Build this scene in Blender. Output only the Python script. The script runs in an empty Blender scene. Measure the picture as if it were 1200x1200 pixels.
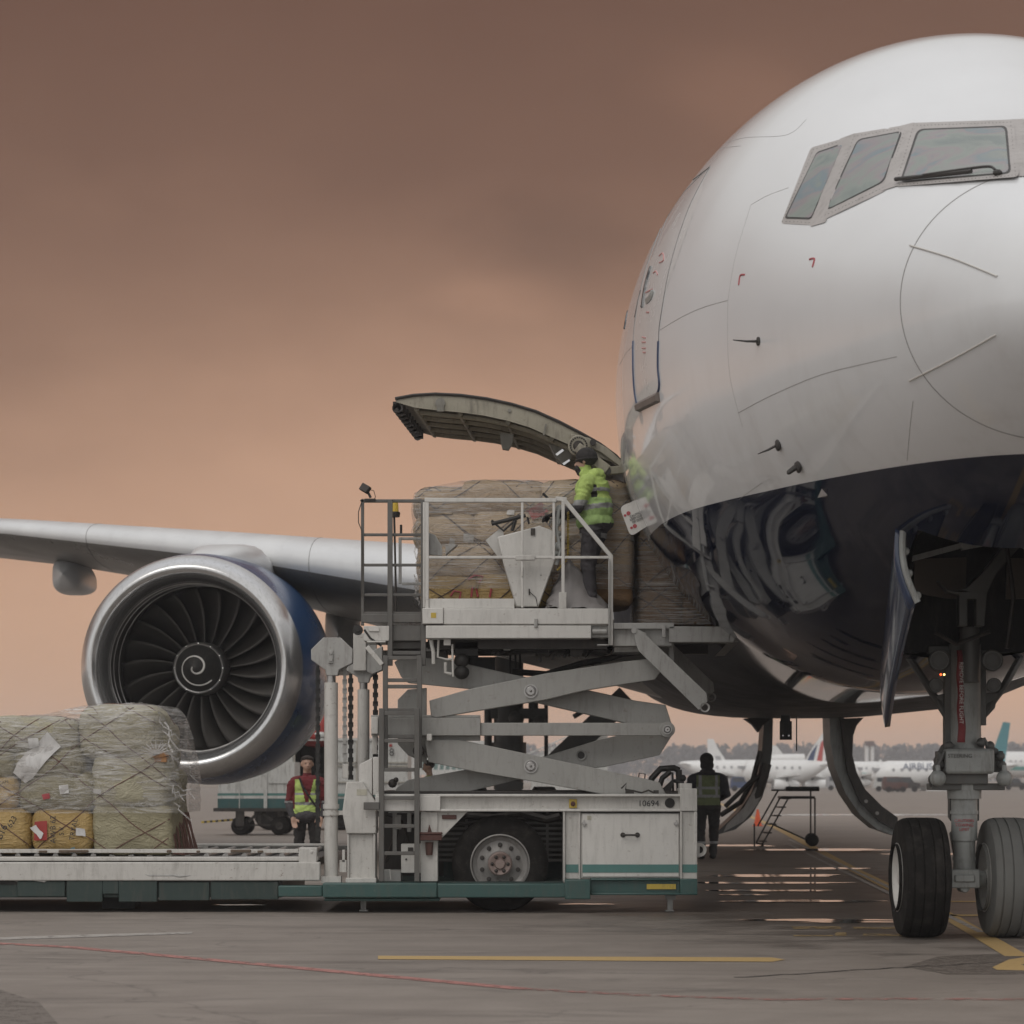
import bpy, bmesh, math, random
import numpy as np
from mathutils import Vector, Matrix, noise
from mathutils.bvhtree import BVHTree
R = math.radians
random.seed(7)
sc = bpy.context.scene
COL = sc.collection

# ------------------------------------------------------------------ camera
HZ, H, F = 911.0, 1.46, 2800.0          # horizon row, eye height (m), focal length (px of a 1200 px frame)
cam_d = bpy.data.cameras.new("camera")
cam = bpy.data.objects.new("camera", cam_d)
COL.objects.link(cam)
cam.location = (0, 0, H)
cam.rotation_euler = (R(90), 0, 0)
cam_d.sensor_width = 36.0
cam_d.lens = 36.0 * F / 1200.0
cam_d.shift_y = (HZ - 600.0) / 1200.0
cam_d.clip_start = 0.1
cam_d.clip_end = 6000
cam_d.dof.use_dof = True
cam_d.dof.focus_distance = 25.0
cam_d.dof.aperture_fstop = 3.2
sc.camera = cam

# ------------------------------------------------------------------ world, sun, exposure
world = bpy.data.worlds.new("World")
sc.world = world
world.use_nodes = True
wn, wl = world.node_tree.nodes, world.node_tree.links
wn.clear()
SUN_EL, SUN_AZ = 48.0, 205.0
def wnode(t, **k):
    n = wn.new(t)
    for a, b in k.items():
        setattr(n, a, b)
    return n
w_out = wnode('ShaderNodeOutputWorld')
w_sky = wnode('ShaderNodeTexSky', sky_type='NISHITA', sun_disc=False)
w_sky.sun_elevation = R(SUN_EL)
w_sky.sun_rotation = R(SUN_AZ)
w_bg1 = wnode('ShaderNodeBackground')
w_bg1.inputs[1].default_value = 0.06
wl.new(w_sky.outputs[0], w_bg1.inputs[0])
w_tc = wnode('ShaderNodeTexCoord')
w_sep = wnode('ShaderNodeSeparateXYZ')
wl.new(w_tc.outputs['Generated'], w_sep.inputs[0])
# stretched cloud noise, seen over the direction
w_map = wnode('ShaderNodeMapping')
w_map.inputs['Scale'].default_value = (1.0, 1.0, 2.3)
w_map.inputs['Location'].default_value = (0.35, 0.0, 0.12)
wl.new(w_tc.outputs['Generated'], w_map.inputs[0])
w_n1 = wnode('ShaderNodeTexNoise')
w_n1.inputs['Scale'].default_value = 3.2
w_n1.inputs['Detail'].default_value = 7
w_n1.inputs['Roughness'].default_value = 0.52
w_n1.inputs['Distortion'].default_value = 0.4
wl.new(w_map.outputs[0], w_n1.inputs['Vector'])
w_n2 = wnode('ShaderNodeTexNoise')
w_n2.inputs['Scale'].default_value = 9.0
w_n2.inputs['Detail'].default_value = 6
wl.new(w_map.outputs[0], w_n2.inputs['Vector'])
def wmath(op, a, b=None, c=None):
    n = wnode('ShaderNodeMath', operation=op)
    for i, v in enumerate((a, b, c)):
        if v is None:
            continue
        if isinstance(v, (int, float)):
            n.inputs[i].default_value = v
        else:
            wl.new(v, n.inputs[i])
    return n.outputs[0]
nz = wmath('SUBTRACT', w_n1.outputs[0], 0.5)
zz = wmath('ADD', w_sep.outputs[2], wmath('MULTIPLY', nz, 0.10))
zz = wmath('SUBTRACT', zz, wmath('MULTIPLY', w_sep.outputs[0], 0.10))
ramp = wnode('ShaderNodeValToRGB')
wl.new(zz, ramp.inputs[0])
SKY = [(0.0, (.66, .395, .255)), (.09, (.60, .355, .228)), (.14, (.50, .290, .185)), (.20, (.300, .168, .106)),
       (.26, (.195, .103, .064)), (.33, (.145, .072, .044)), (.42, (.24, .165, .13)), (.55, (.58, .56, .54)), (1.0, (1.0, 1.02, 1.07))]
el = ramp.color_ramp.elements
while len(el) > 1:
    el.remove(el[0])
el[0].position = SKY[0][0]; el[0].color = (*SKY[0][1], 1)
for p, c in SKY[1:]:
    e = el.new(p); e.color = (*c, 1)
# cloud modulation of brightness
cl = wmath('MULTIPLY_ADD', wmath('SUBTRACT', w_n2.outputs[0], 0.5), 0.16, 1.0)
w_mul = wnode('ShaderNodeVectorMath', operation='SCALE')
wl.new(ramp.outputs[0], w_mul.inputs[0]); wl.new(cl, w_mul.inputs['Scale'])
# two soft clouds standing in the west
def cloud(cx, cz, rx, rz, gain, prev):
    a = wmath('POWER', wmath('DIVIDE', wmath('SUBTRACT', w_sep.outputs[0], cx), rx), 2.0)
    b = wmath('POWER', wmath('DIVIDE', wmath('SUBTRACT', w_sep.outputs[2], cz), rz), 2.0)
    r = wmath('ADD', wmath('SQRT', wmath('ADD', a, b)), wmath('MULTIPLY', wmath('SUBTRACT', w_n2.outputs[0], .5), 2.6))
    m = wnode('ShaderNodeMapRange', interpolation_type='SMOOTHSTEP')
    wl.new(r, m.inputs[0]); m.inputs[1].default_value = 1.5; m.inputs[2].default_value = .2; m.inputs[3].default_value = 1.0; m.inputs[4].default_value = gain
    f = wmath('MULTIPLY', m.outputs[0], wmath('LESS_THAN', 0.0, w_sep.outputs[1])) if False else m.outputs[0]
    n = wnode('ShaderNodeVectorMath', operation='SCALE'); wl.new(prev, n.inputs[0]); wl.new(f, n.inputs['Scale'])
    return n.outputs[0]
w_cl = cloud(.018, .218, .045, .017, .82, w_mul.outputs[0])
w_cl = cloud(-.014, .199, .032, .010, 1.20, w_cl)
w_cl = cloud(.095, .275, .040, .020, 1.20, w_cl)
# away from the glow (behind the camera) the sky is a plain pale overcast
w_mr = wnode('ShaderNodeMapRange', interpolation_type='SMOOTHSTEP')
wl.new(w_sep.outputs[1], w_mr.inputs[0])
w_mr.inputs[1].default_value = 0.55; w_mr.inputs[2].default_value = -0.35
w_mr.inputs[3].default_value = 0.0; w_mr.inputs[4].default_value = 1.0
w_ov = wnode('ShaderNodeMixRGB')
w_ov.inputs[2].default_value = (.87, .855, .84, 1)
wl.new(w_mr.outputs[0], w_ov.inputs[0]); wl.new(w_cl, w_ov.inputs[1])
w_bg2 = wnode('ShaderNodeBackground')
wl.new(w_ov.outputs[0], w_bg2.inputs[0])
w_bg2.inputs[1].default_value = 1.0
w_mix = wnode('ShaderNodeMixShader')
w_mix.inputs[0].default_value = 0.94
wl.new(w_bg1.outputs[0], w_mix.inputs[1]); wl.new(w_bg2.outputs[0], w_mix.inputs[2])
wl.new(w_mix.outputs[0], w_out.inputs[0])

sun_d = bpy.data.lights.new("sun", 'SUN')
sun = bpy.data.objects.new("sun", sun_d)
COL.objects.link(sun)
sun_d.energy = 0.75
sun_d.angle = R(35)
sun_d.color = (1.0, .95, .89)
_sd = Vector((math.sin(R(SUN_AZ)) * math.cos(R(SUN_EL)), math.cos(R(SUN_AZ)) * math.cos(R(SUN_EL)), math.sin(R(SUN_EL))))
sun.rotation_euler = _sd.to_track_quat('Z', 'Y').to_euler()
sun.location = (0, -20, 40)

sc.view_settings.view_transform = 'Standard'
sc.view_settings.look = 'None'
sc.view_settings.exposure = 0.0
sc.view_settings.gamma = 1.0

# ------------------------------------------------------------------ helpers
def W(x, y, d):
    """the point seen at pixel (x, y) of the 1200 px photograph, d metres away"""
    return Vector(((x - 600.0) * d / F, d, H + (HZ - y) * d / F))
def GD(y):
    return H * F / (y - HZ)
def G(x, y, z=0.0):
    d = (H - z) * F / (y - HZ)
    return Vector(((x - 600.0) * d / F, d, z))

class MB:
    def __init__(s):
        s.v = []; s.f = []; s.m = []; s.cur = 0
    def add(s, vs, fs):
        o = len(s.v)
        s.v.extend(Vector(v) for v in vs)
        for f in fs:
            s.f.append(tuple(i + o for i in f)); s.m.append(s.cur)
        return s
    def hexa(s, a, b):
        """a, b: two matching quads"""
        return s.add(list(a) + list(b), [(3, 2, 1, 0), (4, 5, 6, 7), (0, 1, 5, 4), (1, 2, 6, 5), (2, 3, 7, 6), (3, 0, 4, 7)])
    def box(s, lo, hi):
        x0, y0, z0 = lo; x1, y1, z1 = hi
        return s.hexa([(x0, y0, z0), (x1, y0, z0), (x1, y1, z0), (x0, y1, z0)], [(x0, y0, z1), (x1, y0, z1), (x1, y1, z1), (x0, y1, z1)])
    def pbox(s, x0, y0, x1, y1, d, th=.1):
        a = W(x0, y1, d); b = W(x1, y0, d)
        return s.box((a.x, d, a.z), (b.x, d + th, b.z))
    def prism(s, pts, d, th=.03, hole=None):
        """outline in pixels, at distance d, th metres thick"""
        P = [W(x, y, d) for x, y in pts]
        return s.extr(P, Vector((0, th, 0)))
    def extr(s, P, vec):
        n = len(P)
        vec = Vector(vec)
        Q = [p + vec for p in P]
        o = len(s.v)
        s.v.extend(P); s.v.extend(Q)
        # triangulate outline (may be concave)
        from mathutils.geometry import tessellate_polygon
        tris = tessellate_polygon([P])
        for t in tris:
            s.f.append(tuple(o + i for i in t)); s.m.append(s.cur)
            s.f.append(tuple(o + n + i for i in reversed(t))); s.m.append(s.cur)
        for i in range(n):
            j = (i + 1) % n
            s.f.append((o + i, o + j, o + n + j, o + n + i)); s.m.append(s.cur)
        return s
    def tube(s, pts, r, seg=8, caps=True):
        pts = [Vector(p) for p in pts]
        rs = r if isinstance(r, (list, tuple)) else [r] * len(pts)
        n = len(pts); rings = []
        up = None
        for i, p in enumerate(pts):
            t = (pts[min(i + 1, n - 1)] - pts[max(i - 1, 0)])
            if t.length < 1e-9:
                t = Vector((0, 0, 1))
            t.normalize()
            if up is None:
                up = t.orthogonal().normalized()
            else:
                up = (up - t * up.dot(t))
                up = up.normalized() if up.length > 1e-6 else t.orthogonal().normalized()
            w = t.cross(up)
            rings.append([p + (up * math.cos(2 * math.pi * k / seg) + w * math.sin(2 * math.pi * k / seg)) * rs[i] for k in range(seg)])
        vs = [v for ring in rings for v in ring]
        fs = []
        for i in range(n - 1):
            for k in range(seg):
                k2 = (k + 1) % seg
                fs.append((i * seg + k, i * seg + k2, (i + 1) * seg + k2, (i + 1) * seg + k))
        if caps:
            fs.append(tuple(range(seg - 1, -1, -1)))
            fs.append(tuple((n - 1) * seg + k for k in range(seg)))
        return s.add(vs, fs)
    def bar(s, a, b, w, h=None):
        """square section bar from a to b"""
        a, b = Vector(a), Vector(b); h = h or w
        t = (b - a).normalized()
        u = t.cross(Vector((0, 1, 0)))
        u = u.normalized() if u.length > 1e-3 else Vector((1, 0, 0))
        v = t.cross(u)
        c = [(-1, -1), (1, -1), (1, 1), (-1, 1)]
        return s.hexa([a + u * (w / 2 * i) + v * (h / 2 * j) for i, j in c], [b + u * (w / 2 * i) + v * (h / 2 * j) for i, j in c])
    def lathe(s, o, ax, prof, seg=32, caps=True):
        o = Vector(o); ax = Vector(ax).normalized()
        u = Vector((0, 0, 1)); u = (u - ax * u.dot(ax))
        u = u.normalized() if u.length > 1e-3 else ax.orthogonal().normalized()
        w = ax.cross(u)
        vs = []
        for a, r in prof:
            for k in range(seg):
                th = 2 * math.pi * k / seg
                vs.append(o + ax * a + (u * math.cos(th) + w * math.sin(th)) * r)
        fs = []
        n = len(prof)
        for i in range(n - 1):
            for k in range(seg):
                k2 = (k + 1) % seg
                fs.append((i * seg + k, i * seg + k2, (i + 1) * seg + k2, (i + 1) * seg + k))
        if caps:
            fs.append(tuple(range(seg - 1, -1, -1))); fs.append(tuple((n - 1) * seg + k for k in range(seg)))
        return s.add(vs, fs)
    def ball(s, c, r, seg=14, sc3=(1, 1, 1), rot=None):
        c = Vector(c); vs = []; fs = []
        nr = seg // 2 + 1
        for i in range(nr + 1):
            ph = math.pi * i / nr
            for k in range(seg):
                th = 2 * math.pi * k / seg
                p = Vector((math.sin(ph) * math.cos(th) * sc3[0], math.sin(ph) * math.sin(th) * sc3[1], math.cos(ph) * sc3[2])) * r
                if rot: p = rot @ p
                vs.append(c + p)
        for i in range(nr):
            for k in range(seg):
                k2 = (k + 1) % seg
                fs.append((i * seg + k, (i + 1) * seg + k, (i + 1) * seg + k2, i * seg + k2))
        return s.add(vs, fs)
    def grid(s, rows, close_u=False):
        nr, nc = len(rows), len(rows[0])
        vs = [p for r_ in rows for p in r_]; fs = []
        for i in range(nr - 1):
            for j in range(nc if close_u else nc - 1):
                j2 = (j + 1) % nc
                fs.append((i * nc + j, i * nc + j2, (i + 1) * nc + j2, (i + 1) * nc + j))
        return s.add(vs, fs)
    def rbox(s, c, size, r, n=10, amp=0.0, fr=3.0, seed=0, fold=0.0):
        """soft rounded box with a lumpy, creased skin"""
        c = Vector(c); hx, hy, hz = size[0] / 2, size[1] / 2, size[2] / 2
        for ax in range(3):
            for sg in (-1, 1):
                rows = []
                for i in range(n + 1):
                    row = []
                    for j in range(n + 1):
                        a = -1 + 2 * i / n; b = -1 + 2 * j / n
                        a = math.sin(a * math.pi / 2) ; b = math.sin(b * math.pi / 2)
                        q = [0, 0, 0]; q[ax] = sg; q[(ax + 1) % 3] = a; q[(ax + 2) % 3] = b
                        p = Vector((q[0] * hx, q[1] * hy, q[2] * hz))
                        inner = Vector((max(-hx + r, min(hx - r, p.x)), max(-hy + r, min(hy - r, p.y)), max(-hz + r, min(hz - r, p.z))))
                        dv = p - inner
                        nn = dv.normalized() if dv.length > 1e-6 else Vector(q).normalized()
                        if dv.length > 1e-6:
                            p = inner + nn * r
                        sd = Vector((seed * 3.1, seed * 1.7, seed))
                        # middle of every side puffs out a little
                        puff = amp * 1.2 * math.cos(a * math.pi / 2) * math.cos(b * math.pi / 2)
                        dn = noise.noise((p + c) * fr + sd) * amp + puff
                        if fold:
                            q2 = (p + c + sd)
                            dn += fold * (0.5 - abs(noise.noise(Vector((q2.x * 4, q2.y * 4, q2.z * 11 + 2 * noise.noise(q2 * 2)))))) * 1.2
                        row.append(c + p + nn * dn)
                    rows.append(row)
                if sg < 0:
                    rows = rows[::-1]
                s.grid(rows)
        return s
    def build(s, name, mats, parent=None, bevel=0.0, ang=38, weld=False, **props):
        me = bpy.data.meshes.new(name)
        inv = WM.get(parent, Matrix()).inverted() if parent is not None else Matrix()
        me.from_pydata([inv @ v for v in s.v], [], s.f)
        if not isinstance(mats, (list, tuple)):
            mats = [mats]
        for m in mats:
            me.materials.append(m)
        me.polygons.foreach_set('material_index', s.m)
        if weld or True:
            bm = bmesh.new(); bm.from_mesh(me)
            if weld:
                bmesh.ops.remove_doubles(bm, verts=bm.verts, dist=0.0008)
            bmesh.ops.recalc_face_normals(bm, faces=bm.faces)
            bm.to_mesh(me); bm.free()
        me.polygons.foreach_set('use_smooth', [True] * len(me.polygons))
        me.set_sharp_from_angle(angle=R(ang))
        me.update()
        ob = bpy.data.objects.new(name, me)
        COL.objects.link(ob)
        if parent is not None:
            ob.parent = parent
            WM[ob] = WM[parent]
        else:
            WM[ob] = Matrix()
        if bevel:
            b = ob.modifiers.new('bevel', 'BEVEL'); b.width = bevel; b.segments = 2; b.limit_method = 'ANGLE'; b.angle_limit = R(50)
            b.use_clamp_overlap = True
        for k, v in props.items():
            ob[k] = v
        return ob
WM = {}
def thing(name, label, cat, loc=(0, 0, 0), group=None, mat=None):
    o = bpy.data.objects.new(name, None)
    COL.objects.link(o)
    m = mat if mat is not None else Matrix.Translation(Vector(loc))
    o.matrix_world = m
    o.empty_display_size = .3
    WM[o] = m.copy()
    o['label'] = label; o['category'] = cat
    if group: o['group'] = group
    return o
def struct(name, mb, m):
    return mb.build(name, m, None, kind='structure')
def text_obj(name, body, size, mat4, m, parent, ext=.002, align='CENTER'):
    cu = bpy.data.curves.new(name, 'FONT')
    cu.body = body; cu.size = size; cu.extrude = ext; cu.align_x = align; cu.align_y = 'CENTER'
    cu.resolution_u = 3
    tmp = bpy.data.objects.new(name, cu)
    COL.objects.link(tmp)
    dg = bpy.context.evaluated_depsgraph_get()
    me = bpy.data.meshes.new_from_object(tmp.evaluated_get(dg))
    bpy.data.objects.remove(tmp); bpy.data.curves.remove(cu)
    me.transform((WM[parent].inverted() if parent is not None else Matrix()) @ mat4)
    me.materials.clear(); me.materials.append(m)
    ob = bpy.data.objects.new(name, me)
    COL.objects.link(ob)
    if parent is not None:
        ob.parent = parent; WM[ob] = WM[parent]
    return ob
def facing_cam(p, rz=0.0, tilt=0.0):
    """text frame: reads left to right for a viewer looking along +Y"""
    return Matrix.Translation(p) @ Matrix.Rotation(rz, 4, 'Z') @ Matrix.Rotation(R(90), 4, 'X') @ Matrix.Rotation(tilt, 4, 'Z')

# ------------------------------------------------------------------ materials
def srgb(r, g, b):
    return tuple(((c / 255 / 12.92) if c / 255 <= .04045 else ((c / 255 + .055) / 1.055) ** 2.4) for c in (r, g, b))
class NT:
    def __init__(s, name):
        s.m = bpy.data.materials.new(name); s.m.use_nodes = True
        s.n = s.m.node_tree.nodes; s.l = s.m.node_tree.links
        s.n.clear()
        s.out = s.n.new('ShaderNodeOutputMaterial')
        s.b = s.n.new('ShaderNodeBsdfPrincipled')
        s.l.new(s.b.outputs[0], s.out.inputs[0])
        s.tc = s.n.new('ShaderNodeTexCoord')
    def inp(s, n, i, v):
        if v is None: return
        if hasattr(v, 'is_output') or isinstance(v, bpy.types.NodeSocket):
            s.l.new(v, n.inputs[i])
        else:
            if isinstance(v, tuple) and len(v) == 3 and n.inputs[i].type == 'RGBA': v = (*v, 1)
            n.inputs[i].default_value = v
    def math(s, op, a, b=None, c=None, clamp=False):
        n = s.n.new('ShaderNodeMath'); n.operation = op; n.use_clamp = clamp
        s.inp(n, 0, a); s.inp(n, 1, b); s.inp(n, 2, c)
        return n.outputs[0]
    def noise(s, scale=5, detail=5, rough=.55, stretch=(1, 1, 1), dist=0, coord='Object', loc=(0, 0, 0)):
        mp = s.n.new('ShaderNodeMapping'); mp.inputs['Scale'].default_value = stretch; mp.inputs['Location'].default_value = loc
        s.l.new(s.tc.outputs[coord], mp.inputs[0])
        n = s.n.new('ShaderNodeTexNoise')
        n.inputs['Scale'].default_value = scale; n.inputs['Detail'].default_value = detail
        n.inputs['Roughness'].default_value = rough; n.inputs['Distortion'].default_value = dist
        s.l.new(mp.outputs[0], n.inputs['Vector'])
        return n.outputs[0]
    def ramp(s, v, stops):
        n = s.n.new('ShaderNodeValToRGB'); e = n.color_ramp.elements
        while len(e) > 1: e.remove(e[0])
        def c4(c): return (c, c, c, 1) if isinstance(c, (int, float)) else (*c, 1)
        e[0].position = stops[0][0]; e[0].color = c4(stops[0][1])
        for p, c in stops[1:]:
            k = e.new(p); k.color = c4(c)
        s.l.new(v, n.inputs[0])
        return n.outputs[0]
    def mix(s, f, a, b, mode='MIX'):
        n = s.n.new('ShaderNodeMixRGB'); n.blend_type = mode
        s.inp(n, 0, f); s.inp(n, 1, a); s.inp(n, 2, b)
        return n.outputs[0]
    def bump(s, h, strength=.3, dist=.01):
        n = s.n.new('ShaderNodeBump'); n.inputs['Strength'].default_value = strength; n.inputs['Distance'].default_value = dist
        s.l.new(h, n.inputs['Height']); s.l.new(n.outputs[0], s.b.inputs['Normal'])
    def set(s, **k):
        for a, v in k.items():
            s.inp(s.b, a.replace('_', ' '), v)
        return s
def paint(name, col, rough=.4, metal=0.0, var=.12, dirt=.25, dirtcol=(.10, .085, .07), streak=True, sc_=2.0, bump=0.0, coat=0.0, spec=.5, chip=0.0, chipcol=(.12, .06, .035)):
    t = NT(name)
    a = t.noise(sc_, 6, .6)
    c = t.mix(t.ramp(a, [(.3, 0.0), (.75, 1.0)]), tuple(x * (1 + var * .4) for x in col), tuple(x * (1 - var) for x in col))
    if dirt:
        st = t.noise(6, 6, .65, (3.0, 3.0, .5) if streak else (1, 1, 1), .3, loc=(3, 1, 7))
        sp = t.noise(16, 5, .7, loc=(9, 2, 1))
        g = t.math('MULTIPLY', t.ramp(st, [(.50, 0.0), (.74, 1.0)]), dirt)
        c = t.mix(g, c, dirtcol)
        g2 = t.math('MULTIPLY', t.ramp(sp, [(.58, 0.0), (.70, 1.0)]), dirt * .6)
        c = t.mix(g2, c, dirtcol)
    if chip:
        ch = t.noise(11, 8, .75, (1, 1, 1.6), loc=(5, 5, 5))
        c = t.mix(t.math('MULTIPLY', t.ramp(ch, [(.62, 0.0), (.645, 1.0)]), chip), c, chipcol)
    t.set(Base_Color=c, Metallic=metal)
    rr = t.math('MULTIPLY_ADD', t.math('SUBTRACT', a, .5), .35, rough, clamp=True)
    t.set(Roughness=rr)
    t.b.inputs['Specular IOR Level'].default_value = spec
    if coat:
        t.b.inputs['Coat Weight'].default_value = coat; t.b.inputs['Coat Roughness'].default_value = .06
    if bump:
        t.bump(t.noise(40 * sc_ / 2, 4), bump, .004)
    return t.m
M = {}
M['white'] = paint('loader_white_paint', (.52, .505, .475), .42, dirt=.34, chip=.6)
M['white_clean'] = paint('white_panel_paint', (.585, .57, .54), .4, dirt=.22, chip=.35)
M['grey'] = paint('grey_paint', (.36, .355, .34), .5, dirt=.5, chip=.4)
M['scissor'] = paint('scissor_arm_paint', (.31, .305, .288), .5, dirt=.30, chip=.35, sc_=1.2)
M['ladder'] = paint('worn_grey_steel', (.125, .12, .112), .5, metal=.3, dirt=.6, sc_=6)
M['green'] = paint('dark_green_paint', (.035, .085, .078), .45, dirt=.35, chip=.3, chipcol=(.2, .2, .18))
M['dkgreen'] = paint('very_dark_green_paint', (.024, .042, .038), .55, dirt=.4)
M['teal'] = paint('teal_stripe_paint', (.075, .19, .175), .45, dirt=.25)
M['black'] = paint('black_rubber_paint', (.016, .015, .014), .6, dirt=.3)
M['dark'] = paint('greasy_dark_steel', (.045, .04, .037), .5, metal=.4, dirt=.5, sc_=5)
M['steel'] = paint('bare_steel', (.42, .41, .40), .35, metal=.85, dirt=.3, sc_=4)
M['rust'] = paint('rusty_red_paint', (.085, .035, .028), .7, dirt=.5, sc_=7)
M['yellow'] = paint('yellow_plate', (.50, .36, .06), .5, dirt=.4)
M['amber'] = paint('amber_beacon_plastic', (.60, .40, .04), .25, dirt=.1)
M['red'] = paint('red_cloth_paint', (.30, .035, .03), .7, dirt=.2)
M['redtext'] = paint('red_marking', (.38, .07, .08), .5, dirt=0)
M['blacktext'] = paint('black_lettering', (.03, .03, .03), .5, dirt=0)
M['tyre'] = paint('tyre_rubber', (.012, .0105, .0095), .85, spec=.22, dirt=.35, dirtcol=(.09, .08, .072), streak=False, sc_=5, bump=.3)
M['tyre_pale'] = paint('pale_tyre_rubber', (.14, .14, .132), .8, dirt=.5, dirtcol=(.14, .13, .12), streak=False, sc_=4, bump=.3)  # lighter grey rubber, used on one of the two nose tyres
M['concrete_box'] = paint('dirty_white_sheet', (.46, .455, .43), .55, dirt=.6, sc_=1.5)
M['gear'] = paint('landing_gear_grey', (.30, .31, .30), .42, dirt=.55, sc_=7)
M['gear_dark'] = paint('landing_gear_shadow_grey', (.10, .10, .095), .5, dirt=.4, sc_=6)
M['bay'] = paint('bay_brown_primer', (.115, .092, .075), .6, dirt=.5, sc_=2)
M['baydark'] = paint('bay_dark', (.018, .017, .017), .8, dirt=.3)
M['liner'] = paint('cargo_hold_liner', (.30, .29, .27), .6, dirt=.3)
M['doorinner'] = paint('door_primer_tan', (.30, .275, .215), .5, dirt=.7, sc_=5, chip=.3, chipcol=(.45, .44, .40))
M['doorinner2'] = paint('door_primer_grey', (.20, .19, .165), .5, dirt=.6, sc_=5)
M['chrome'] = paint('polished_metal', (.62, .62, .62), .12, metal=1, dirt=.1)
M['orange'] = paint('orange_cone_plastic', (.75, .11, .03), .5, dirt=.1)
M['lens'] = paint('lamp_lens', (.30, .30, .29), .08, dirt=.15)
# ------------------------------------------------------------------ ground
def ground_mat():
    t = NT('apron_concrete')
    big = t.noise(.22, 6, .6, (1, 1, 1))
    mid = t.noise(1.6, 8, .65, (.6, 1, 1), .4, loc=(4, 2, 0))
    fine = t.noise(60, 4, .7)
    grit = t.noise(240, 2, .6)
    c = t.ramp(big, [(.30, (.190, .158, .132)), (.50, (.250, .212, .180)), (.70, (.310, .268, .232))])
    c = t.mix(.55, c, t.ramp(mid, [(.25, (.115, .094, .077)), (.5, (.240, .203, .172)), (.75, (.36, .312, .272))]))
    c = t.mix(.35, c, t.ramp(fine, [(.3, (.10, .088, .08)), (.7, (.23, .21, .195))]))
    c = t.mix(t.ramp(grit, [(.68, 0.0), (.74, .55)]), c, (.34, .32, .30))
    sm = t.noise(1.0, 8, .7, (.16, 2.2, 1), .5, loc=(7, 7, 0))
    c = t.mix(t.math('MULTIPLY', t.ramp(sm, [(.52, 0.0), (.70, 1.0)]), .50), c, (.075, .06, .05))
    # dark stains
    st = t.noise(.9, 7, .7, (.45, 1, 1), 1.2, loc=(11, 5, 0))
    c = t.mix(t.math('MULTIPLY', t.ramp(st, [(.56, 0.0), (.72, 1.0)]), .55), c, (.045, .038, .034))
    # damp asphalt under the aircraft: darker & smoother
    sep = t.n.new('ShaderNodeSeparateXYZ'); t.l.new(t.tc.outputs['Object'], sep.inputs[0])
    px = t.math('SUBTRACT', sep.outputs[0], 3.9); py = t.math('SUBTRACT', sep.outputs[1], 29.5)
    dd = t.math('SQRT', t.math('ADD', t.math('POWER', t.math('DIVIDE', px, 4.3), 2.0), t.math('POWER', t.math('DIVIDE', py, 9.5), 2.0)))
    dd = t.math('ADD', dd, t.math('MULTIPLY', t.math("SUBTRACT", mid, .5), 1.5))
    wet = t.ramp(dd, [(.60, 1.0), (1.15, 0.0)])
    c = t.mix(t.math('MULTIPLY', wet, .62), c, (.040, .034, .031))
    # slab joints and cracks
    vor = t.n.new('ShaderNodeTexVoronoi'); vor.feature = 'DISTANCE_TO_EDGE'; vor.inputs['Scale'].default_value = .13
    mp = t.n.new('ShaderNodeMapping'); mp.inputs['Scale'].default_value = (1, 1.6, 1)
    nv = t.n.new('ShaderNodeTexNoise'); nv.inputs['Scale'].default_value = 1.3; nv.inputs['Detail'].default_value = 6
    t.l.new(t.tc.outputs['Object'], nv.inputs['Vector'])
    va = t.n.new('ShaderNodeVectorMath'); va.operation = 'MULTIPLY_ADD'
    t.l.new(nv.outputs['Color'], va.inputs[0]); va.inputs[1].default_value = (1.6, 1.6, 0); t.l.new(t.tc.outputs['Object'], va.inputs[2])
    t.l.new(va.outputs[0], mp.inputs[0]); t.l.new(mp.outputs[0], vor.inputs['Vector'])
    crack = t.ramp(vor.outputs['Distance'], [(.0, 1.0), (.0022, 0.0)])
    c = t.mix(t.math('MULTIPLY', crack, .30), c, (.03, .026, .024))
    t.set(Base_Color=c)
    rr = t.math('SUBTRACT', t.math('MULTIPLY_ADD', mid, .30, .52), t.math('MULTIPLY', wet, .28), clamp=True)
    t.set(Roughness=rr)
    t.b.inputs['Specular IOR Level'].default_value = .40
    hb = t.math('ADD', t.math('MULTIPLY', fine, .6), t.math('MULTIPLY', grit, .4))
    t.bump(hb, .35, .006)
    return t.m
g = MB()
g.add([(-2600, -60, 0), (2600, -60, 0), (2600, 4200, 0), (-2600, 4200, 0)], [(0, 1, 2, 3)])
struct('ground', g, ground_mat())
# smoother, older slab in the lower left corner and beyond the red line
def road_paint(name, col, wear=.5):
    t = NT(name)
    a = t.noise(7, 8, .75, (1, 1, 1)); b = t.noise(60, 3, .7)
    w = t.math('ADD', t.math('MULTIPLY', a, .75), t.math('MULTIPLY', b, .25))
    al = t.ramp(w, [(wear - .04, 0.0), (wear + .04, 1.0)])
    t.set(Base_Color=t.mix(t.noise(20), col, tuple(x * .7 for x in col)), Roughness=.7)
    tr = t.n.new('ShaderNodeBsdfTransparent'); mx = t.n.new('ShaderNodeMixShader')
    t.l.new(al, mx.inputs[0]); t.l.new(tr.outputs[0], mx.inputs[1]); t.l.new(t.b.outputs[0], mx.inputs[2])
    t.l.new(mx.outputs[0], t.out.inputs[0])
    return t.m
PY = road_paint('worn_yellow_marking', (.50, .34, .14), .34)
PR = road_paint('faded_red_marking', (.42, .19, .165), .46)
PW = road_paint('faded_white_marking', (.40, .37, .34), .44)
PYF = road_paint('very_worn_yellow_marking', (.38, .27, .13), .48)
PP = road_paint('asphalt_repair', (.155, .13, .11), .47)
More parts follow.
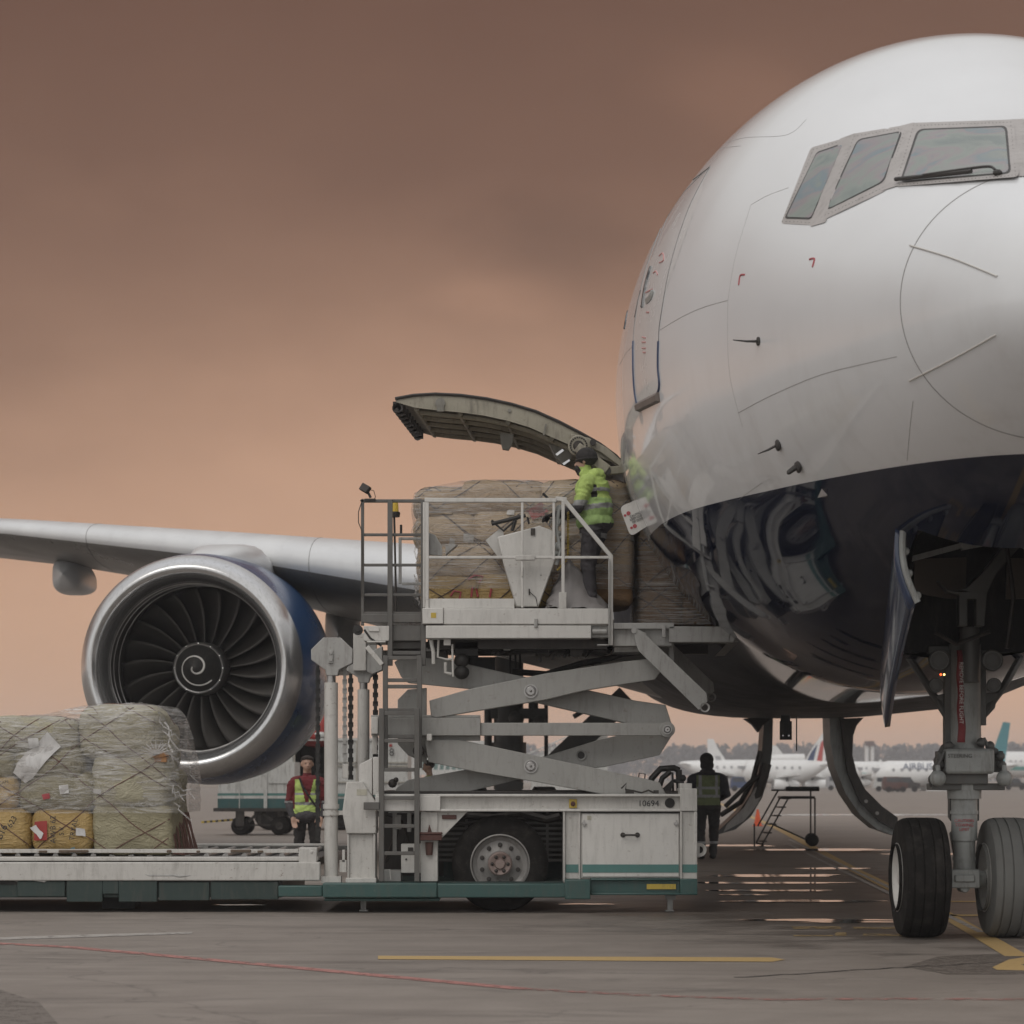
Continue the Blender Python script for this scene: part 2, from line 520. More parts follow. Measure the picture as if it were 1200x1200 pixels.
def strip(name, pts, w, m, z=.004):
    """painted line along ground points, w metres wide"""
    b = MB(); P = []
    # resample
    for i in range(len(pts) - 1):
        a, c = pts[i], pts[i + 1]
        n = max(1, int((c - a).length / .5))
        P += [a.lerp(c, k / n) for k in range(n)]
    P.append(pts[-1])
    rows = []
    for i, p in enumerate(P):
        t = (P[min(i + 1, len(P) - 1)] - P[max(0, i - 1)]).normalized()
        nrm = Vector((-t.y, t.x, 0)) * (w / 2)
        rows.append([Vector((p.x, p.y, z)) + nrm, Vector((p.x, p.y, z)) - nrm])
    b.grid(rows)
    return struct(name, b, m)
def gpoly(name, pts, m, z=.004):
    b = MB(); P = [G(x, y) for x, y in pts]
    for p in P: p.z = z
    b.add(P, [tuple(range(len(P)))])
    return struct(name, b, m)
strip('red_line', [G(-60, 1103), G(80, 1110), G(300, 1130), G(480, 1147), G(610, 1159)], .16, PR)
strip('red_line', [G(610, 1159), G(760, 1167), G(900, 1171.5), G(1060, 1171), G(1260, 1172)], .13, road_paint('nearly_gone_red_marking', (.36, .17, .145), .51))
gpoly('yellow_line', [(443, 1120.5), (905, 1122.5), (920, 1125), (905, 1127.5), (443, 1124.5)], PY)
gpoly('white_line', [(-40, 1100), (120, 1095), (225, 1092.5), (225, 1094.5), (120, 1098), (-40, 1103)], PW)
AX = .055
def axg(t, off=0.0):
    return Vector((3.78 + AX * t + off, 16 + t, 0))
strip('taxi_line', [G(1192, 1121), G(1112, 1074), G(1000, 1019), G(936, 984), G(905, 968), G(840, 940)], .20, PY)
strip('taxi_line_edge', [G(1150, 1093), G(1088, 1062), G(985, 1013), G(925, 984)], .07, PW, .006)
strip('taxi_line_edge', [G(1110, 1080), G(985, 1020), G(925, 990)], .07, PW, .006)
gpoly('painted_stand_number', [(1163, 1134), (1182, 1125), (1215, 1120), (1215, 1127), (1196, 1131), (1215, 1134.5), (1215, 1138), (1168, 1137)], PY)
for q in ([(927, 1086), (984, 1086), (986, 1089), (930, 1089)], [(979, 1093), (992, 1093), (992, 1097), (978, 1097)], [(1000, 1086.5), (1095, 1086.5), (1095, 1089), (1000, 1089)],
          [(1012, 1094.5), (1092, 1095), (1092, 1097.5), (1011, 1097)], [(930, 1096), (976, 1096), (976, 1097.6), (930, 1097.6)]):
    gpoly('worn_yellow_mark', q, PYF)
for q in ([(1110, 1056), (1148, 1056), (1148, 1057.5), (1110, 1057.5)], [(1110, 1072), (1150, 1072), (1150, 1074), (1110, 1074)]):
    gpoly('thin_yellow_mark', q, PY)
gpoly('asphalt_patch', [(1060, 1133), (1100, 1121), (1165, 1118), (1260, 1116), (1260, 1142), (1110, 1142)], PP, .003)
gpoly('slab_corner', [(-80, 1157), (0, 1160), (46, 1175), (72, 1205), (-80, 1230)], road_paint('worn_slab', (.17, .145, .125), .44), .003)
_rc = random.Random(21)
PK = road_paint('crack_filler', (.035, .03, .026), .42)
for pts in ([(860, 1146), (1060, 1134), (1190, 1127)],):
    P = []
    for i in range(len(pts) - 1):
        for k in range(14):
            f_ = k / 14; P.append(G(pts[i][0] + (pts[i + 1][0] - pts[i][0]) * f_, pts[i][1] + (pts[i + 1][1] - pts[i][1]) * f_ + _rc.uniform(-.7, .7)))
    strip('pavement_crack', P, .035, PK, .0035)
# standing water
def water_mat():
    t = NT('standing_water')
    t.set(Base_Color=(.02, .018, .016), Roughness=.04)
    t.b.inputs['Specular IOR Level'].default_value = 1.0
    t.b.inputs['IOR'].default_value = 1.45
    t.bump(t.noise(3, 3, .5, (.6, 1, 1)), .03, .01)
    return t.m
WATER = water_mat()
def puddle(cx, cy, wpx, hpx, seed):
    b = MB(); n = 46; P = []
    for k in range(n):
        a = 2 * math.pi * k / n
        r = 1 + .55 * noise.noise(Vector((math.cos(a) * 1.6 + seed * 5.3, math.sin(a) * 1.6, seed))) + .25 * noise.noise(Vector((math.cos(a) * 6, math.sin(a) * 6 + seed, 3)))
        p = G(cx + wpx / 2 * math.cos(a) * r, cy + hpx / 2 * math.sin(a) * r)
        p.z = .0055 + .0005 * (seed % 5); P.append(p)
    c = G(cx, cy); c.z = P[0].z
    b.add([c] + P, [(0, 1 + k, 1 + (k + 1) % n) for k in range(n)])
    struct('puddle', b, WATER)
for i, (x, y, w, h) in enumerate([(905, 1026.5, 150, 3.0), (900, 1035, 180, 2.2), (905, 1044, 150, 2.0), (940, 1056.5, 190, 2.6), (960, 1078.5, 190, 2.6), (1000, 1081, 120, 1.6),
                                  (860, 991, 100, 2.0), (960, 996, 160, 2.2), (1010, 955, 220, 1.6), (975, 1018, 70, 2.0), (1080, 1001, 90, 2.4), (870, 1049, 60, 1.4),
                                  (690, 1060, 60, 1.2), (280, 1061, 60, .9), (1132, 1030, 50, 3), (800, 1012, 40, 2)]):
    puddle(x, y, w, h, i + 1)

# ------------------------------------------------------------------ far woods
def foliage_far():
    t = NT('leafless_wood')
    t.set(Base_Color=t.ramp(t.noise(.25, 5, .6), [(.3, (.085, .083, .084)), (.7, (.13, .126, .125))]), Roughness=.9)
    return t.m
rng = np.random.default_rng(5)
tb = MB()
for i in range(1500):
    x = -420 + 1000 * rng.random(); y = 900 + 150 * rng.random()
    h = 13.0 + 2.2 * noise.noise(Vector((x * .012, y * .01, 0))) + 1.4 * rng.random()
    h *= y / 960
    tb.tube([(x, y, 0), (x + rng.normal() * .3, y, h * .55), (x + rng.normal() * .5, y, h * .9)], [.28, .18, .05], 4, False)
    for k in range(40):
        a = rng.random() * 6.28; u = rng.random() ** .6
        zz_ = h * (.22 + .78 * rng.random())
        rr_ = 3.6 * math.sin(math.pi * min(1, (zz_ / h) * .85 + .12)) * u
        c = Vector((x + math.cos(a) * rr_, y + math.sin(a) * rr_, zz_))
        s_ = .9 + 1.1 * rng.random()
        q = Vector((rng.normal(), rng.normal() * .4, rng.normal())).normalized() * s_
        w_ = Vector((rng.normal(), rng.normal() * .4, rng.normal())).normalized() * s_
        tb.add([c - q, c + w_, c + q * .9 + w_ * .3], [(0, 1, 2)])
tb.build('distant_wood', foliage_far(), None, kind='stuff', label='dark leafless wood along the far edge of the airfield', category='wood')
# verge of pale dead grass beyond the apron
vb = MB()
vb.add([(-2600, 330, .02), (2600, 330, .02), (2600, 4100, .02), (-2600, 4100, .02)], [(0, 1, 2, 3)])
tm = NT('dry_verge'); tm.set(Base_Color=tm.ramp(tm.noise(.05, 6, .6, (1, .3, 1)), [(.3, (.16, .125, .095)), (.7, (.26, .22, .18))]), Roughness=.95)
struct('grass_verge', vb, tm.m)

# haze
hz = MB(); hz.box((-1500, -50, -1.2), (1500, 1150, 21))
hm = bpy.data.materials.new('haze'); hm.use_nodes = True
hn = hm.node_tree.nodes; hn.clear()
ho = hn.new('ShaderNodeOutputMaterial'); hv = hn.new('ShaderNodeVolumePrincipled')
hv.inputs['Color'].default_value = (.86, .85, .87, 1)
hv.inputs['Density'].default_value = .0007
hm.node_tree.links.new(hv.outputs[0], ho.inputs['Volume'])
USE_HAZE = True
if USE_HAZE:
    hz.build('haze', hm, None, kind='stuff')
# ------------------------------------------------------------------ airliner
MP = Matrix.Translation((3.78, 16, 0)) @ Matrix.Rotation(-math.atan(AX), 4, 'Z') @ Matrix.Rotation(.018, 4, 'X')
MPI = MP.inverted()
def A(x, t, z): return MP @ Vector((x, t, z))
plane = thing('airliner', 'white wide-body airliner with navy belly and open cargo door, nose towards the camera', 'airliner', mat=MP)
ZC = 5.31
_t = [0, .05, .2, .5, 1.0, 1.6, 2.2, 2.8, 3.4, 4.0, 5.0, 6.0, 7.0, 8.0, 9.4, 11, 40, 46, 52, 58, 62]
_top = [-.62, -.36, -.10, .15, .42, .70, .97, 1.28, 1.64, 2.01, 2.54, 2.82, 2.98, 3.07, 3.15, 3.15, 3.15, 3.15, 3.12, 3.0, 2.7]
_bot = [-.62, -.82, -1.00, -1.22, -1.50, -1.75, -1.95, -2.12, -2.30, -2.45, -2.68, -2.88, -3.01, -3.09, -3.15, -3.15, -3.15, -2.5, -1.2, .6, 1.9]
_hw = [0, .26, .50, .76, 1.06, 1.36, 1.62, 1.86, 2.08, 2.28, 2.61, 2.87, 3.03, 3.13, 3.19, 3.19, 3.19, 2.95, 2.3, 1.3, .4]
def pchip(xs, ys, x):
    xs = np.asarray(xs, float); ys = np.asarray(ys, float)
    h = np.diff(xs); dl = np.diff(ys) / h
    m = np.zeros(len(xs)); m[0] = dl[0]; m[-1] = dl[-1]
    for i in range(1, len(xs) - 1):
        if dl[i - 1] * dl[i] > 0:
            w1 = 2 * h[i] + h[i - 1]; w2 = h[i] + 2 * h[i - 1]
            m[i] = (w1 + w2) / (w1 / dl[i - 1] + w2 / dl[i])
    i = int(min(max(np.searchsorted(xs, x) - 1, 0), len(xs) - 2))
    s = (x - xs[i]) / h[i]
    return float((2 * s**3 - 3 * s**2 + 1) * ys[i] + (s**3 - 2 * s**2 + s) * h[i] * m[i] + (-2 * s**3 + 3 * s**2) * ys[i + 1] + (s**3 - s**2) * h[i] * m[i + 1])
_u = [math.sqrt(t) for t in _t]
def sect(t):
    u = math.sqrt(max(t, 0))
    top, bot, hw = pchip(_u, _top, u), pchip(_u, _bot, u), pchip(_u, _hw, u)
    zw = -.62 * max(0, 1 - t / 8.0) ** 1.3
    zw = min(max(zw, bot), top)
    return top, bot, hw, zw
def skin(t, th, off=0.0):
    """th: 0 = crown, positive to the starboard side of the photo's left (-x)"""
    top, bot, hw, zw = sect(t)
    c, s = math.cos(th), math.sin(th)
    z = zw + (top - zw) * c if c > 0 else zw + (zw - bot) * c
    return Vector((-hw * s * (1 + off / max(hw, .01)), t, ZC + z * 1.0 + off * c))
CT0, CT1, CA0, CA1 = 10.4, 13.0, 101.25, 138.75        # forward cargo door opening
BT0, BT1, BA = 2.75, 5.95, 18.75                          # nose gear bay
ts = [0.0, .01, .03, .06, .1, .15, .2, .3, .4, .5, .6, .7, .8, .9, 1.0]
t_ = 1.1
while t_ < 9.4:
    ts.append(round(t_, 3)); t_ += .1
ts += [BT0, BT1, CT0, CT1]
t_ = 9.8
while t_ < 13.4:
    ts.append(round(t_, 3)); t_ += .4
t_ = 13.8
while t_ <= 62:
    ts.append(round(t_, 3)); t_ += .8
ts = sorted(set(ts)); ts = [t for i, t in enumerate(ts) if i == 0 or t - ts[i - 1] > .004]
NA = 192
def bay_half(t):
    return 24.0 if t < BT0 else (24.0 + (12.0 - 24.0) * (t - BT0) / (BT1 - BT0) if t < BT1 else 12.0)
def warp(a, t):
    e = a - 180.0; m_ = abs(e); k = bay_half(t)
    if m_ >= 90: return a
    w_ = m_ / BA * k if m_ <= BA else k + (m_ - BA) * (90 - k) / (90 - BA)
    return 180.0 + (w_ if e > 0 else -w_)
angs = [i * 360 / NA for i in range(NA)]
def build_skin(cut):
    b = MB()
    rows = [[A(*skin(t, R(warp(a, t)))) for a in angs] for t in ts]
    b.v = [p for r_ in rows for p in r_]
    for i in range(len(ts) - 1):
        tm_ = (ts[i] + ts[i + 1]) / 2
        for j in range(NA):
            am = (j + .5) * 360 / NA
            if cut and CT0 < tm_ < CT1 and CA0 < am < CA1: continue
            if cut and BT0 < tm_ < BT1 and abs(am - 180) < BA: continue
            j2 = (j + 1) % NA
            b.f.append((i * NA + j, i * NA + j2, (i + 1) * NA + j2, (i + 1) * NA + j)); b.m.append(0)
    return b
full = build_skin(False)
BV = BVHTree.FromPolygons([tuple(v) for v in full.v], full.f)
CAMP = Vector((0, 0, H))
def hit(x, y, off=0.0, bvh=None):
    d = (W(x, y, 10) - CAMP).normalized()
    loc, nrm, idx, dist = (bvh or BV).ray_cast(CAMP, d)
    if loc is None: return None
    if nrm.dot(d) > 0: nrm = -nrm
    return loc + nrm * off
def fus_mat():
    t = NT('airliner_paint')
    sep = t.n.new('ShaderNodeSeparateXYZ'); t.l.new(t.tc.outputs['Object'], sep.inputs[0])
    # straight paint line between white top and navy belly
    zl = t.math('SUBTRACT', sep.outputs[2], t.math('MULTIPLY_ADD', sep.outputs[1], .012, 3.74))
    f = t.math('GREATER_THAN', zl, 0.0)
    a = t.noise(.8, 6, .6, (1, .4, 1)); s2 = t.noise(3.0, 7, .65, (1, 1, .35), loc=(2, 7, 1))
    wc = t.ramp(a, [(.3, (.645, .655, .665)), (.7, (.69, .70, .71))])
    low = t.math('MULTIPLY', t.ramp(s2, [(.50, 0.0), (.74, 1.0)]), t.ramp(t.math('DIVIDE', zl, 3.0), [(0.0, .24), (.5, .03), (1, 0.0)]))
    wc = t.mix(low, wc, (.36, .33, .30))
    nc = t.ramp(a, [(.3, (.006, .009, .024)), (.7, (.009, .013, .032))])
    t.set(Base_Color=t.mix(f, nc, wc))
    t.set(Roughness=t.math('ADD', t.math('MULTIPLY', a, .06), t.math('MULTIPLY_ADD', f, .14, .02)))
    t.set(Coat_Weight=t.math('MULTIPLY_ADD', f, .45, .12)); t.b.inputs['Coat Roughness'].default_value = .02
    t.b.inputs['Specular IOR Level'].default_value = .3
    # faint oil-canning of the skin so that mirror images waver
    wob = t.noise(1.1, 3, .5, (1, 1.4, 1)); t.bump(wob, .02, .02)
    return t.m
M['fus'] = fus_mat()
fus = build_skin(True).build('fuselage', M['fus'], plane, ang=60)
M['seam'] = paint('skin_seam', (.20, .19, .185), .6, dirt=0)
M['navyedge'] = paint('navy_door_edge', (.03, .05, .11), .4, dirt=.1)
def seam(name, pts, r=.006, m=None, off=.0, n=14, parent=None):
    """follows the skin along a curve"""
    b = MB(); P = []
    for i in range(len(pts) - 1):
        for k in range(n):
            f_ = k / n
            # catmull-rom in the picture, then onto the skin
            p0 = pts[max(i - 1, 0)]; p1 = pts[i]; p2 = pts[i + 1]; p3 = pts[min(i + 2, len(pts) - 1)]
            q = [.5 * (2 * p1[c] + (p2[c] - p0[c]) * f_ + (2 * p0[c] - 5 * p1[c] + 4 * p2[c] - p3[c]) * f_ * f_ + (3 * p1[c] - p0[c] - 3 * p2[c] + p3[c]) * f_**3) for c in (0, 1)]
            h_ = hit(q[0], q[1], off)
            if h_ is not None: P.append(h_)
    h_ = hit(*pts[-1], off)
    if h_ is not None: P.append(h_)
    if len(P) < 2: return
    # keep only a continuous run
    Q = [P[0]]
    for p in P[1:]:
        if (p - Q[-1]).length < .9: Q.append(p)
    b.tube(Q, r * (.62 if name in ('panel_seam', 'rain_gutter', 'door_seam') else 1), 6)
    return b.build(name, m or M['seam'], parent or fus)
# seams that run round the body
def ring_seam(name, t, a0, a1, r=.005, m=None, n=60):
    b = MB(); b.tube([A(*skin(t, R(a0 + (a1 - a0) * k / n))) for k in range(n + 1)], r, 6)
    return b.build(name, m or M['seam'], fus)
# radome: the joint is a tilted plane
b = MB(); P = []
n = 120
for k in range(n):
    th = 2 * math.pi * k / n
    t0 = 1.02 + .06 * math.cos(th) 
    P.append(A(*skin(t0, th)))
P.append(P[0])
b.tube(P, .0042, 6); b.build('radome_joint', M['seam'], fus)
for pts in ([(1067, 288), (1117, 303), (1169, 324)], [(1066, 446), (1117, 420), (1167, 392)]):
    seam('lightning_strip', pts, .0065, M['white_clean'], .006)
seam('panel_seam', [(865, 484), (905, 463), (960, 440), (1010, 427), (1051, 418)], .0035)
seam('panel_seam', [(773, 387), (800, 371), (825, 360), (853, 352)], .0035)
seam('panel_seam', [(853, 352), (862, 300), (880, 240)], .002)
seam('panel_seam', [(880, 240), (900, 229), (924, 220)], .003)
seam('panel_seam', [(853, 352), (853, 410), (857, 450), (870, 500)], .002)
seam('panel_seam', [(1070, 470), (1066, 505), (1063, 540)], .003)
seam('panel_seam', [(833, 175), (870, 162), (922, 158), (945, 140)], .003)
seam('panel_seam', [(820, 182), (845, 174), (868, 171)], .003)
seam('panel_seam', [(865, 586), (880, 575), (893, 566)], .003)
seam('panel_seam', [(726, 428), (733, 415), (742, 405)], .003)
seam('rain_gutter', [(765, 300), (790, 240), (832, 195)], .007)
# passenger door outline
D1 = [(832, 196), (826, 207), (812, 222)]
dm = paint('door_white', (.66, .665, .665), .25, dirt=.1, coat=.4)
FITS = {}
def patch(name, outline, m, parent, off=.006, rings=7, cx=None, planar=False):
    """a skin-hugging plate with the given outline (star-shaped about its centre)"""
    n = len(outline)
    c = (sum(p[0] for p in outline) / n, sum(p[1] for p in outline) / n)
    b = MB(); vs = []; ok = True
    hit = globals()['hit']
    if planar is not False:
        if planar not in FITS:
            gl_ = WIN[planar][1]; S_ = []
            for u in np.linspace(.02, .98, 15):
                for v in np.linspace(.02, .98, 15):
                    q = [gl_[0][c_] * (1 - u) * (1 - v) + gl_[1][c_] * u * (1 - v) + gl_[2][c_] * u * v + gl_[3][c_] * (1 - u) * v for c_ in (0, 1)]
                    S_.append((q[0], q[1], (hit(q[0], q[1], 0) - CAMP).length))
            S_ = np.array(S_); X_ = (S_[:, 0] - 1000) / 100; Y_ = (S_[:, 1] - 200) / 100
            Am = np.stack([np.ones_like(X_), X_, Y_, X_ * X_, X_ * Y_, Y_ * Y_], 1)
            co_ = np.linalg.lstsq(Am, S_[:, 2], rcond=None)[0]
            FITS[planar] = (co_, float((Am @ co_ - S_[:, 2]).max()))
        co_, mx_ = FITS[planar]
        def hit(x, y, o):
            X_, Y_ = (x - 1000) / 100, (y - 200) / 100
            r_ = float(np.dot(co_, [1, X_, Y_, X_ * X_, X_ * Y_, Y_ * Y_])) - mx_ - o
            return CAMP + (W(x, y, 10) - CAMP).normalized() * r_
    cc = hit(*c, off)
    if cc is None: return None
    vs.append(cc)
    for k in range(1, rings + 1):
        f_ = k / rings
        for p in outline:
            h_ = hit(c[0] + (p[0] - c[0]) * f_, c[1] + (p[1] - c[1]) * f_, off)
            if h_ is None: h_ = vs[-1]
            vs.append(h_)
    fs = [(0, 1 + k, 1 + (k + 1) % n) for k in range(n)]
    for q in range(rings - 1):
        for k in range(n):
            a = 1 + q * n + k; a2 = 1 + q * n + (k + 1) % n
            fs.append((a, a + n, a2 + n, a2))
    b.add(vs, fs)
    # rim so that the plate has an edge
    ob = b.build(name, m, parent, ang=50)
    return ob
def rounded(pts, r=.16, seg=5, sub=3):
    """round the corners of a polygon and add points along the sides"""
    out = []; n = len(pts)
    for i in range(n):
        p0 = Vector(pts[i - 1]); p1 = Vector(pts[i]); p2 = Vector(pts[(i + 1) % n])
        rr = r * min((p0 - p1).length, (p2 - p1).length) if r < 1 else r
        a = p1 + (p0 - p1).normalized() * rr; c = p1 + (p2 - p1).normalized() * rr
        for k in range(seg + 1):
            f_ = k / seg
            out.append(tuple(a * (1 - f_)**2 + p1 * 2 * f_ * (1 - f_) + c * f_**2))
        nx = Vector(pts[(i + 2) % n]); rr2 = r * min((p2 - p1).length, (nx - p2).length) if r < 1 else r
        e = p2 + (p1 - p2).normalized() * rr2
        for k in range(1, sub + 1):
            out.append(tuple(c.lerp(e, k / (sub + 1))))
    return out
def cat(pts, n=8):
    out = []
    for i in range(len(pts) - 1):
        p0 = pts[max(i - 1, 0)]; p1 = pts[i]; p2 = pts[i + 1]; p3 = pts[min(i + 2, len(pts) - 1)]
        for k in range(n):
            f_ = k / n
            out.append(tuple(.5 * (2 * p1[c] + (p2[c] - p0[c]) * f_ + (2 * p0[c] - 5 * p1[c] + 4 * p2[c] - p3[c]) * f_ * f_ + (3 * p1[c] - p0[c] - 3 * p2[c] + p3[c]) * f_**3) for c in (0, 1)))
    out.append(pts[-1]); return out
DR = cat([(832, 196), (807, 245), (786, 310), (774, 375), (772, 400), (771.5, 430), (773, 452), (768, 464), (750, 473), (746, 470), (743, 445), (742.5, 400), (746, 365), (757, 315), (777, 262), (803, 218)])
M['palered'] = paint('faded_red_stencil', (.50, .24, .23), .5, dirt=0)
door = patch('passenger_door', DR, dm, fus, .002, rings=9)
seam('door_seam', DR[:33], .007, M['seam'], .003, parent=door, n=2)
seam('door_seam', [(803, 218), (832, 196)], .012, M['seam'], .003, parent=door)
seam('door_seam', DR[88:], .006, M['seam'], .003, parent=door, n=2)
seam('door_edge_stripe', DR[32:89], .013, M['navyedge'], .003, parent=door, n=2)
seam('door_sill', [(749, 477), (773, 465)], .05, paint('door_sill_brown', (.17, .14, .125), .5), .0, parent=door)
M['glassdark'] = paint('cabin_window_glass', (.05, .055, .06), .1, dirt=0)
for pts, r_ in (([(753, 360), (757, 335), (763, 313)], .035), ([(744, 372), (748, 352), (751, 340)], .02)):
    seam('door_window', pts, r_, M['glassdark'], -.012, parent=fus)
for pts in ([(732, 385), (736, 362), (741, 340)], [(727, 392), (730, 372), (733, 352)], [(725, 398), (726.5, 385), (728, 370)]):
    seam('cabin_window', pts, .02, M['glassdark'], -.006, parent=fus)
seam('door_handle', [(759, 352), (764, 347), (766, 341)], .045, M['gear'], -.015, parent=door)
for pts in ([(753, 395), (757, 396)], [(753, 401), (757, 401)], [(753, 408), (757, 408)], [(754, 413), (757, 413)], [(766, 320), (769, 318), (771, 322)], [(758, 366), (761, 366)], [(757, 343), (765, 339)], [(773, 300), (777, 297), (778, 305), (773, 308)]):
    seam('red_stencil', pts, .007, M['palered'], .004, parent=door)
for pts in ([(866, 334), (868, 323), (873, 322)], [(949, 304), (954.5, 303.5), (952.5, 313)]):
    seam('red_corner_mark', pts, .008, M['redtext'], .002)
# cockpit windows
def glass_mat():
    t = NT('cockpit_glass')
    a = t.noise(1.6, 3, .5, (1, 1, 1.6), 1.2)
    c = t.ramp(a, [(.30, (.10, .135, .125)), (.45, (.17, .20, .175)), (.54, (.20, .165, .17)), (.61, (.11, .16, .18)), (.72, (.17, .19, .155))])
    t.set(Base_Color=c, Roughness=.06)
    t.b.inputs['Specular IOR Level'].default_value = .55
    return t.m
M['cglass'] = glass_mat()
M['wframe'] = paint('cockpit_window_frame', (.40, .375, .36), .5, metal=.15, dirt=.3)
M['gasket'] = paint('window_gasket', (.045, .042, .04), .6, dirt=.1)
WIN = [([(1075, 151), (1180, 147), (1185, 203), (1054, 214)], [(1067, 144), (1188, 140), (1194.5, 207), (1046, 219)]),
       ([(1005, 163), (1058, 153), (1036, 213), (965, 248)], [(998, 157), (1064, 146), (1041, 222), (962, 259)]),
       ([(957, 178), (990, 167), (950, 257), (919, 256)], [(950, 173), (996, 160), (955, 264), (915, 262)])]
for i, (gl, fr) in enumerate(WIN):
    fo = patch('window_frame', rounded(fr, .10), M['wframe'], fus, .002, rings=12, planar=i)
    gk = patch('window_gasket', rounded(gl, .12), M['gasket'], fus, .010, rings=12, planar=i)
    c = (sum(p[0] for p in gl) / 4, sum(p[1] for p in gl) / 4)
    gi = [(c[0] + (p[0] - c[0]) * (.955 if i == 0 else .93), c[1] + (p[1] - c[1]) * (.94 if i == 0 else .955)) for p in gl]
    pane = patch('cockpit_window', rounded(gi, .12), M['cglass'], fus, .018, rings=12, planar=i)
    # rivets round the frame
    rb = MB(); n = len(fr)
    for k in range(n):
        a = Vector(fr[k]); c2 = Vector(fr[(k + 1) % n]); ai = Vector(gl[k]); ci = Vector(gl[(k + 1) % n])
        p = (a * .55 + ai * .45); q = (c2 * .55 + ci * .45)
        m_ = int((q - p).length / 4.2)
        for j in range(m_):
            w_ = p.lerp(q, j / m_)
            X_, Y_ = (w_.x - 1000) / 100, (w_.y - 200) / 100
            r_ = float(np.dot(FITS[i][0], [1, X_, Y_, X_ * X_, X_ * Y_, Y_ * Y_])) - FITS[i][1] - .003
            rb.ball(CAMP + (W(w_.x, w_.y, 10) - CAMP).normalized() * r_, .0036, 6)
    rb.build('rivets', M['gasket'], fus)
for q in ([(985, 163), (1003, 156.5), (968, 261), (950, 266)], [(1056, 148), (1072, 144), (1054, 218), (1034, 224)], [(1180, 141), (1200, 140), (1204, 207), (1185, 208)]):
    patch('window_post', rounded(q, .05), M['wframe'], fus, .006, rings=4)
fr = [(1197.5, 140), (1318, 144), (1330, 219), (1194.5, 207)]
# the port side panes mirror the starboard ones across the plane of symmetry
for ob in [o for o in list(COL.objects) if o.parent == fus and o.name.split('.')[0] in ('window_frame', 'window_gasket', 'cockpit_window')]:
    me = ob.data.copy(); me.transform(Matrix.Scale(-1, 4, (1, 0, 0))); me.flip_normals()
    c = bpy.data.objects.new(ob.name.split('.')[0], me); COL.objects.link(c); c.parent = fus; WM[c] = WM[fus]
seam('wiper', [(1052, 214.5), (1090, 211), (1140, 206)], .016, M['gasket'], .035)
seam('wiper', [(1085, 212), (1130, 206), (1160, 203), (1168, 207)], .010, M['gasket'], .05)
h_ = hit(1170, 207, .03); b = MB(); b.ball(h_, .03, 8, (1.2, 1, .8)); b.build('wiper_pivot', M['gasket'], fus)
# probes and blades on the nose
def probe(x, y, dx, dy, disc=True, r=.009):
    b = MB(); h0 = hit(x, y, 0); h1 = hit(x, y, .12)
    nrm = (h1 - h0).normalized()
    if disc: b.lathe(h0, nrm, [(0, .036), (.008, .036), (.015, .015)], 14)
    b.tube([h0, h0 + nrm * .10, h0 + nrm * .12 + Vector((dx, -abs(dx) * .6, dy))], [r * 1.3, r, r * .45], 8)
    b.build('pitot_probe', M['gasket'], fus)
probe(889, 400, -.10, 0); probe(912, 521, -.07, -.03); probe(935, 546, .01, .0, True, .02)
h0 = hit(912, 521, .0); b = MB(); b.ball(h0, .055, 10, (.5, 1, 1.0)); h0 = hit(936, 546, .0); b.ball(h0, .06, 10, (.45, 1, 1.0)); b.build('angle_vane', M['gasket'], fus)
h0 = hit(964, 576, .0); b = MB()
b.add([h0 + Vector((-.04, 0, -.05)), h0 + Vector((.05, -.02, -.03)), h0 + Vector((.02, -.05, .09)), h0 + Vector((.03, .03, -.04))], [(0, 1, 2), (0, 2, 3), (1, 3, 2), (0, 3, 1)])
b.build('drain_fin', M['wframe'], fus)
for x, y in ((991, 246), (1050, 371), (1051, 384)):
    pass
# ---- forward cargo opening
cb = MB()
CA0W, CA1W = warp(CA0, 11), warp(CA1, 11)
def cp(t, a, off=0.0): return A(*skin(t, R(a), off))
na_ = 12
aa = [CA0W + (CA1W - CA0W) * k / na_ for k in range(na_ + 1)]
def inner(t, a, dep):
    p = skin(t, R(a)); q = Vector((p.x * (1 - .0) + dep * (1 if p.x < 0 else -1) * .3, p.y, p.z)); return A(*q)
for t0, t1 in ((CT0, CT0 + .001), (CT1, CT1 - .001)):
    cb.grid([[cp(t0, a) for a in aa], [inner(t1, a, .35) for a in aa]])
cb.grid([[cp(t, CA0W) for t in (CT0, CT1)], [inner(t, CA0W, .35) for t in (CT0, CT1)]])
cb.grid([[cp(t, CA1W) for t in (CT0, CT1)], [inner(t, CA1W, .35) for t in (CT0, CT1)]])
fr_ = cb.build('cargo_door_frame', M['liner'], fus, ang=30)
hb = MB()
lo = skin(11, R(CA1W)); hi = skin(11, R(CA0W))
xb_, xt_, x1 = -1.98, -2.98, 1.9
t0, t1, z0, z1 = CT0 + .02, CT1 + 3.5, lo.z - .03, hi.z + .06
c8 = [A((xb_ if z == z0 else xt_) if x == 0 else x, t, z) for x in (0, x1) for t in (t0, t1) for z in (z0, z1)]
hb.add(c8, [(0, 1, 5, 4), (2, 3, 7, 6), (0, 2, 6, 4), (1, 3, 7, 5), (4, 5, 7, 6)])
hb.build('cargo_hold', M['liner'], fus)
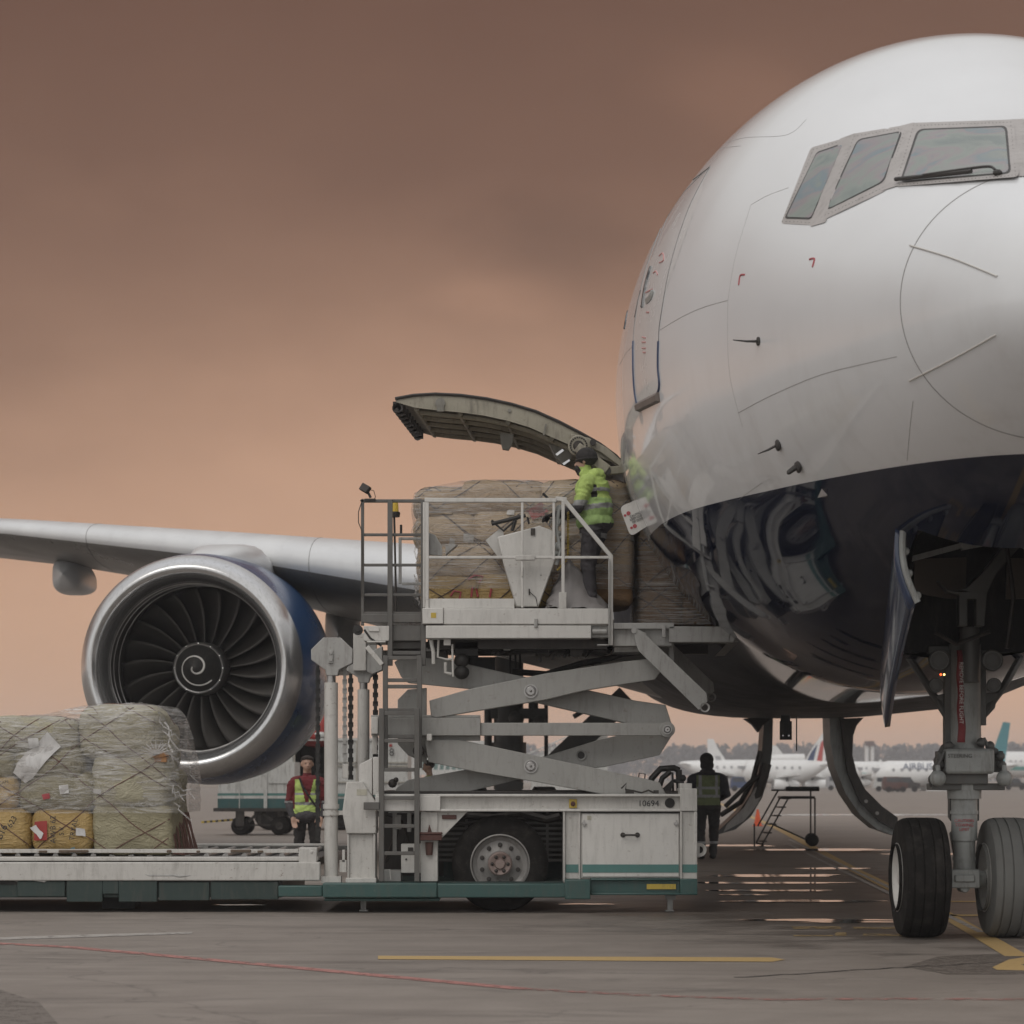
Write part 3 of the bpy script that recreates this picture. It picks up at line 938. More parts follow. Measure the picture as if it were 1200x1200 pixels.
# ---- open cargo door, hinged along the top edge of the opening
# edge curves read from the photo, given their own distance
dn, df = 26.5, 29.1
near_out = [(736, 549), (722, 533), (703, 519), (680, 506), (655, 493), (628, 481), (600, 472.5), (570, 466), (540, 462), (510, 460.5), (485, 462), (463, 466)]
PT = [W(x, y, dn) for x, y in near_out]
def offset_curve(P, d):
    out = []
    for i, p in enumerate(P):
        t = (P[min(i + 1, len(P) - 1)] - P[max(i - 1, 0)]).normalized()
        nrm = Vector((-t.z, 0, t.x))
        if nrm.z > 0: nrm = -nrm
        out.append(p + nrm * d)
    return out
LT = [min(.19, .05 + .3 * (k / 11) * (1 + (k < 11))) if k else .06 for k in range(12)]
LT = [.05, .10, .15, .18, .20, .20, .20, .20, .20, .19, .15, .05]
IN = []
for i, p in enumerate(PT):
    q = offset_curve(PT, LT[i])[i]
    IN.append(q)
dv = Vector(((df - dn) * AX, df - dn, .018 * (df - dn)))
cd = MB()
cd.grid([[p for p in PT], [p + dv for p in PT]])                      # outer skin
cd.cur = 1
cd.grid([[p for p in PT], [p for p in IN]]); cd.grid([[p + dv for p in PT], [p + dv for p in IN]])
def flr(i, f_, dz): return IN[i] + dv * f_ + Vector((0, 0, dz))
cd.cur = 2
cd.grid([[IN[i] + dv * f_ + Vector((0, 0, .05 if 0 < f_ < 1 else 0)) for i in range(12)] for f_ in (0, .04, .05, .5, .95, .96, 1)])
cd.cur = 1
cdo = cd.build('cargo_door', [M['white_clean'], M['doorinner'], M['doorinner2']], plane, ang=40)
# dark lip under the outer skin and ribs on the inside
rb = MB()
rb.tube([p + Vector((0, -.008, -.012)) for p in PT], .018, 6)
rb.build('door_edge_seal', M['dark'], cdo)
rb = MB()
for f_ in (.12, .3, .5, .7, .88):
    rb.tube([IN[i] + dv * f_ + Vector((0, 0, .0)) for i in range(1, 11)], .035, 6)
for i in (2, 4, 6, 8, 10):
    rb.tube([IN[i] + dv * .05, IN[i] + dv * .95], .03, 6)
rb.build('door_rib', M['doorinner'], cdo)
for k in range(9):           # latch cams along the lower edge
    rb = MB(); f_ = .03 + .94 * k / 8
    p = PT[11] + dv * f_ + Vector((.03, 0, -.06))
    rb.box((p.x - .06, p.y - .05, p.z - .08), (p.x + .05, p.y + .05, p.z + .02))
    rb.lathe(p + Vector((-.02, -.05, -.05)), (0, 1, 0), [(0, .05), (.1, .05)], 10)
    rb.build('door_latch', M['dark'], cdo)
b = MB()
b.prism([(586, 507), (602, 509), (600, 521), (596, 527), (589, 526), (587, 519)], 26.95, .10); b.build('door_bracket', M['doorinner2'], cdo)
b = MB(); b.prism([(644, 520), (672, 528), (668, 541), (659, 543), (651, 535)], 26.85, .2); b.build('door_bracket', M['doorinner2'], cdo)
b = MB()
b.prism([(651, 532), (659, 526), (661, 528), (653, 534)], 26.5, .02); b.prism([(659, 543), (667, 538), (668, 540), (661, 545)], 26.5, .02)
b.build('door_reflector', M['chrome'], cdo)
hn_ = MB()
hn_.lathe(W(678, 522, 26.3), (0, 1, 0), [(0, .115), (.09, .115)], 26)
hn_.bar(W(676, 524, 26.27), W(712, 551, 26.27), .11, .07)
hn_.bar(W(712, 552, 26.3), W(738, 550, 26.45), .085, .08)
hn_.prism([(668, 508), (690, 513), (712, 525), (730, 541), (728, 548), (704, 530), (690, 524), (670, 520)], 26.45, .05)
ha = hn_.build('hinge_arm', M['doorinner'], cdo, bevel=.008)
b = MB()
for k in range(22):
    a = 2 * math.pi * k / 22
    b.ball(W(678, 522, 26.29) + Vector((math.cos(a) * .09, 0, math.sin(a) * .09)), .010, 6)
b.lathe(W(678, 522, 26.27), (0, 1, 0), [(0, .05), (.03, .06)], 18)
b.lathe(W(712, 552, 26.25), (0, 1, 0), [(0, .04), (.03, .04)], 14); b.lathe(W(695, 518, 26.4), (0, 1, 0), [(0, .035), (.03, .035)], 14)
b.build('hinge_bolts', M['dark'], cdo)
b = MB(); b.bar(W(735, 548, 26.55), W(739, 566, 26.55), .04, .04); b.build('door_strut', M['dark'], cdo)
b = MB(); b.lathe(W(516, 472, 26.48), (0, 1, 0), [(0, .055), (.05, .055)], 14); b.pbox(512, 474, 520, 482, 26.45, .04)
b.lathe(W(597, 481, 26.48), (0, 1, 0), [(0, .02), (.02, .02)], 10); b.bar(W(640, 497, 26.47), W(637, 510, 26.47), .02, .02)
b.build('door_fitting', M['doorinner2'], cdo)

# placards beside the opening
pl = MB(); pl.extr([W(x, y, 25.15) for x, y in rounded([(726, 594), (752, 583), (764, 613), (739, 629)], .22, 4, 0)], Vector((0, .012, 0)))
p1 = pl.build('warning_placard', M['white_clean'], fus)
pl = MB(); pl.extr([W(x, y, 25.17) for x, y in rounded([(751, 585), (764, 580), (777, 604), (765, 614)], .25, 4, 0)], Vector((0, .012, 0)))
pl.build('warning_placard', M['white_clean'], fus)
pl = MB()
for x, y, r_ in ((736.5, 601.5, .022), (732.5, 604, .014), (744, 616.5, .022), (740, 618.5, .014)):
    pl.lathe(W(x, y, 25.145), (0, 1, 0), [(0, r_), (.008, r_)], 14)
for x, y in ((763, 589), (770, 603)):
    pl.lathe(W(x, y, 25.16), (0, 1, 0), [(0, .014), (.008, .014)], 10)
pl.build('placard_mark', M['redtext'], p1)
text_obj('placard_text', 'CAUTION\nKEEP CLEAR\nOF DOOR', .032, facing_cam(W(747, 606, 25.143), 0, R(24)), M['blacktext'], p1)

# ---- wing to fuselage fairing
def superell(hw, top, bot, n, seg=64):
    out = []
    for k in range(seg):
        th = 2 * math.pi * k / seg
        c, s = math.cos(th), math.sin(th)
        x = hw * abs(s) ** (2 / n) * (1 if s > 0 else -1); z = (top if c > 0 else bot) * abs(c) ** (2 / n)
        out.append((x, z if c > 0 else -z * -1 if False else (top * abs(c) ** (2 / n) if c > 0 else -bot * abs(c) ** (2 / n))))
    return out
fb = MB(); rows = []
for t, hw, bot, n in ((13.2, 1.6, 1.35, 2.2), (14.2, 2.5, 1.62, 2.4), (15.6, 3.0, 1.80, 2.7), (17.5, 3.28, 1.92, 3.0), (20, 3.36, 1.98, 3.2), (30, 3.38, 2.0, 3.2), (36, 3.2, 1.95, 3.0), (40, 2.6, 1.7, 2.4), (42, 1.8, 1.4, 2.2)):
    rows.append([A(x, t, 4.05 + z) for x, z in superell(hw, .8, bot, n)])
fb.grid(rows, True)
M['navy'] = paint('navy_gloss_paint', (.010, .012, .020), .42, dirt=.2, spec=.25)
fb.build('wing_root_fairing', M['navy'], plane, ang=60)

# ---- starboard wing
def airfoil(n=22):
    up, lo_ = [], []
    for k in range(n + 1):
        x = .5 * (1 - math.cos(math.pi * k / n))
        th = .6 * (.2969 * math.sqrt(x) - .126 * x - .3516 * x**2 + .2843 * x**3 - .1036 * x**4) / .12 * .2
        cam_ = .018 * math.sin(math.pi * x) 
        up.append((x, cam_ + th)); lo_.append((x, cam_ - th))
    return up[::-1] + lo_[1:]
AF = airfoil()
WS = [(-2.0, 19.6, 14.5, 4.50, .125, 2.0), (-3.4, 20.8, 13.2, 4.66, .12, 2.0), (-6.5, 23.0, 10.6, 4.98, .115, 1.8), (-10.0, 25.4, 8.3, 5.34, .11, 1.5), (-15.0, 28.9, 6.6, 5.86, .105, 1.0), (-21.0, 33.1, 5.0, 6.55, .10, .3), (-29.5, 39.0, 2.4, 7.6, .10, -.5), (-30.2, 39.8, 1.4, 7.7, .08, -.5)]
WT = [(-400, 590), (0, 607), (250, 622), (420, 632), (490, 638), (760, 652)]   # height of the leading edge against the sky
def _fit():
    out = []
    for x, t, ch, z, tk, inc in WS:
        tk *= .80 if x > -7 else (.70 if x > -12 else .60)
        for _ in range(4):
            best = None
            for (u, v) in AF:
                p = A(x, t + u * ch, z + v * ch * tk / .12 - math.sin(R(inc + 1.2)) * u * ch)
                py = HZ - (p.z - H) * F / p.y; px_ = 600 + p.x * F / p.y
                if best is None or py < best[0]: best = (py, px_, p.y)
            tgt = float(np.interp(best[1], [q[0] for q in WT], [q[1] for q in WT]))
            z += (best[0] - tgt) * best[2] / F
        out.append((x, t, ch, z, tk, inc))
    return out
WS = _fit()
def wing_rows(mir=1, fa=0.0, fb_=1.0):
    rows = []
    for x, t, ch, z, tk, inc in WS:
        row = []
        for (u, v) in AF:
            dz = v * ch * tk / .12 - math.sin(R(inc + 1.2)) * u * ch
            row.append(A(mir * x, t + u * ch, z + dz))
        rows.append(row)
    return rows
def wing_mat():
    t = NT('wing_skin')
    # polished slat along the leading edge and dark lower surface, by position
    a = t.noise(1.2, 6, .6, (1, .3, 1)); st = t.noise(5, 6, .6, (1, .25, 1), loc=(3, 3, 3))
    c = t.ramp(a, [(.3, (.58, .585, .59)), (.7, (.66, .665, .665))])
    c = t.mix(t.math('MULTIPLY', t.ramp(st, [(.55, 0.0), (.8, 1.0)]), .25), c, (.3, .28, .27))
    t.set(Base_Color=c, Roughness=t.math('MULTIPLY_ADD', a, .2, .22), Metallic=.15)
    return t.m
M['wing'] = wing_mat()
b = MB(); wr = wing_rows(); b.grid([[r_[k] for k in range(0, 24)] for r_ in wr]); b.cur = 1; b.grid([[r_[k] for k in range(23, 45)] for r_ in wr])
M['wingunder'] = paint('wing_lower_grey', (.155, .15, .14), .32, dirt=.5, sc_=.8, metal=.1)
wing = b.build('wing', [M['wing'], M['wingunder']], plane, ang=50, weld=True)
for s_ in (-5.2, -8.6, -13.2, -16.5, -20):
    b = MB(); pts = []
    for i in range(len(WS) - 1):
        if WS[i + 1][0] <= s_ <= WS[i][0]:
            f_ = (s_ - WS[i][0]) / (WS[i + 1][0] - WS[i][0])
            rr = wing_rows()
            for k in range(14, 32):
                pts.append(rr[i][k].lerp(rr[i + 1][k], f_))
    if pts:
        b.tube(pts, .007, 5); b.build('slat_joint', M['seam'], wing)
def fairing(c, L, w_, h_):
    b = MB(); rows = []
    for k in range(17):
        u = k / 16; r_ = max(.02, (math.sin(math.pi * u ** .55)) ** .6)
        rows.append([c + Vector((w_ * r_ * abs(math.cos(a)) ** .55 * (1 if math.cos(a) > 0 else -1), L * (u - .3), -h_ * .42 + h_ * (.72 * r_ * abs(math.sin(a)) ** .6 * (1 if math.sin(a) > 0 else -1)) + .12 * h_ * u)) for a in [2 * math.pi * (q + .5) / 28 for q in range(28)]])
    b.grid(rows, True)
    return b.build('flap_track_fairing', M['wing'], wing, ang=60)
fairing(W(85, 666, 47.5), 3.6, .31, .48)
fairing(W(402, 722, 46.5), 4.0, .33, 1.05)
fairing(W(-110, 640, 51), 3.6, .36, .6)

# ---- engine
EC = W(219, 781, 37.8)
EX = Vector((AX, 1, .018)).normalized()
UX = EX.cross(Vector((0, 0, 1))).normalized(); UZ = UX.cross(EX)
def lathe_e(b, prof, seg=96, caps=False): return b.lathe(EC, EX, prof, seg, caps)
M['lip'] = paint('polished_intake_lip', (.60, .60, .60), .20, metal=.85, dirt=.25, sc_=1.0)
M['nacelle'] = paint('blue_nacelle_paint', (.012, .058, .16), .25, dirt=.12, coat=.25, sc_=.6)
M['inlet'] = paint('intake_liner', (.055, .05, .047), .45, dirt=.3, metal=.3)
b = MB(); lathe_e(b, [(.40, 1.785), (.8, 1.84), (1.4, 1.89), (2.2, 1.92), (3.2, 1.89), (4.2, 1.78), (5.2, 1.58), (5.9, 1.42), (5.9, 1.30)])
nac = b.build('engine_nacelle', M['nacelle'], plane, ang=60)
b = MB(); lathe_e(b, [(.55, 1.365), (.35, 1.385), (.18, 1.425), (.06, 1.485), (0, 1.55), (.03, 1.61), (.12, 1.69), (.25, 1.75), (.40, 1.79)])
b.build('intake_lip', M['lip'], nac, ang=70)
b = MB(); lathe_e(b, [(.55, 1.363), (.56, 1.35), (1.5, 1.36), (1.9, 1.37)]); b.build('intake_duct', M['inlet'], nac, ang=50)
b = MB()
for a_, r_ in ((.56, 1.352), (.80, 1.352), (1.18, 1.352)):
    P = [EC + EX * a_ + (UX * math.cos(k * 2 * math.pi / 90) + UZ * math.sin(k * 2 * math.pi / 90)) * r_ for k in range(91)]
    b.tube(P, .010, 5)
b.build('duct_ring', M['steel'], nac)
b = MB(); lathe_e(b, [(1.95, .2), (1.96, 1.37)]); b.build('fan_casing_back', M['black'], nac)
M['blade'] = paint('fan_blade_titanium', (.055, .050, .045), .45, metal=.5, dirt=.2, sc_=3)
NB = 22
for k in range(NB):
    b = MB(); rows = []
    for i in range(13):
        u = i / 12; r_ = .40 + (1.345 - .40) * u
        base = 2 * math.pi * k / NB + .17 * u ** 2 - .03
        wa = (.30 - .02 * u) * (1 - .15 * u) / 1.0
        tw = R(28 + 30 * u)
        row = []
        for j in range(9):
            v = -1 + 2 * j / 8
            chord = .17 + .16 * u
            ax_ = 1.50 + chord * v * math.cos(tw) + .05 * v * v
            an = base + (chord * v * math.sin(tw)) / max(r_, .45)
            row.append(EC + EX * ax_ + (UX * math.cos(an) + UZ * math.sin(an)) * r_)
        rows.append(row)
    b.grid(rows)
    fo = b.build('fan_blade', M['blade'], nac, ang=60)
    so = fo.modifiers.new('solid', 'SOLIDIFY'); so.thickness = .012
    fo['group'] = 'fan blades'
b = MB(); lathe_e(b, [(1.0, .375), (.99, .40), (1.02, .425), (1.2, .43), (1.75, .44)], 48); b.build('spinner_ring', M['steel'], nac, ang=40)
b = MB(); lathe_e(b, [(.62, .005), (.625, .03), (.66, .08), (.80, .22), (.93, .33), (1.0, .378)], 48); sp = b.build('spinner', M['black'], nac, ang=60)
b = MB(); P = []
for k in range(90):
    f_ = k / 89; a_ = R(169) + f_ * 2 * math.pi * 1.42; r_ = .03 + .275 * f_
    ax_ = .62 + (r_ / .378) * .36 - .012
    P.append(EC + EX * (ax_ - .012) + (UX * math.cos(a_) + UZ * math.sin(a_)) * r_)
b.tube(P, [.013 + .010 * math.sin(math.pi * min(1, k / 60)) for k in range(90)], 6); b.build('spinner_spiral', M['white_clean'], nac)
b = MB()
for k in range(12):
    a_ = 2 * math.pi * k / 12
    b.ball(EC + EX * .985 + (UX * math.cos(a_) + UZ * math.sin(a_)) * .40, .012, 6)
b.build('spinner_bolts', M['chrome'], nac)
b = MB(); lathe_e(b, [(5.3, 1.1), (6.8, .95), (8.0, .62)], 40, True); b.build('core_exhaust', M['dark'], nac)
# pylon
b = MB(); rows = []
for a_, w_, z0, z1 in ((.9, .02, 1.74, 1.78), (1.3, .34, 1.6, 1.92), (1.9, .50, 1.5, 2.08), (2.8, .56, 1.4, 2.15), (4.2, .50, 1.3, 2.05), (6.5, .42, 1.2, 1.9), (9.5, .32, 1.3, 1.7)):
    row = []
    for q in range(18):
        th = 2 * math.pi * q / 18
        cx_, cz_ = math.cos(th), math.sin(th)
        cx_ = abs(cx_) ** .7 * (1 if cx_ > 0 else -1); cz_ = abs(cz_) ** .7 * (1 if cz_ > 0 else -1)
        row.append(EC + EX * a_ + UX * w_ * cx_ + UZ * ((z0 + z1) / 2 + (z1 - z0) / 2 * cz_) + UX * (.30 * min(1, a_ / 3)))
    rows.append(row)
b.grid(rows, True); b.build('engine_pylon', M['wing'], plane, ang=60)

# ---- nose gear bay
bb = MB()
X_ = .80
zt = 4.75
def bayv(x, t, z): return A(x, t, z)
zs = [skin(t, R(180 - bay_half(t))).z for t in (BT0, BT1)]
xs0 = abs(skin(BT0, R(180 - bay_half(BT0))).x); xs1 = abs(skin(BT1, R(180 - bay_half(BT1))).x)
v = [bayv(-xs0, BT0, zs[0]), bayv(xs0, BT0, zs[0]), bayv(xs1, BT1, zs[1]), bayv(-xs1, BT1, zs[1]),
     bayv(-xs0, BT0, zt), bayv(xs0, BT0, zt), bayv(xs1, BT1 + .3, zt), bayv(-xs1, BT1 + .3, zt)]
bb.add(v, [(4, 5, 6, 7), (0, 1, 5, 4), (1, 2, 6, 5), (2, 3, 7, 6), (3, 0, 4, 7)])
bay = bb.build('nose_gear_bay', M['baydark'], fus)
b = MB(); b.prism([(1072, 655), (1133, 653), (1131, 702), (1110, 701), (1085, 697), (1070, 691)], 21.7, .04)
b.build('bay_panel', M['bay'], bay)
b = MB(); b.prism([(1181, 654), (1240, 654), (1240, 700), (1179, 702)], 21.7, .04); b.build('bay_panel', M['bay'], bay)
b = MB()
b.bar(W(1068, 655, 20.6), W(1132, 638, 20.6), .045); b.bar(W(1126, 640, 20.6), W(1180, 630, 20.6), .07); b.bar(W(1180, 630, 20.6), W(1240, 655, 20.6), .06)
b.build('bay_cross_brace', M['gear'], bay)
b = MB()
b.tube([W(1072, 620, 19.6), W(1110, 626, 19.8), W(1150, 634, 20)], .012); b.tube([W(1064, 650, 20), W(1075, 625, 20), W(1085, 617, 19.6)], .015)
b.tube([W(1095, 740, 21), W(1120, 755, 21.2), W(1160, 740, 21.2)], .02); b.tube([W(1180, 640, 21), W(1188, 700, 21), W(1180, 760, 21)], .02)
b.build('bay_hose', M['dark'], bay)

# ---- nose gear
D = 21.85
ng = MB()
def vcyl(b, x, y0, y1, r, d=D, seg=24, prof=None):
    a = W(x, y1, d); c = W(x, y0, d)
    b.lathe(a, (0, 0, 1), [(0, r), ((c - a).z, r)], seg)
vcyl(ng, 1130, 935, 985, .118); vcyl(ng, 1130, 950, 954, .127); vcyl(ng, 1130, 985, 1020, .100); vcyl(ng, 1130, 1004, 1008, .107)
vcyl(ng, 1130, 926, 936, .155); vcyl(ng, 1130, 905, 926, .16)
vcyl(ng, 1131, 755, 880, .145)
vcyl(ng, 1131, 872, 880, .17)
strut = ng.build('nose_gear_strut', M['gear'], plane, ang=35)
b = MB(); b.pbox(1109, 877, 1166, 907, D - .30, .36); b.build('steering_box', M['gear'], strut, bevel=.03)
text_obj('data_plate', 'STEERING', .05, facing_cam(W(1125, 886, D - .305)), M['gear_dark'], strut)
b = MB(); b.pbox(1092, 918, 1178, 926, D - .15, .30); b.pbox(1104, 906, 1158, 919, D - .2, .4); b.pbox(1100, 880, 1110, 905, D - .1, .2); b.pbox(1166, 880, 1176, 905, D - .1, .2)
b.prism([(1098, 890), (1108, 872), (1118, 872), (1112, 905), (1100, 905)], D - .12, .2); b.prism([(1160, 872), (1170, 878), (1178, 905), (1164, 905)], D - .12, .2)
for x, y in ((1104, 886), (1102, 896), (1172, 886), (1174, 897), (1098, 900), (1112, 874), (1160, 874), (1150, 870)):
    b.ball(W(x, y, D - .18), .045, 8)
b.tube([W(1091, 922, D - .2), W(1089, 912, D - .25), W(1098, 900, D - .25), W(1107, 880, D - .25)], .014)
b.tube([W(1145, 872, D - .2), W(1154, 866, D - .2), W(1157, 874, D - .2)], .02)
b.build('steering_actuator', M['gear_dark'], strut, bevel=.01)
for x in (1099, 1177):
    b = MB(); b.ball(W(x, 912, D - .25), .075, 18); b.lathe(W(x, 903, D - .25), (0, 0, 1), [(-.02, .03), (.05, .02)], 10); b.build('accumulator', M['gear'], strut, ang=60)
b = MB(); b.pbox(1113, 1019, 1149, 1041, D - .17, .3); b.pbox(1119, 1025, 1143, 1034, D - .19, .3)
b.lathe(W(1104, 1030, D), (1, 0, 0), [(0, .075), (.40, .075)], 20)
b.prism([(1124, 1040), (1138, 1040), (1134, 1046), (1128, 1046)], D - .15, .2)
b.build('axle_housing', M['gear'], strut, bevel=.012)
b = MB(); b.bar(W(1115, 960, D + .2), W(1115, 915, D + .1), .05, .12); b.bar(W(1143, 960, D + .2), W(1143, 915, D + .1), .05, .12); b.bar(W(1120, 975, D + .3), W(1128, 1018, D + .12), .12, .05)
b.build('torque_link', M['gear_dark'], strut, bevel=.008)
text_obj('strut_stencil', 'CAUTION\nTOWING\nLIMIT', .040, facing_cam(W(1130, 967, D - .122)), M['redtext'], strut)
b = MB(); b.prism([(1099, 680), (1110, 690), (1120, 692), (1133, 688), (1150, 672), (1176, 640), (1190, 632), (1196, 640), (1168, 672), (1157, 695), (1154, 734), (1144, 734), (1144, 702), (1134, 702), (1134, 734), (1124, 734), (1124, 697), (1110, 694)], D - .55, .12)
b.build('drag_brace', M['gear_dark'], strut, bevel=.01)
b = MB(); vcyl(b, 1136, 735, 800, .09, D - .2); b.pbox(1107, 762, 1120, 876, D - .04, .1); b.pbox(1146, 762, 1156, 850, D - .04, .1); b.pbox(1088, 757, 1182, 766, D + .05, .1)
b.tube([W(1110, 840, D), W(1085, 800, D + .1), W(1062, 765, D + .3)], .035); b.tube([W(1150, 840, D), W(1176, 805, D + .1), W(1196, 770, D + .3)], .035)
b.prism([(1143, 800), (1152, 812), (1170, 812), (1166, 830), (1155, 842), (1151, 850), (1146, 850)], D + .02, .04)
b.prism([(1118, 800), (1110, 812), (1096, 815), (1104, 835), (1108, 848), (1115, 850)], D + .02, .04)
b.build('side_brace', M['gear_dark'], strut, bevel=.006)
M['silver'] = paint('lamp_reflector', (.45, .45, .44), .3, metal=.3, dirt=.5, sc_=14)
def lamp(x, y, r_, big=True):
    b = MB(); c = W(x, y, D - .32)
    b.lathe(c, (0, 1, 0), [(.0, r_ * .93), (-.015, r_), (.02, r_ * 1.03), (.12, r_ * .7), (.16, r_ * .3)], 28)
    o = b.build('taxi_light', M['gear_dark'], strut, ang=40)
    b = MB(); b.lathe(c + Vector((0, -.003, 0)), (0, 1, 0), [(.0, r_ * .86), (.05, r_ * .5), (.06, .0001)], 28, False); b.ball(c + Vector((0, .03, 0)), r_ * .25, 10)
    b.build('reflector', M['silver'], o, ang=60)
    b = MB()
    for q_ in (.35, .62): b.tube([c + Vector((math.cos(k * math.pi / 14) * r_ * q_, -.008 + .02 * (1 - q_), math.sin(k * math.pi / 14) * r_ * q_)) for k in range(29)], .003, 5)
    b.build('lens_ring', M['gear_dark'], o)
    return o
tl = NT('lamp_cover_glass'); tl.set(Base_Color=(.8, .8, .8), Roughness=.05); tl.b.inputs['Transmission Weight'].default_value = 1.0; tl.b.inputs['IOR'].default_value = 1.1
MLENS = tl.m
for a_ in ((1101, 774, .095), (1163, 774, .095), (1097, 803, .066), (1165, 803, .066)):
    lamp(*a_)
def emit(name, c, s_):
    m_ = bpy.data.materials.new(name); m_.use_nodes = True
    bs = m_.node_tree.nodes['Principled BSDF']; bs.inputs['Emission Color'].default_value = (*c, 1); bs.inputs['Emission Strength'].default_value = s_
    bs.inputs['Base Color'].default_value = (*c, 1); return m_
b = MB(); b.ball(W(1102.5, 790.5, D - .33), .010, 8); b.build('red_indicator_lamp', emit('red_lamp', (1, .12, .03), 3), strut)
b = MB(); b.ball(W(1106.5, 790.5, D - .33), .010, 8); b.build('warm_indicator_lamp', emit('warm_lamp', (1, .72, .25), 3), strut)
M['ribbon'] = paint('red_ribbon', (.20, .03, .035), .7, dirt=.3)
b = MB(); rows = []
for k in range(20):
    y = 762 + 108 * k / 19; x = 1124 + 3.0 * (k / 19) + .8 * math.sin(k * .9); w_ = 3 + 1.6 * k / 19
    rows.append([W(x - w_, y, D - .36), W(x, y, D - .37 - .01 * math.sin(k)), W(x + w_, y, D - .36)])
b.grid(rows); rbn = b.build('warning_ribbon', M['ribbon'], strut); rbn.modifiers.new('solid', 'SOLIDIFY').thickness = .003
text_obj('ribbon_text', 'REMOVE BEFORE FLIGHT', .05, facing_cam(W(1126.5, 812, D - .392), 0, R(-90)), M['white_clean'], rbn)
def nwheel(cx, paler):
    b = MB(); c = W(cx, 1028, D); r0 = (1098 - 958) / 2 * D / F; w = .245
    prof = []
    tread = []
    n = 25
    for k in range(n):
        u = -1 + 2 * k / (n - 1)
        r_ = r0 * (1 - .20 * abs(u) ** 5.5)
        tread.append((u * w, r_))
    prof = [(-w * .80, r0 * .56), (-w * .98, r0 * .66)] + tread[1:-1] + [(w * .98, r0 * .66), (w * .80, r0 * .56)]
    # grooves
    out = []
    for a_, r_ in prof: out.append((a_, r_))
    gr = [-.55, -.2, .2, .55]
    fin = []
    us = sorted([a_ / w for a_, r_ in out] + [g_ + e for g_ in gr for e in (-.03, -.018, .018, .03)])
    def rad(u):
        xs = [a_ / w for a_, r_ in out]; ys = [r_ for a_, r_ in out]
        return float(np.interp(u, xs, ys))
    rr = []
    for u in us:
        r_ = rad(u)
        if any(abs(u - g_) < .02 for g_ in gr): r_ -= .010
        rr.append((u * w, r_))
    b.lathe(c, (1, 0, 0), [(-w * .80, r0 * .55)] + rr + [(w * .8, r0 * .55)], 72, False)
    ty = b.build('nose_tyre', M['tyre_pale'] if paler else M['tyre'], plane, ang=30)
    b = MB()
    for sg in (-1, 1):
        b.lathe(c, (1, 0, 0), [(sg * w * .80, r0 * .565), (sg * w * .86, r0 * .58), (sg * w * .83, r0 * .52), (sg * w * .55, r0 * .45), (sg * w * .5, r0 * .2), (sg * w * .8, r0 * .12), (sg * w * .8, .001)], 40, False)
    b.build('wheel_rim', M['white_clean'], ty, ang=35)
nwheel(1078, False); nwheel(1180, True)
# nose gear doors
M['doorblue'] = paint('navy_gear_door', (.018, .035, .085), .16, dirt=.25, coat=.6, sc_=1.5)
def ngdoor(sg):
    C4 = [MPI @ W(x, y, d) for x, y, d in ((1053, 619, 18.9), (1070, 706, 18.9), (1040, 852, 21.9), (1041, 742, 21.9))]
    if sg > 0: C4 = [Vector((-p.x, p.y, p.z)) for p in C4]
    b = MB(); rows = []
    for k in range(21):
        u = k / 20; row = []
        for j in range(11):
            w_ = j / 10
            p = C4[0].lerp(C4[3], u).lerp(C4[1].lerp(C4[2], u), w_)
            bow = .05 * math.sin(w_ * math.pi) + .03 * math.sin(u * math.pi) * w_
            row.append(A(p.x + sg * bow, p.y, p.z - .05 * math.sin(u * math.pi) * w_))
        rows.append(row)
    b.grid(rows)
    o = b.build('nose_gear_door', M['doorblue'], plane, ang=60)
    s_ = o.modifiers.new('solid', 'SOLIDIFY'); s_.thickness = .05; s_.offset = 0
    b = MB(); b.tube([rows[0][j] + Vector((-sg * .035, -.01, 0)) for j in range(11)], .026)
    b.build('door_edge_rail', M['gear'], o)
    for k in (3, 6, 9):
        b = MB(); b.ball(rows[0][k] + Vector((-sg * .07, .05, 0)), .032, 8); b.build('door_hinge', M['gear'], o)
ngdoor(-1); ngdoor(1)
# small blade and mast under the belly
b = MB(); b.pbox(914, 845, 928, 867, 30, .03); bl = b.build('belly_blade', M['black'], plane)
b = MB(); b.lathe(W(917.5, 862, 29.99), (0, 1, 0), [(0, .012), (.01, .012)], 8); b.lathe(W(924.5, 862, 29.99), (0, 1, 0), [(0, .012), (.01, .012)], 8); b.build('blade_stud', M['chrome'], bl)
b = MB(); b.tube([W(933.5, 840, 30), W(933.5, 880, 30)], .008, 6); b.build('belly_mast', M['dark'], plane)
b = MB(); b.pbox(915, 838, 926, 846, 30, .03); b.build('belly_bracket', M['black'], plane)

# ---- open main gear doors hanging from the keel
def mgdoor(pts_out, pts_in, d, L):
    n = len(pts_out)
    b = MB()
    P = [W(x, y, d) for x, y in pts_out]; Q = [W(x, y, d) for x, y in pts_in]
    dvv = Vector((AX * L, L, 0))
    b.grid([P, [p + dvv for p in P]]); b.grid([Q, [p + dvv for p in Q]]); b.grid([P, Q]); b.grid([[p + dvv for p in P], [p + dvv for p in Q]])
    b.grid([[P[0], P[0] + dvv], [Q[0], Q[0] + dvv]]); b.grid([[P[-1], P[-1] + dvv], [Q[-1], Q[-1] + dvv]])
    return b
lo_ = [(906, 838), (905, 880), (901, 910), (893, 935), (880, 957), (862, 972), (838, 979)]
li_ = [(896, 838), (893, 880), (889, 905), (880, 930), (866, 951), (848, 968), (838, 977)]
o = mgdoor(lo_, li_, 46, 1.8).build('main_gear_door', M['gear_dark'], plane, ang=60)
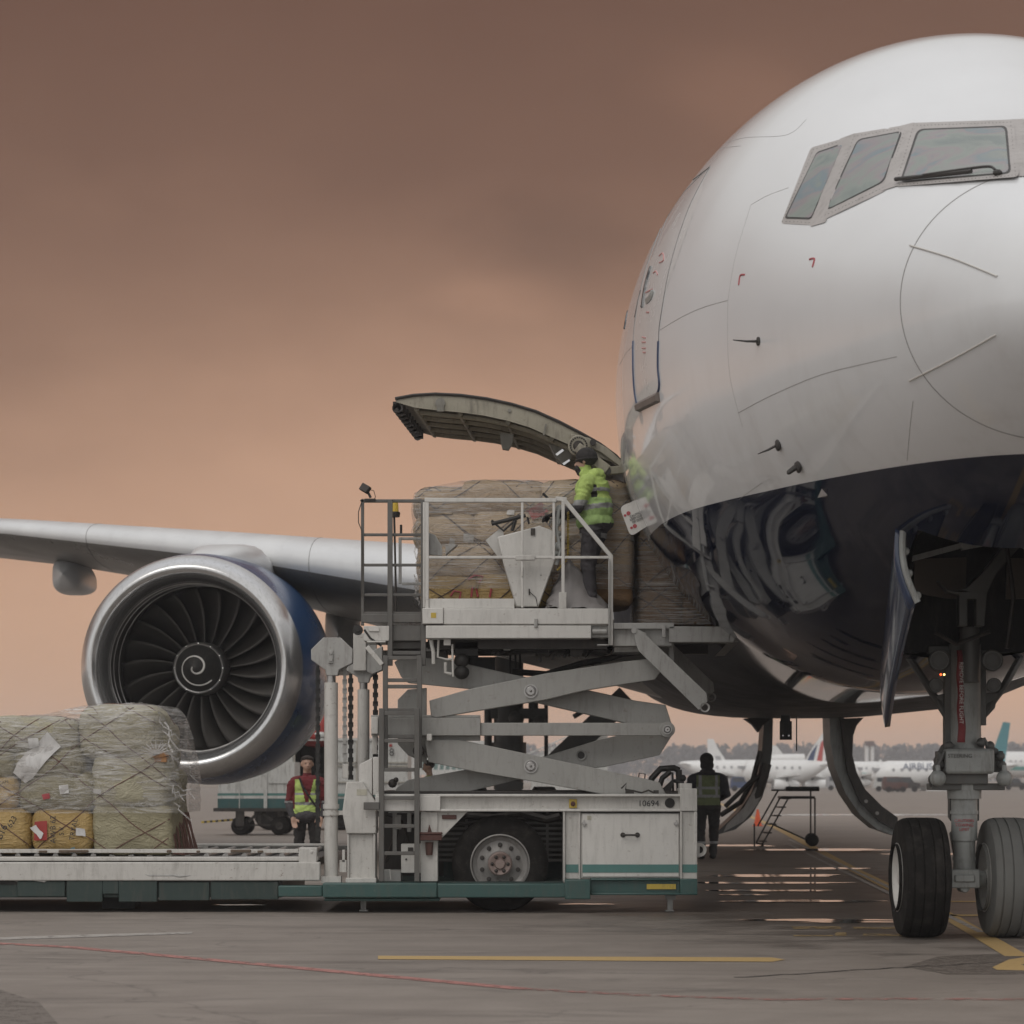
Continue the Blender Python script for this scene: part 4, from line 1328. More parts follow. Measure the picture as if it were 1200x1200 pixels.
b = MB(); b.prism([(872, 842), (906, 840), (894, 850), (889, 858), (882, 849)], 45.9, .3); b.tube([W(891, 880, 45.9), W(882, 915, 45.9), W(868, 940, 46), W(845, 955, 46.2)], .05); b.tube([W(897, 905, 45.8), W(880, 916, 45.8), W(850, 945, 46)], .045)
b.tube([W(899, 895, 45.8), W(889, 930, 45.8), W(868, 958, 46)], .09)
b.build('door_frame', M['dark'], o)
M['doorliner'] = paint('door_pale_liner', (.36, .34, .32), .45, dirt=.5, sc_=3)
b = MB(); b.prism([(893, 932), (886, 945), (872, 962), (848, 975), (852, 966), (872, 946), (886, 922)], 45.75, .02); b.build('door_liner', M['doorliner'], o)
ro_ = [(972, 838), (973, 870), (979, 900), (991, 930), (1008, 955), (1028, 972), (1050, 980)]
ri_ = [(989, 838), (990, 870), (994, 897), (1005, 922), (1020, 945), (1036, 958), (1050, 966)]
o = mgdoor(ro_, ri_, 46, 1.8).build('main_gear_door', M['gear'], plane, ang=60)
b = MB(); b.prism([(985, 842), (1012, 841), (1004, 850), (1000, 862), (999, 885), (1004, 905), (1014, 925), (1034, 945), (1052, 958), (1052, 974), (1030, 962), (1008, 940), (993, 905), (988, 870)], 45.9, .12)
b.build('door_frame', M['dark'], o)
b = MB()
for x, y in ((1015, 939), (1028, 953)):
    b.lathe(W(x, y, 45.88), (0, 1, 0), [(0, .035), (.02, .035)], 10)
b.prism([(1013, 945), (1024, 962), (1026, 964), (1015, 949)], 45.85, .02)
b.build('door_fitting', M['doorliner'], o)

# ---- main gear seen through the scissor lift
DM = 48.5
b = MB(); vcyl(b, 596, 770, 925, .30, DM); vcyl(b, 596, 870, 895, .36, DM); vcyl(b, 625, 800, 850, .10, DM); b.bar(W(640, 905, DM - .3), W(735, 815, DM - .5), .45, .3)
vcyl(b, 640, 800, 895, .04, DM); vcyl(b, 572, 830, 920, .08, DM); b.pbox(575, 830, 640, 842, DM - .2, .3); b.ball(W(605, 842, DM - .4), .16); b.ball(W(632, 845, DM - .4), .12)
b.bar(W(596, 925, DM - 2.0), W(596, 925, DM + 2.0), .5, .4)
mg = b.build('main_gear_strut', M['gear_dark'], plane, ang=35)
for dy in (-1.45, 0, 1.45):
    for dx in (-.7, .7):
        b = MB(); c = Vector((W(597, 900, DM).x + dx, DM + dy, .64))
        b.lathe(c, (1, 0, 0), [(-.24, .40), (-.24, .55), (-.19, .63), (.19, .63), (.24, .55), (.24, .40)], 40)
        b.build('main_tyre', M['tyre'], plane, ang=35)
for x, y in ():
    pass
b = MB(); b.bar(W(672, 840, 50), W(690, 830, 50), .1); b.build('gear_link', M['gear_dark'], mg)
# ------------------------------------------------------------------ cargo loader
LD = 25.8
loader = thing('cargo_loader', 'white and dark green scissor-lift cargo loader raised to the open cargo door', 'cargo loader', (0.2, 27.3, 0))
def P_(name, b, m, parent=None, bevel=.006, **k):
    return b.build(name, m, parent or loader, bevel=bevel, **k)
M['paper_n'] = paint('faded_notice', (.46, .44, .36), .6, dirt=.5, sc_=9)
# --- chassis
b = MB(); b.pbox(443, 932, 800, 950, LD + .05, .10)
chassis = P_('chassis_rail', b, M['white'])
b = MB(); b.pbox(440, 930.5, 800, 933.5, LD - .03, .22); b.pbox(516, 948, 800, 951, LD - .03, .22); b.pbox(440, 933, 516, 950.5, LD - .04, .1)
P_('rail_flange', b, M['white_clean'], chassis)
b = MB(); b.pbox(443, 927, 797, 930.4, LD + .3, 2.3); P_('chassis_deck', b, M['dark'])
b = MB(); b.pbox(443, 934, 797, 950, LD + 2.75, .12); P_('chassis_rail', b, M['white'])
b = MB(); b.pbox(493, 951.2, 513, 1033, LD + .02, .25); P_('chassis_post', b, M['white'])
b = MB(); b.pbox(662, 951.2, 680, 1030, LD + .02, .4); b.pbox(660, 951.2, 662.3, 1034, LD - .02, .5); b.pbox(678, 951.2, 680.3, 1034, LD - .0, .5); P_('chassis_post', b, M['white'])
b = MB(); b.pbox(797, 951, 816, 1030, LD - .02, .5); b.pbox(797.2, 951, 799.5, 1030, LD - .05, .5); b.pbox(813.5, 951, 817, 1030, LD - .05, .5)
b.pbox(797, 924, 817, 950.5, LD - .05, .5); b.pbox(797, 918, 811, 925, LD + .05, .3)
P_('chassis_post', b, M['white'])
b = MB(); b.prism([(513, 951), (548, 951), (518, 982), (513, 984)], LD + .04, .03); P_('gusset_plate', b, M['white'])
b = MB(); b.pbox(518, 955, 535, 960, LD + .02, .01); P_('brown_plate', b, M['rust'])
# cabinet
b = MB(); b.pbox(680.5, 951.8, 797, 1029, LD + .03, 1.2); cab = P_('equipment_cabinet', b, M['white_clean'])
b = MB(); b.pbox(682.5, 953.5, 795.5, 1027.5, LD + .005, .022); cdr = P_('cabinet_door', b, M['white_clean'], cab, bevel=.004)
b = MB(); b.pbox(680.5, 951, 797, 952.8, LD - .01, .05); P_('rubber_seal', b, M['black'], cab)
b = MB(); b.tube([W(730, 978.5, LD), W(730, 978.5, LD - .05), W(747, 978.5, LD - .05), W(747, 978.5, LD)], .011, 6)
b.lathe(W(730, 978.5, LD - .002), (0, 1, 0), [(0, .028), (.01, .028)], 10); b.lathe(W(747, 978.5, LD - .002), (0, 1, 0), [(0, .028), (.01, .028)], 10)
P_('door_handle', b, M['dark'], cab, 0)
for x in (684.5, 792.5):
    b = MB(); b.lathe(W(x, 965, LD - .02), (0, 1, 0), [(0, .018), (.03, .022)], 10); b.pbox(x - 2.8, 964.2, x + 2.8, 965.8, LD - .03, .02); b.pbox(x - .8, 961, x + .8, 969, LD - .005, .01); P_('door_latch', b, M['steel'], cab, 0)
def band(x0, x1, y0, y1, m, d):
    b = MB(); b.pbox(x0, y0, x1, y1, d, .006); return b
b = band(682.5, 795.5, 1013, 1022.5, 0, LD - .002); P_('teal_stripe', b, M['teal'], cab, 0)
b = band(799.6, 813.4, 1013, 1022.5, 0, LD - .026); P_('teal_stripe', b, M['teal'], cab, 0)
b = band(813.4, 817.1, 1013, 1022.5, 0, LD - .057); P_('teal_stripe', b, M['teal'], cab, 0)
b = band(663, 678, 1013, 1022.5, 0, LD + .013); P_('teal_stripe', b, M['teal'], cab, 0)
text_obj('fleet_number', '10694', .092, facing_cam(W(760, 941.8, LD + .045)), M['blacktext'], chassis)
b = MB(); b.pbox(667, 936.5, 676, 947, LD + .02, .04); P_('yellow_socket', b, M['yellow']); b = MB(); b.lathe(W(671.5, 942, LD + .0), (0, 1, 0), [(0, .025), (.03, .028)], 12); P_('socket_knob', b, M['rust'])
b = MB(); b.lathe(W(785, 941, LD + .035), (0, 1, 0), [(0, .052), (.02, .055)], 20); P_('round_port', b, M['black'], None, 0)
# green base
b = MB(); b.pbox(378, 1035, 512, 1052, LD - .18, .25); b.pbox(512.2, 1035.5, 690, 1052, LD - .16, .22); b.pbox(326, 1038, 378, 1051, LD - .1, .2)
b.pbox(662, 1031, 692, 1054, LD - .20, .3); P_('outrigger_beam', b, M['green'], None, .012)
b = MB(); b.pbox(692, 1031, 797, 1047.5, LD - .0, .35); b.pbox(692, 1029.5, 797, 1032, LD - .05, .35); b.pbox(797, 1030, 817.5, 1048, LD - .06, .5); b.pbox(692, 1046.5, 817.5, 1049, LD - .10, .4)
b.pbox(380, 1052.5, 515, 1056, LD - .1, 2.6); P_('bumper_beam', b, M['green'], None, .01)
b = MB(); b.pbox(758, 1036, 792, 1042, LD - .02, .02); P_('yellow_reflector', b, M['yellow'], None, 0)
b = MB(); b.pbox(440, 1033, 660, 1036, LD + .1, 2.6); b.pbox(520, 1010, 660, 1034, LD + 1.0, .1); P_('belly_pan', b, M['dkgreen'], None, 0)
for x in (425, 786):
    b = MB(); b.pbox(x - 2.5, 1050, x + 2.5, 1066, LD + .2, .06); b.pbox(x - 6, 1049, x + 6, 1054, LD + .17, .12)
    z0 = W(0, 1066, LD).z; b.box((W(x - 2.6, 0, LD).x, LD + .19, 0.005), (W(x + 2.6, 0, LD).x, LD + .27, .2)); b.box((W(x - 5, 0, LD).x, LD + .14, 0.005), (W(x + 5, 0, LD).x, LD + .32, .02)); P_('jack_leg', b, M['grey'], None, .003)
# dark machinery behind the wheel
b = MB()
for k in range(9):
    y = 957 + k * 6.2
    b.pbox(512, y, 661, y + 2.8, LD + .75, .06)
for x in (545, 600, 640): b.pbox(x, 952, x + 3, 1010, LD + .72, .05)
P_('radiator_grille', b, M['ladder'], None, 0)
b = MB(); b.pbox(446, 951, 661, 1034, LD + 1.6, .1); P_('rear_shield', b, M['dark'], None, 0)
b = MB()
b.tube([W(540, 958, LD + .5), W(548, 955, LD + .4), W(580, 958, LD + .4), W(600, 954, LD + .45), W(610, 953, LD + .5)], .04); b.tube([W(610, 952, LD + .5), W(640, 960, LD + .5), W(656, 956, LD + .5)], .05)
b.tube([W(520, 975, LD + .4), W(530, 968, LD + .4), W(560, 963, LD + .35), W(600, 966, LD + .4)], .02); P_('hydraulic_hose', b, M['dark'], None, 0)
# wheel
def truck_wheel(x, y, d, r0=.525, w=.34):
    c = Vector((W(x, y, d).x, d + w / 2, r0 - .003))
    b = MB(); prof = [(-w / 2, .31), (-w / 2 - .012, .34), (-w / 2 - .02, .40), (-w / 2 - .008, .46), (-w / 2 + .03, .505), (-w * .3, r0), (-.1, r0), (-.09, r0 - .012), (-.08, r0), (.08, r0), (w * .3, r0), (w / 2, .48), (w / 2, .31)]
    b.lathe(c, (0, 1, 0), prof, 72, False); ty = P_('tyre', b, M['tyre'], None, 0, ang=30)
    b = MB(); b.lathe(c, (0, 1, 0), [(-w / 2 + .02, .315), (-w / 2 - .015, .325), (-w / 2 - .02, .31), (-w / 2 + .035, .295), (-w / 2 + .055, .25), (-w / 2 + .045, .18), (-w / 2 + .02, .14), (-w / 2 + .02, .001)], 56, False)
    rim = P_('wheel_rim', b, M['rimgrey'], ty, 0, ang=30)
    b = MB(); b.lathe(c, (0, 1, 0), [(-w / 2 + .03, .135), (-w / 2 - .03, .13), (-w / 2 - .045, .115), (-w / 2 - .03, .06), (-w / 2 - .06, .05), (-w / 2 - .06, .001)], 28, False); P_('hub', b, M['hubrust'], ty, 0, ang=30)
    b = MB()
    for k in range(10):
        a = 2 * math.pi * (k + .5) / 10
        b.lathe(c + Vector((math.cos(a) * .205, -w / 2 + .052, math.sin(a) * .205)), (0, -1, 0), [(0, .026), (.012, .026), (.013, .016), (.04, .016)], 8)
    P_('wheel_nuts', b, M['dark'], ty, 0)
    b = MB()
    for k in range(6):
        a = 2 * math.pi * k / 6
        b.ball(c + Vector((math.cos(a) * .085, -w / 2 - .045, math.sin(a) * .085)), .02, 8)
    P_('hub_bolts', b, M['dark'], ty, 0)
M['hubrust'] = paint('rusted_pink_hub', (.26, .20, .18), .6, dirt=.8, dirtcol=(.08, .03, .02), streak=False, sc_=10, metal=.3)
M['rimgrey'] = paint('grey_wheel_rim', (.22, .21, .20), .5, metal=.2, dirt=.6, sc_=5)
truck_wheel(586, 1010, LD + .12)
truck_wheel(586, 1010, LD + 2.2)
# left column and boxes
b = MB(); b.prism([(406, 916), (425, 916), (441, 941), (441, 977), (406, 977), (401, 952)], LD - .02, .35); P_('column_cover', b, M['white'], None, .012)
b = MB(); b.pbox(407.5, 977.2, 439.5, 1033, LD + .04, .3); b.pbox(407, 977.2, 409, 1033, LD - .0, .3); b.pbox(437.5, 977.2, 440, 1033, LD - .0, .3); b.pbox(405, 1029, 441, 1034.5, LD - .03, .3); P_('column_base', b, M['white'])
b = MB(); b.prism([(421, 896), (436, 888), (436, 935), (421, 920)], LD + .1, .2); b.pbox(437, 887, 444, 932, LD + .1, .05); P_('slanted_cover', b, M['white_clean'])
b = MB(); b.pbox(426, 940, 446, 949, LD - .12, .05); P_('ladder_bracket', b, M['ladder'])
b = MB(); b.pbox(455, 951.5, 492, 953, LD + .5, .5); b.pbox(460, 952, 465, 1000, LD + .3, .05); b.pbox(477, 952, 482, 975, LD + .3, .1); b.pbox(445, 1020, 470, 1033, LD + .2, .3)
b.pbox(462, 955, 470, 972, LD + .28, .1); P_('valve_frame', b, M['grey'])
b = MB(); b.pbox(470, 989, 493, 1023, LD + .1, .2); cbx = P_('control_box', b, M['white_clean']); b = MB(); b.pbox(478, 993, 484, 998.5, LD + .085, .02); b.pbox(475, 1006, 477, 1008, LD + .085, .02); P_('box_label', b, M['dark'], cbx, 0)
b = MB(); b.pbox(489, 975.5, 518, 978, LD - .10, .35); b.pbox(489, 978, 518, 985, LD - .09, .02); b.prism([(501, 975), (503, 966), (506, 975)], LD + .0, .02); P_('red_step', b, M['rust'])
b = MB(); b.lathe(W(503, 1002, LD + .0), (0, 0, 1), [(0, .035), (.12, .045), (.14, .045)], 14); P_('red_pot', b, M['rust'], None, 0)
b = MB(); b.tube([W(448, 1031, LD + .05), W(448, 1020, LD + .05), W(457, 1019, LD + .05), W(458, 1031, LD + .05)], .008); P_('grab_loop', b, M['white'], None, 0)
b = MB(); b.tube([W(455, 955, LD + .4), W(470, 962, LD + .3), W(462, 985, LD + .35), W(452, 1010, LD + .4)], .02); b.tube([W(485, 953, LD + .4), W(474, 970, LD + .35), W(480, 1000, LD + .4)], .015)
b.lathe(W(465, 942, LD + .0), (0, 1, 0), [(0, .035), (.03, .038)], 14); b.ball(W(460, 918, LD + .3), .05, 8); b.ball(W(464, 914, LD + .3), .03, 8); P_('hose_bundle', b, M['dark'], None, 0)
b = MB(); b.lathe(W(820, 996, LD + .1), (0, 1, 0), [(0, .04), (-.01, .075), (.06, .075), (.07, .04)], 20, False); b.pbox(815, 990, 820, 1005, LD + .1, .06); P_('tow_eye', b, M['white'], None, .004)
b = MB(); b.tube([W(760, 925, LD + .6), W(764, 912, LD + .6), W(774, 901, LD + .6), W(790, 900, LD + .6), W(796, 903, LD + .6)], .035); b.tube([W(771, 928, LD + .6), W(776, 912, LD + .6), W(786, 904, LD + .6)], .03)
b.tube([W(796, 902, LD + .55), W(797, 928, LD + .55)], .03); b.tube([W(790, 915, LD + .55), W(801, 918, LD + .5)], .02); b.ball(W(800, 912, LD + .55), .04, 8); b.prism([(776, 925), (790, 912), (786, 930), (776, 930)], LD + .5, .1)
b.tube([W(788, 905, LD + .55), W(789, 930, LD + .55)], .012); b.tube([W(793, 905, LD + .55), W(794, 930, LD + .55)], .012); P_('control_valve', b, M['black'], None, 0)
b = MB(); b.tube([W(748, 917, LD + .3), W(749, 906, LD + .3), W(756, 907, LD + .3), W(755, 919, LD + .3)], .008, 6); b.tube([W(728, 924, LD), W(734, 918, LD), W(733, 925, LD), W(743, 927, LD), W(752, 929, LD), (W(760, 926, LD)), W(766, 929, LD)], .010)
b.pbox(733, 925.5, 743, 930, LD - .02, .05); b.pbox(766, 926, 772, 930, LD - .02, .05); P_('small_hose', b, M['dark'], None, 0)
# lift columns
def lift_column(x0, x1, ytop, ybot, d, collar):
    xc = (x0 + x1) / 2; r = (x1 - x0) / 2 * d / F
    b = MB(); a = W(xc, ybot, d); c = W(xc, ytop, d)
    b.lathe(a, (0, 0, 1), [(0, r), ((c - a).z, r)], 28)
    if collar:
        for y in (945, 953): b.lathe(W(xc, y, d), (0, 0, 1), [(-.025, r * 1.2), (.025, r * 1.2)], 28)
        b.pbox(x0 - 3.5, 1027, x1 + 3.5, 1034.8, d - r * 1.2, r * 2.4); b.pbox(x1, 950, x1 + 12, 955, d - .03, .06); b.pbox(x1 + 2, 1008, x1 + 10, 1022, d - .05, .1); b.pbox(x1 + 5, 996, x1 + 8, 1010, d - .05, .1)
    col = P_('lift_column', b, M['white'], None, 0, ang=35)
    b = MB(); b.lathe(W(xc, ytop, d), (0, 0, 1), [(0, r * .68), (.12, r * .68)], 20); P_('piston_rod', b, M['steel'], col, 0)
    return col
c1 = lift_column(380, 396, 800, 1033, LD + .15, True)
c2 = lift_column(419, 433, 808, 960, LD + 1.4, False)
b = MB(); b.prism([(379, 747), (399, 747), (413, 760), (413, 777), (397, 785), (396, 791.5), (382, 791.5), (381, 785), (364.5, 773), (364.5, 761)], LD + .08, .16); h1 = P_('chain_head_plate', b, M['grey'], c1, .008)
b = MB(); b.pbox(384.5, 762, 390, 777, LD + .05, .03); b.lathe(W(387.5, 765, LD + .04), (0, 1, 0), [(0, .02), (.02, .02)], 8); b.lathe(W(387.5, 773, LD + .04), (0, 1, 0), [(0, .02), (.02, .02)], 8); P_('pin_bracket', b, M['grey'], c1, .003)
b = MB(); b.prism([(414, 748), (441, 748), (441, 788), (434, 794), (432, 800), (420, 800), (419, 794), (405, 785), (414, 772)], LD + 1.35, .12); P_('chain_head_plate', b, M['grey'], c2, .008)
b = MB(); b.pbox(414, 742, 429, 786, LD + 1.28, .08); P_('head_cover', b, M['white'], c2, .006)
def chain(x, y0, y1, d, m, lr=.026):
    b = MB(); p = W(x, y0, d); q = W(x, y1, d); n = int((p.z - q.z) / .05)
    for k in range(n):
        z = p.z - (k + .5) * .05
        if k % 2: b.box((p.x - lr, d - .012, z - .028), (p.x + lr, d + .012, z + .028))
        else: b.box((p.x - lr * .62, d - .03, z - .028), (p.x + lr * .62, d + .03, z + .028))
    P_('leaf_chain', b, m, None, 0)
chain(372.5, 780, 990, LD + .15, M['black']); chain(404, 780, 900, LD + .2, M['grey'], .024); chain(411, 790, 915, LD + 1.4, M['black'], .03); chain(440, 786, 890, LD + 1.4, M['black'], .03)
b = MB(); b.pbox(401, 895, 408, 912, LD + .18, .05); P_('chain_anchor', b, M['white'])
# ladders
def ladder(x0, x1, y0, y1, rungs, d, w=.055, mt='ladder'):
    b = MB(); a, c = W(x0, y0, d), W(x0, y1, d)
    r2 = w * F / d / 2
    for x in (x0, x1): b.pbox(x - r2, y0, x + r2, y1, d, w)
    for y in rungs: b.pbox(x0 + r2, y - 2.2, x1 - r2, y + 2.2, d + .008, w * .7)
    return P_('access_ladder', b, M[mt], None, .004)
ladder(447, 488.5, 830, 1033, [836, 868, 902, 935, 968, 1000], LD - .12)
ladder(451.5, 491.5, 768, 900, [771, 797, 804.5, 832, 863], LD + .0)
ladder(457, 496, 585, 780, [765], LD + .12)
b = MB(); b.pbox(423, 585, 426.5, 733, LD + .16, .05); b.pbox(423, 585, 500, 588.6, LD + .16, .05)
for y in (626.5, 662, 697, 718.5): b.pbox(426.5, y - 1.6, 495, y + 1.6, LD + .17, .04)
b.pbox(455, 588, 458.2, 733, LD + .13, .05)
for (x0, y0, x1, y1) in ((423, 585, 426.5, 730),): b.pbox(x0, y0, x1, y1, LD + 2.4, .05)
b.bar(W(424.7, 587, LD + .2), W(424.7, 587, LD + 2.4) * 1 + Vector((0, 0, 0)), .04)
P_('ladder_cage', b, M['ladder'], None, .004)
b = MB(); b.pbox(424, 719.5, 495, 729.5, LD + .15, .06); P_('toe_board', b, M['ladder'])
b = MB(); b.pbox(426, 733.5, 456, 751, LD + .10, .5); b.pbox(430, 751, 452, 753, LD + .06, .5); P_('hinge_box', b, M['white'])
b = MB(); b.pbox(432.5, 735.5, 444, 739.5, LD + .08, .02); P_('bolt_plate', b, M['white_clean'], None, 0)
b = MB(); b.pbox(457, 732.5, 494, 751, LD + .18, .4); b.pbox(455, 751.5, 494, 760, LD + .3, .4); b.pbox(448, 762, 492, 770, LD + .5, .3); P_('step_panel', b, M['ladder'])
b = MB(); b.bar(W(430, 758, LD), W(448, 779, LD), .05); P_('strut_bar', b, M['white'])
b = MB(); b.prism([(422, 770), (448, 757), (448, 785), (436, 790), (428, 786)], LD + 1.3, .2); P_('bracket_block', b, M['grey'])
b = MB(); b.lathe(W(419, 738, LD + .1), (0, 1, 0), [(0, .055), (.08, .055)], 20); b.lathe(W(419, 738, LD + .08), (0, 1, 0), [(0, .022), (.02, .022)], 10)
b.tube([W(427, 738, LD + .1), W(434, 748, LD + .1), W(443, 754, LD + .1), W(447, 757, LD + .1)], .012); P_('cable_reel', b, M['black'], None, 0)
# flood light and beacon
b = MB(); fc = W(428, 572.5, LD + .2)
rm = Matrix.Rotation(R(32), 3, 'Y') @ Matrix.Rotation(R(-25), 3, 'Z')
def obox(b, c, s3, rm):
    x, y, z = [v / 2 for v in s3]
    q = [rm @ Vector((i * x, j * y, k * z)) + c for k in (-1, 1) for i, j in ((-1, -1), (1, -1), (1, 1), (-1, 1))]
    return b.hexa(q[:4], q[4:])
obox(b, fc, (.11, .06, .085), rm); fl = P_('flood_light', b, M['dark'], None, .01)
b = MB(); b.tube([fc + Vector((.03, 0, -.04)), fc + Vector((.06, 0, -.10))], .014); b.pbox(427, 584.2, 440, 586.5, LD + .12, .1); b.tube([W(434, 574, LD + .2), W(438, 575, LD + .2), W(440, 582, LD + .2), W(438, 587, LD + .2)], .004)
b.tube([W(424, 588, LD + .14), W(420, 600, LD + .14), W(420, 612, LD + .14), W(424, 622, LD + .14), W(424, 700, LD + .13)], .005); P_('lamp_cable', b, M['dark'], fl, 0)
b = MB(); c = W(462, 600, LD + .55); b.lathe(c, (0, 0, 1), [(0, .05), (.08, .045), (.105, .04), (.11, .0)], 18, False); bc = P_('amber_beacon', b, M['amber'], None, 0, ang=40)
b = MB(); b.lathe(c, (0, 0, 1), [(0, .06), (-.01, .068), (-.055, .060), (-.06, .01)], 18); b.tube([c + Vector((0, 0, -.06)), W(464.5, 717, LD + .55)], .012, 8); P_('beacon_pole', b, M['dark'], bc, 0, ang=35)
b = MB(); b.tube([W(470, 615, LD + .5), W(470, 627, LD + .5)], .014); P_('lever_grip', b, M['black'], None, 0)
b = MB(); b.pbox(467, 629.5, 495, 632.5, LD + .5, .05); b.pbox(467, 632.5, 470.5, 684, LD + .5, .05); b.pbox(471, 682.5, 495, 685.5, LD + .5, .05); P_('gate_frame', b, M['grey'], None, .003)
# --- upper platform
b = MB(); b.pbox(497.5, 583.5, 652, 588.3, LD + .03, .055); b.pbox(500.5, 651.5, 718, 654.6, LD + .04, .045)
for x0, x1, y0, y1 in ((498, 502.5, 588, 730), (610.5, 613.5, 588.5, 712), (647.5, 650.5, 588.5, 656), (658, 661.8, 586, 731), (714, 718.5, 650, 756)):
    b.pbox(x0, y0, x1, y1, LD + .035, .05)
b.bar(W(662, 587, LD + .06), W(716, 652, LD + .06), .045); b.bar(W(651, 584.5, LD + .06), W(664, 585.5, LD + .06), .045)
b.pbox(495.5, 588.5, 498, 712, LD + .03, .05)
P_('guard_rail', b, M['white_clean'], None, .005)
b = MB(); b.pbox(604, 650.5, 627, 656.2, LD + .02, .07); b.pbox(611, 665, 613, 676, LD + .02, .03); b.pbox(655, 694, 664, 713, LD + .01, .03); P_('rail_clamp', b, M['white'], None, .005)
b = MB(); b.pbox(502.5, 701.5, 603, 713, LD + .06, .03); P_('kick_plate', b, M['white_clean'])
b = MB(); b.pbox(495, 712.5, 519.5, 731, LD - .02, .3); b.pbox(519.8, 713, 713, 731.5, LD + .0, .22); b.pbox(499, 733, 693, 748, LD - .01, .2); b.pbox(519, 731.4, 712, 733, LD + .03, .1)
plat = P_('platform_beam', b, M['white_clean'], None, .01)
b = MB(); b.pbox(693, 733.5, 713, 747, LD + .06, .12); b.tube([W(694, 740, LD + .03), W(711, 740, LD + .03)], .03); b.pbox(713, 655, 714.8, 756, LD - .01, .03); b.pbox(700, 755, 714, 756.5, LD - .01, .1); b.pbox(626, 725, 630, 735, LD - .03, .04); P_('beam_end', b, M['grey'], None, .004)
b = MB(); z_ = W(0, 713, LD).z; b.box((W(496, 0, LD).x, LD + .25, z_ - .06), (W(715, 0, LD).x, LD + 3.0, z_)); P_('platform_deck', b, M['grey'])
b = MB(); b.box((W(497, 0, LD).x, LD + 2.9, z_ - .32), (W(715, 0, LD).x, LD + 3.05, z_ - .0)); P_('platform_beam', b, M['white'], None, .01)
b = MB(); b.box((W(500, 0, LD).x, LD + .3, z_ - .42), (W(712, 0, LD).x, LD + .5, z_ - .32)); b.pbox(520, 749, 713, 757, LD + .5, 2.0); b.pbox(540, 757, 600, 766, LD + .8, .5); b.pbox(470, 752, 520, 764, LD + .6, 1.8); P_('under_frame', b, M['dark'], None, 0)
# conveyor wheels and teeth beneath
b = MB()
for k, (x, h_) in enumerate(((633, 12), (641, 6), (648, 9), (655, 6), (662, 7), (668, 5), (675, 5))):
    b.prism([(x - 3, 764), (x + 3, 764), (x + 1.6, 764 + h_), (x - 1.6, 764 + h_)], LD + .7, .1)
b.pbox(628, 757, 712, 766, LD + .6, .6); P_('roller_track', b, M['dark'], None, 0)
b = MB(); b.tube([W(505, 750, LD + .1), W(508, 765, LD + .1), W(508, 778, LD + .1)], .022); b.tube([W(514, 750, LD + .1), W(513, 770, LD + .1), W(524, 773, LD + .1), W(530, 772, LD + .1)], .014); b.tube([W(530, 755, LD + .1), W(531, 793, LD + .1)], .012); b.tube([W(522, 776, LD + .1), W(522, 788, LD + .1), W(529, 790, LD + .1)], .018)
b.pbox(520, 748.5, 528, 756, LD + .05, .1); P_('pipe_run', b, M['white'], None, 0)
b = MB(); b.ball(W(541, 774, LD + .25), .085, 14, (1, .8, .9)); b.ball(W(541, 788, LD + .25), .085, 14, (1, .8, .9)); b.pbox(533, 752, 560, 768, LD + .3, .4); b.pbox(548, 770, 580, 786, LD + .9, .5); P_('hydraulic_motor', b, M['black'], None, 0, ang=50)
b = MB()
rr_ = random.Random(3)
for k in range(7):
    y = 752 + k * 2; P = [W(545 + 25 * j + rr_.uniform(-5, 5), y + 3 * math.sin(j + k) + rr_.uniform(-2, 2), LD + .45 + .03 * k) for j in range(7)]
    b.tube(P, .012 + .006 * (k % 3), 6)
for x in (598, 604, 609): b.tube([W(x, 760, LD + 1), W(x + rr_.uniform(-2, 2), 775, LD + 1), W(x, 790, LD + 1)], .012)
b.tube([W(600, 787, LD + .9), W(640, 790, LD + .9), W(680, 778, LD + .9), W(712, 772, LD + .9), W(730, 766, LD + .9), W(750, 764, LD + .9)], .035)
P_('hose_loom', b, M['black'], None, 0)
b = MB()
rq = random.Random(15)
for k in range(34):
    x = 500 + rq.random() * 205; y = 752 + rq.random() * 9; w_ = 3 + rq.random() * 12; h_ = 2 + rq.random() * 8; d_ = LD + .45 + rq.random() * 1.2
    b = MB(); b.pbox(x, y, x + w_, y + h_, d_, .08); P_('hydraulic_block', b, M['dark'], None, 0)
for k in range(10):
    b = MB(); x = 505 + rq.random() * 190; b.tube([W(x, 752, LD + .5), W(x + rq.uniform(-8, 8), 764 + rq.random() * 6, LD + .5), W(x + rq.uniform(10, 26), 756, LD + .6)], .010 + .01 * rq.random(), 6); P_('hydraulic_hose', b, M['dark'], None, 0)
b = MB()
for (x, y, w_, h_) in ((498, 759, 10, 4), (560, 750.5, 20, 3), (610, 751, 26, 3.5), (655, 752, 12, 3), (590, 757, 8, 5)): b.pbox(x, y, x + w_, y + h_, LD + .35, .06)
P_('under_platform_plate', b, M['grey'], None, .003)
# warning labels and lashing rings
b = MB(); b.pbox(505, 718, 511, 724, LD - .025, .006); b.pbox(706, 737, 710, 742, LD + .05, .006); P_('yellow_label', b, M['yellow'], None, 0)
b = MB(); b.pbox(418, 925, 430, 932, LD - .024, .005); b.pbox(688, 956, 693, 961, LD + .0, .005); P_('paper_notice', b, M['paper_n'], None, 0)
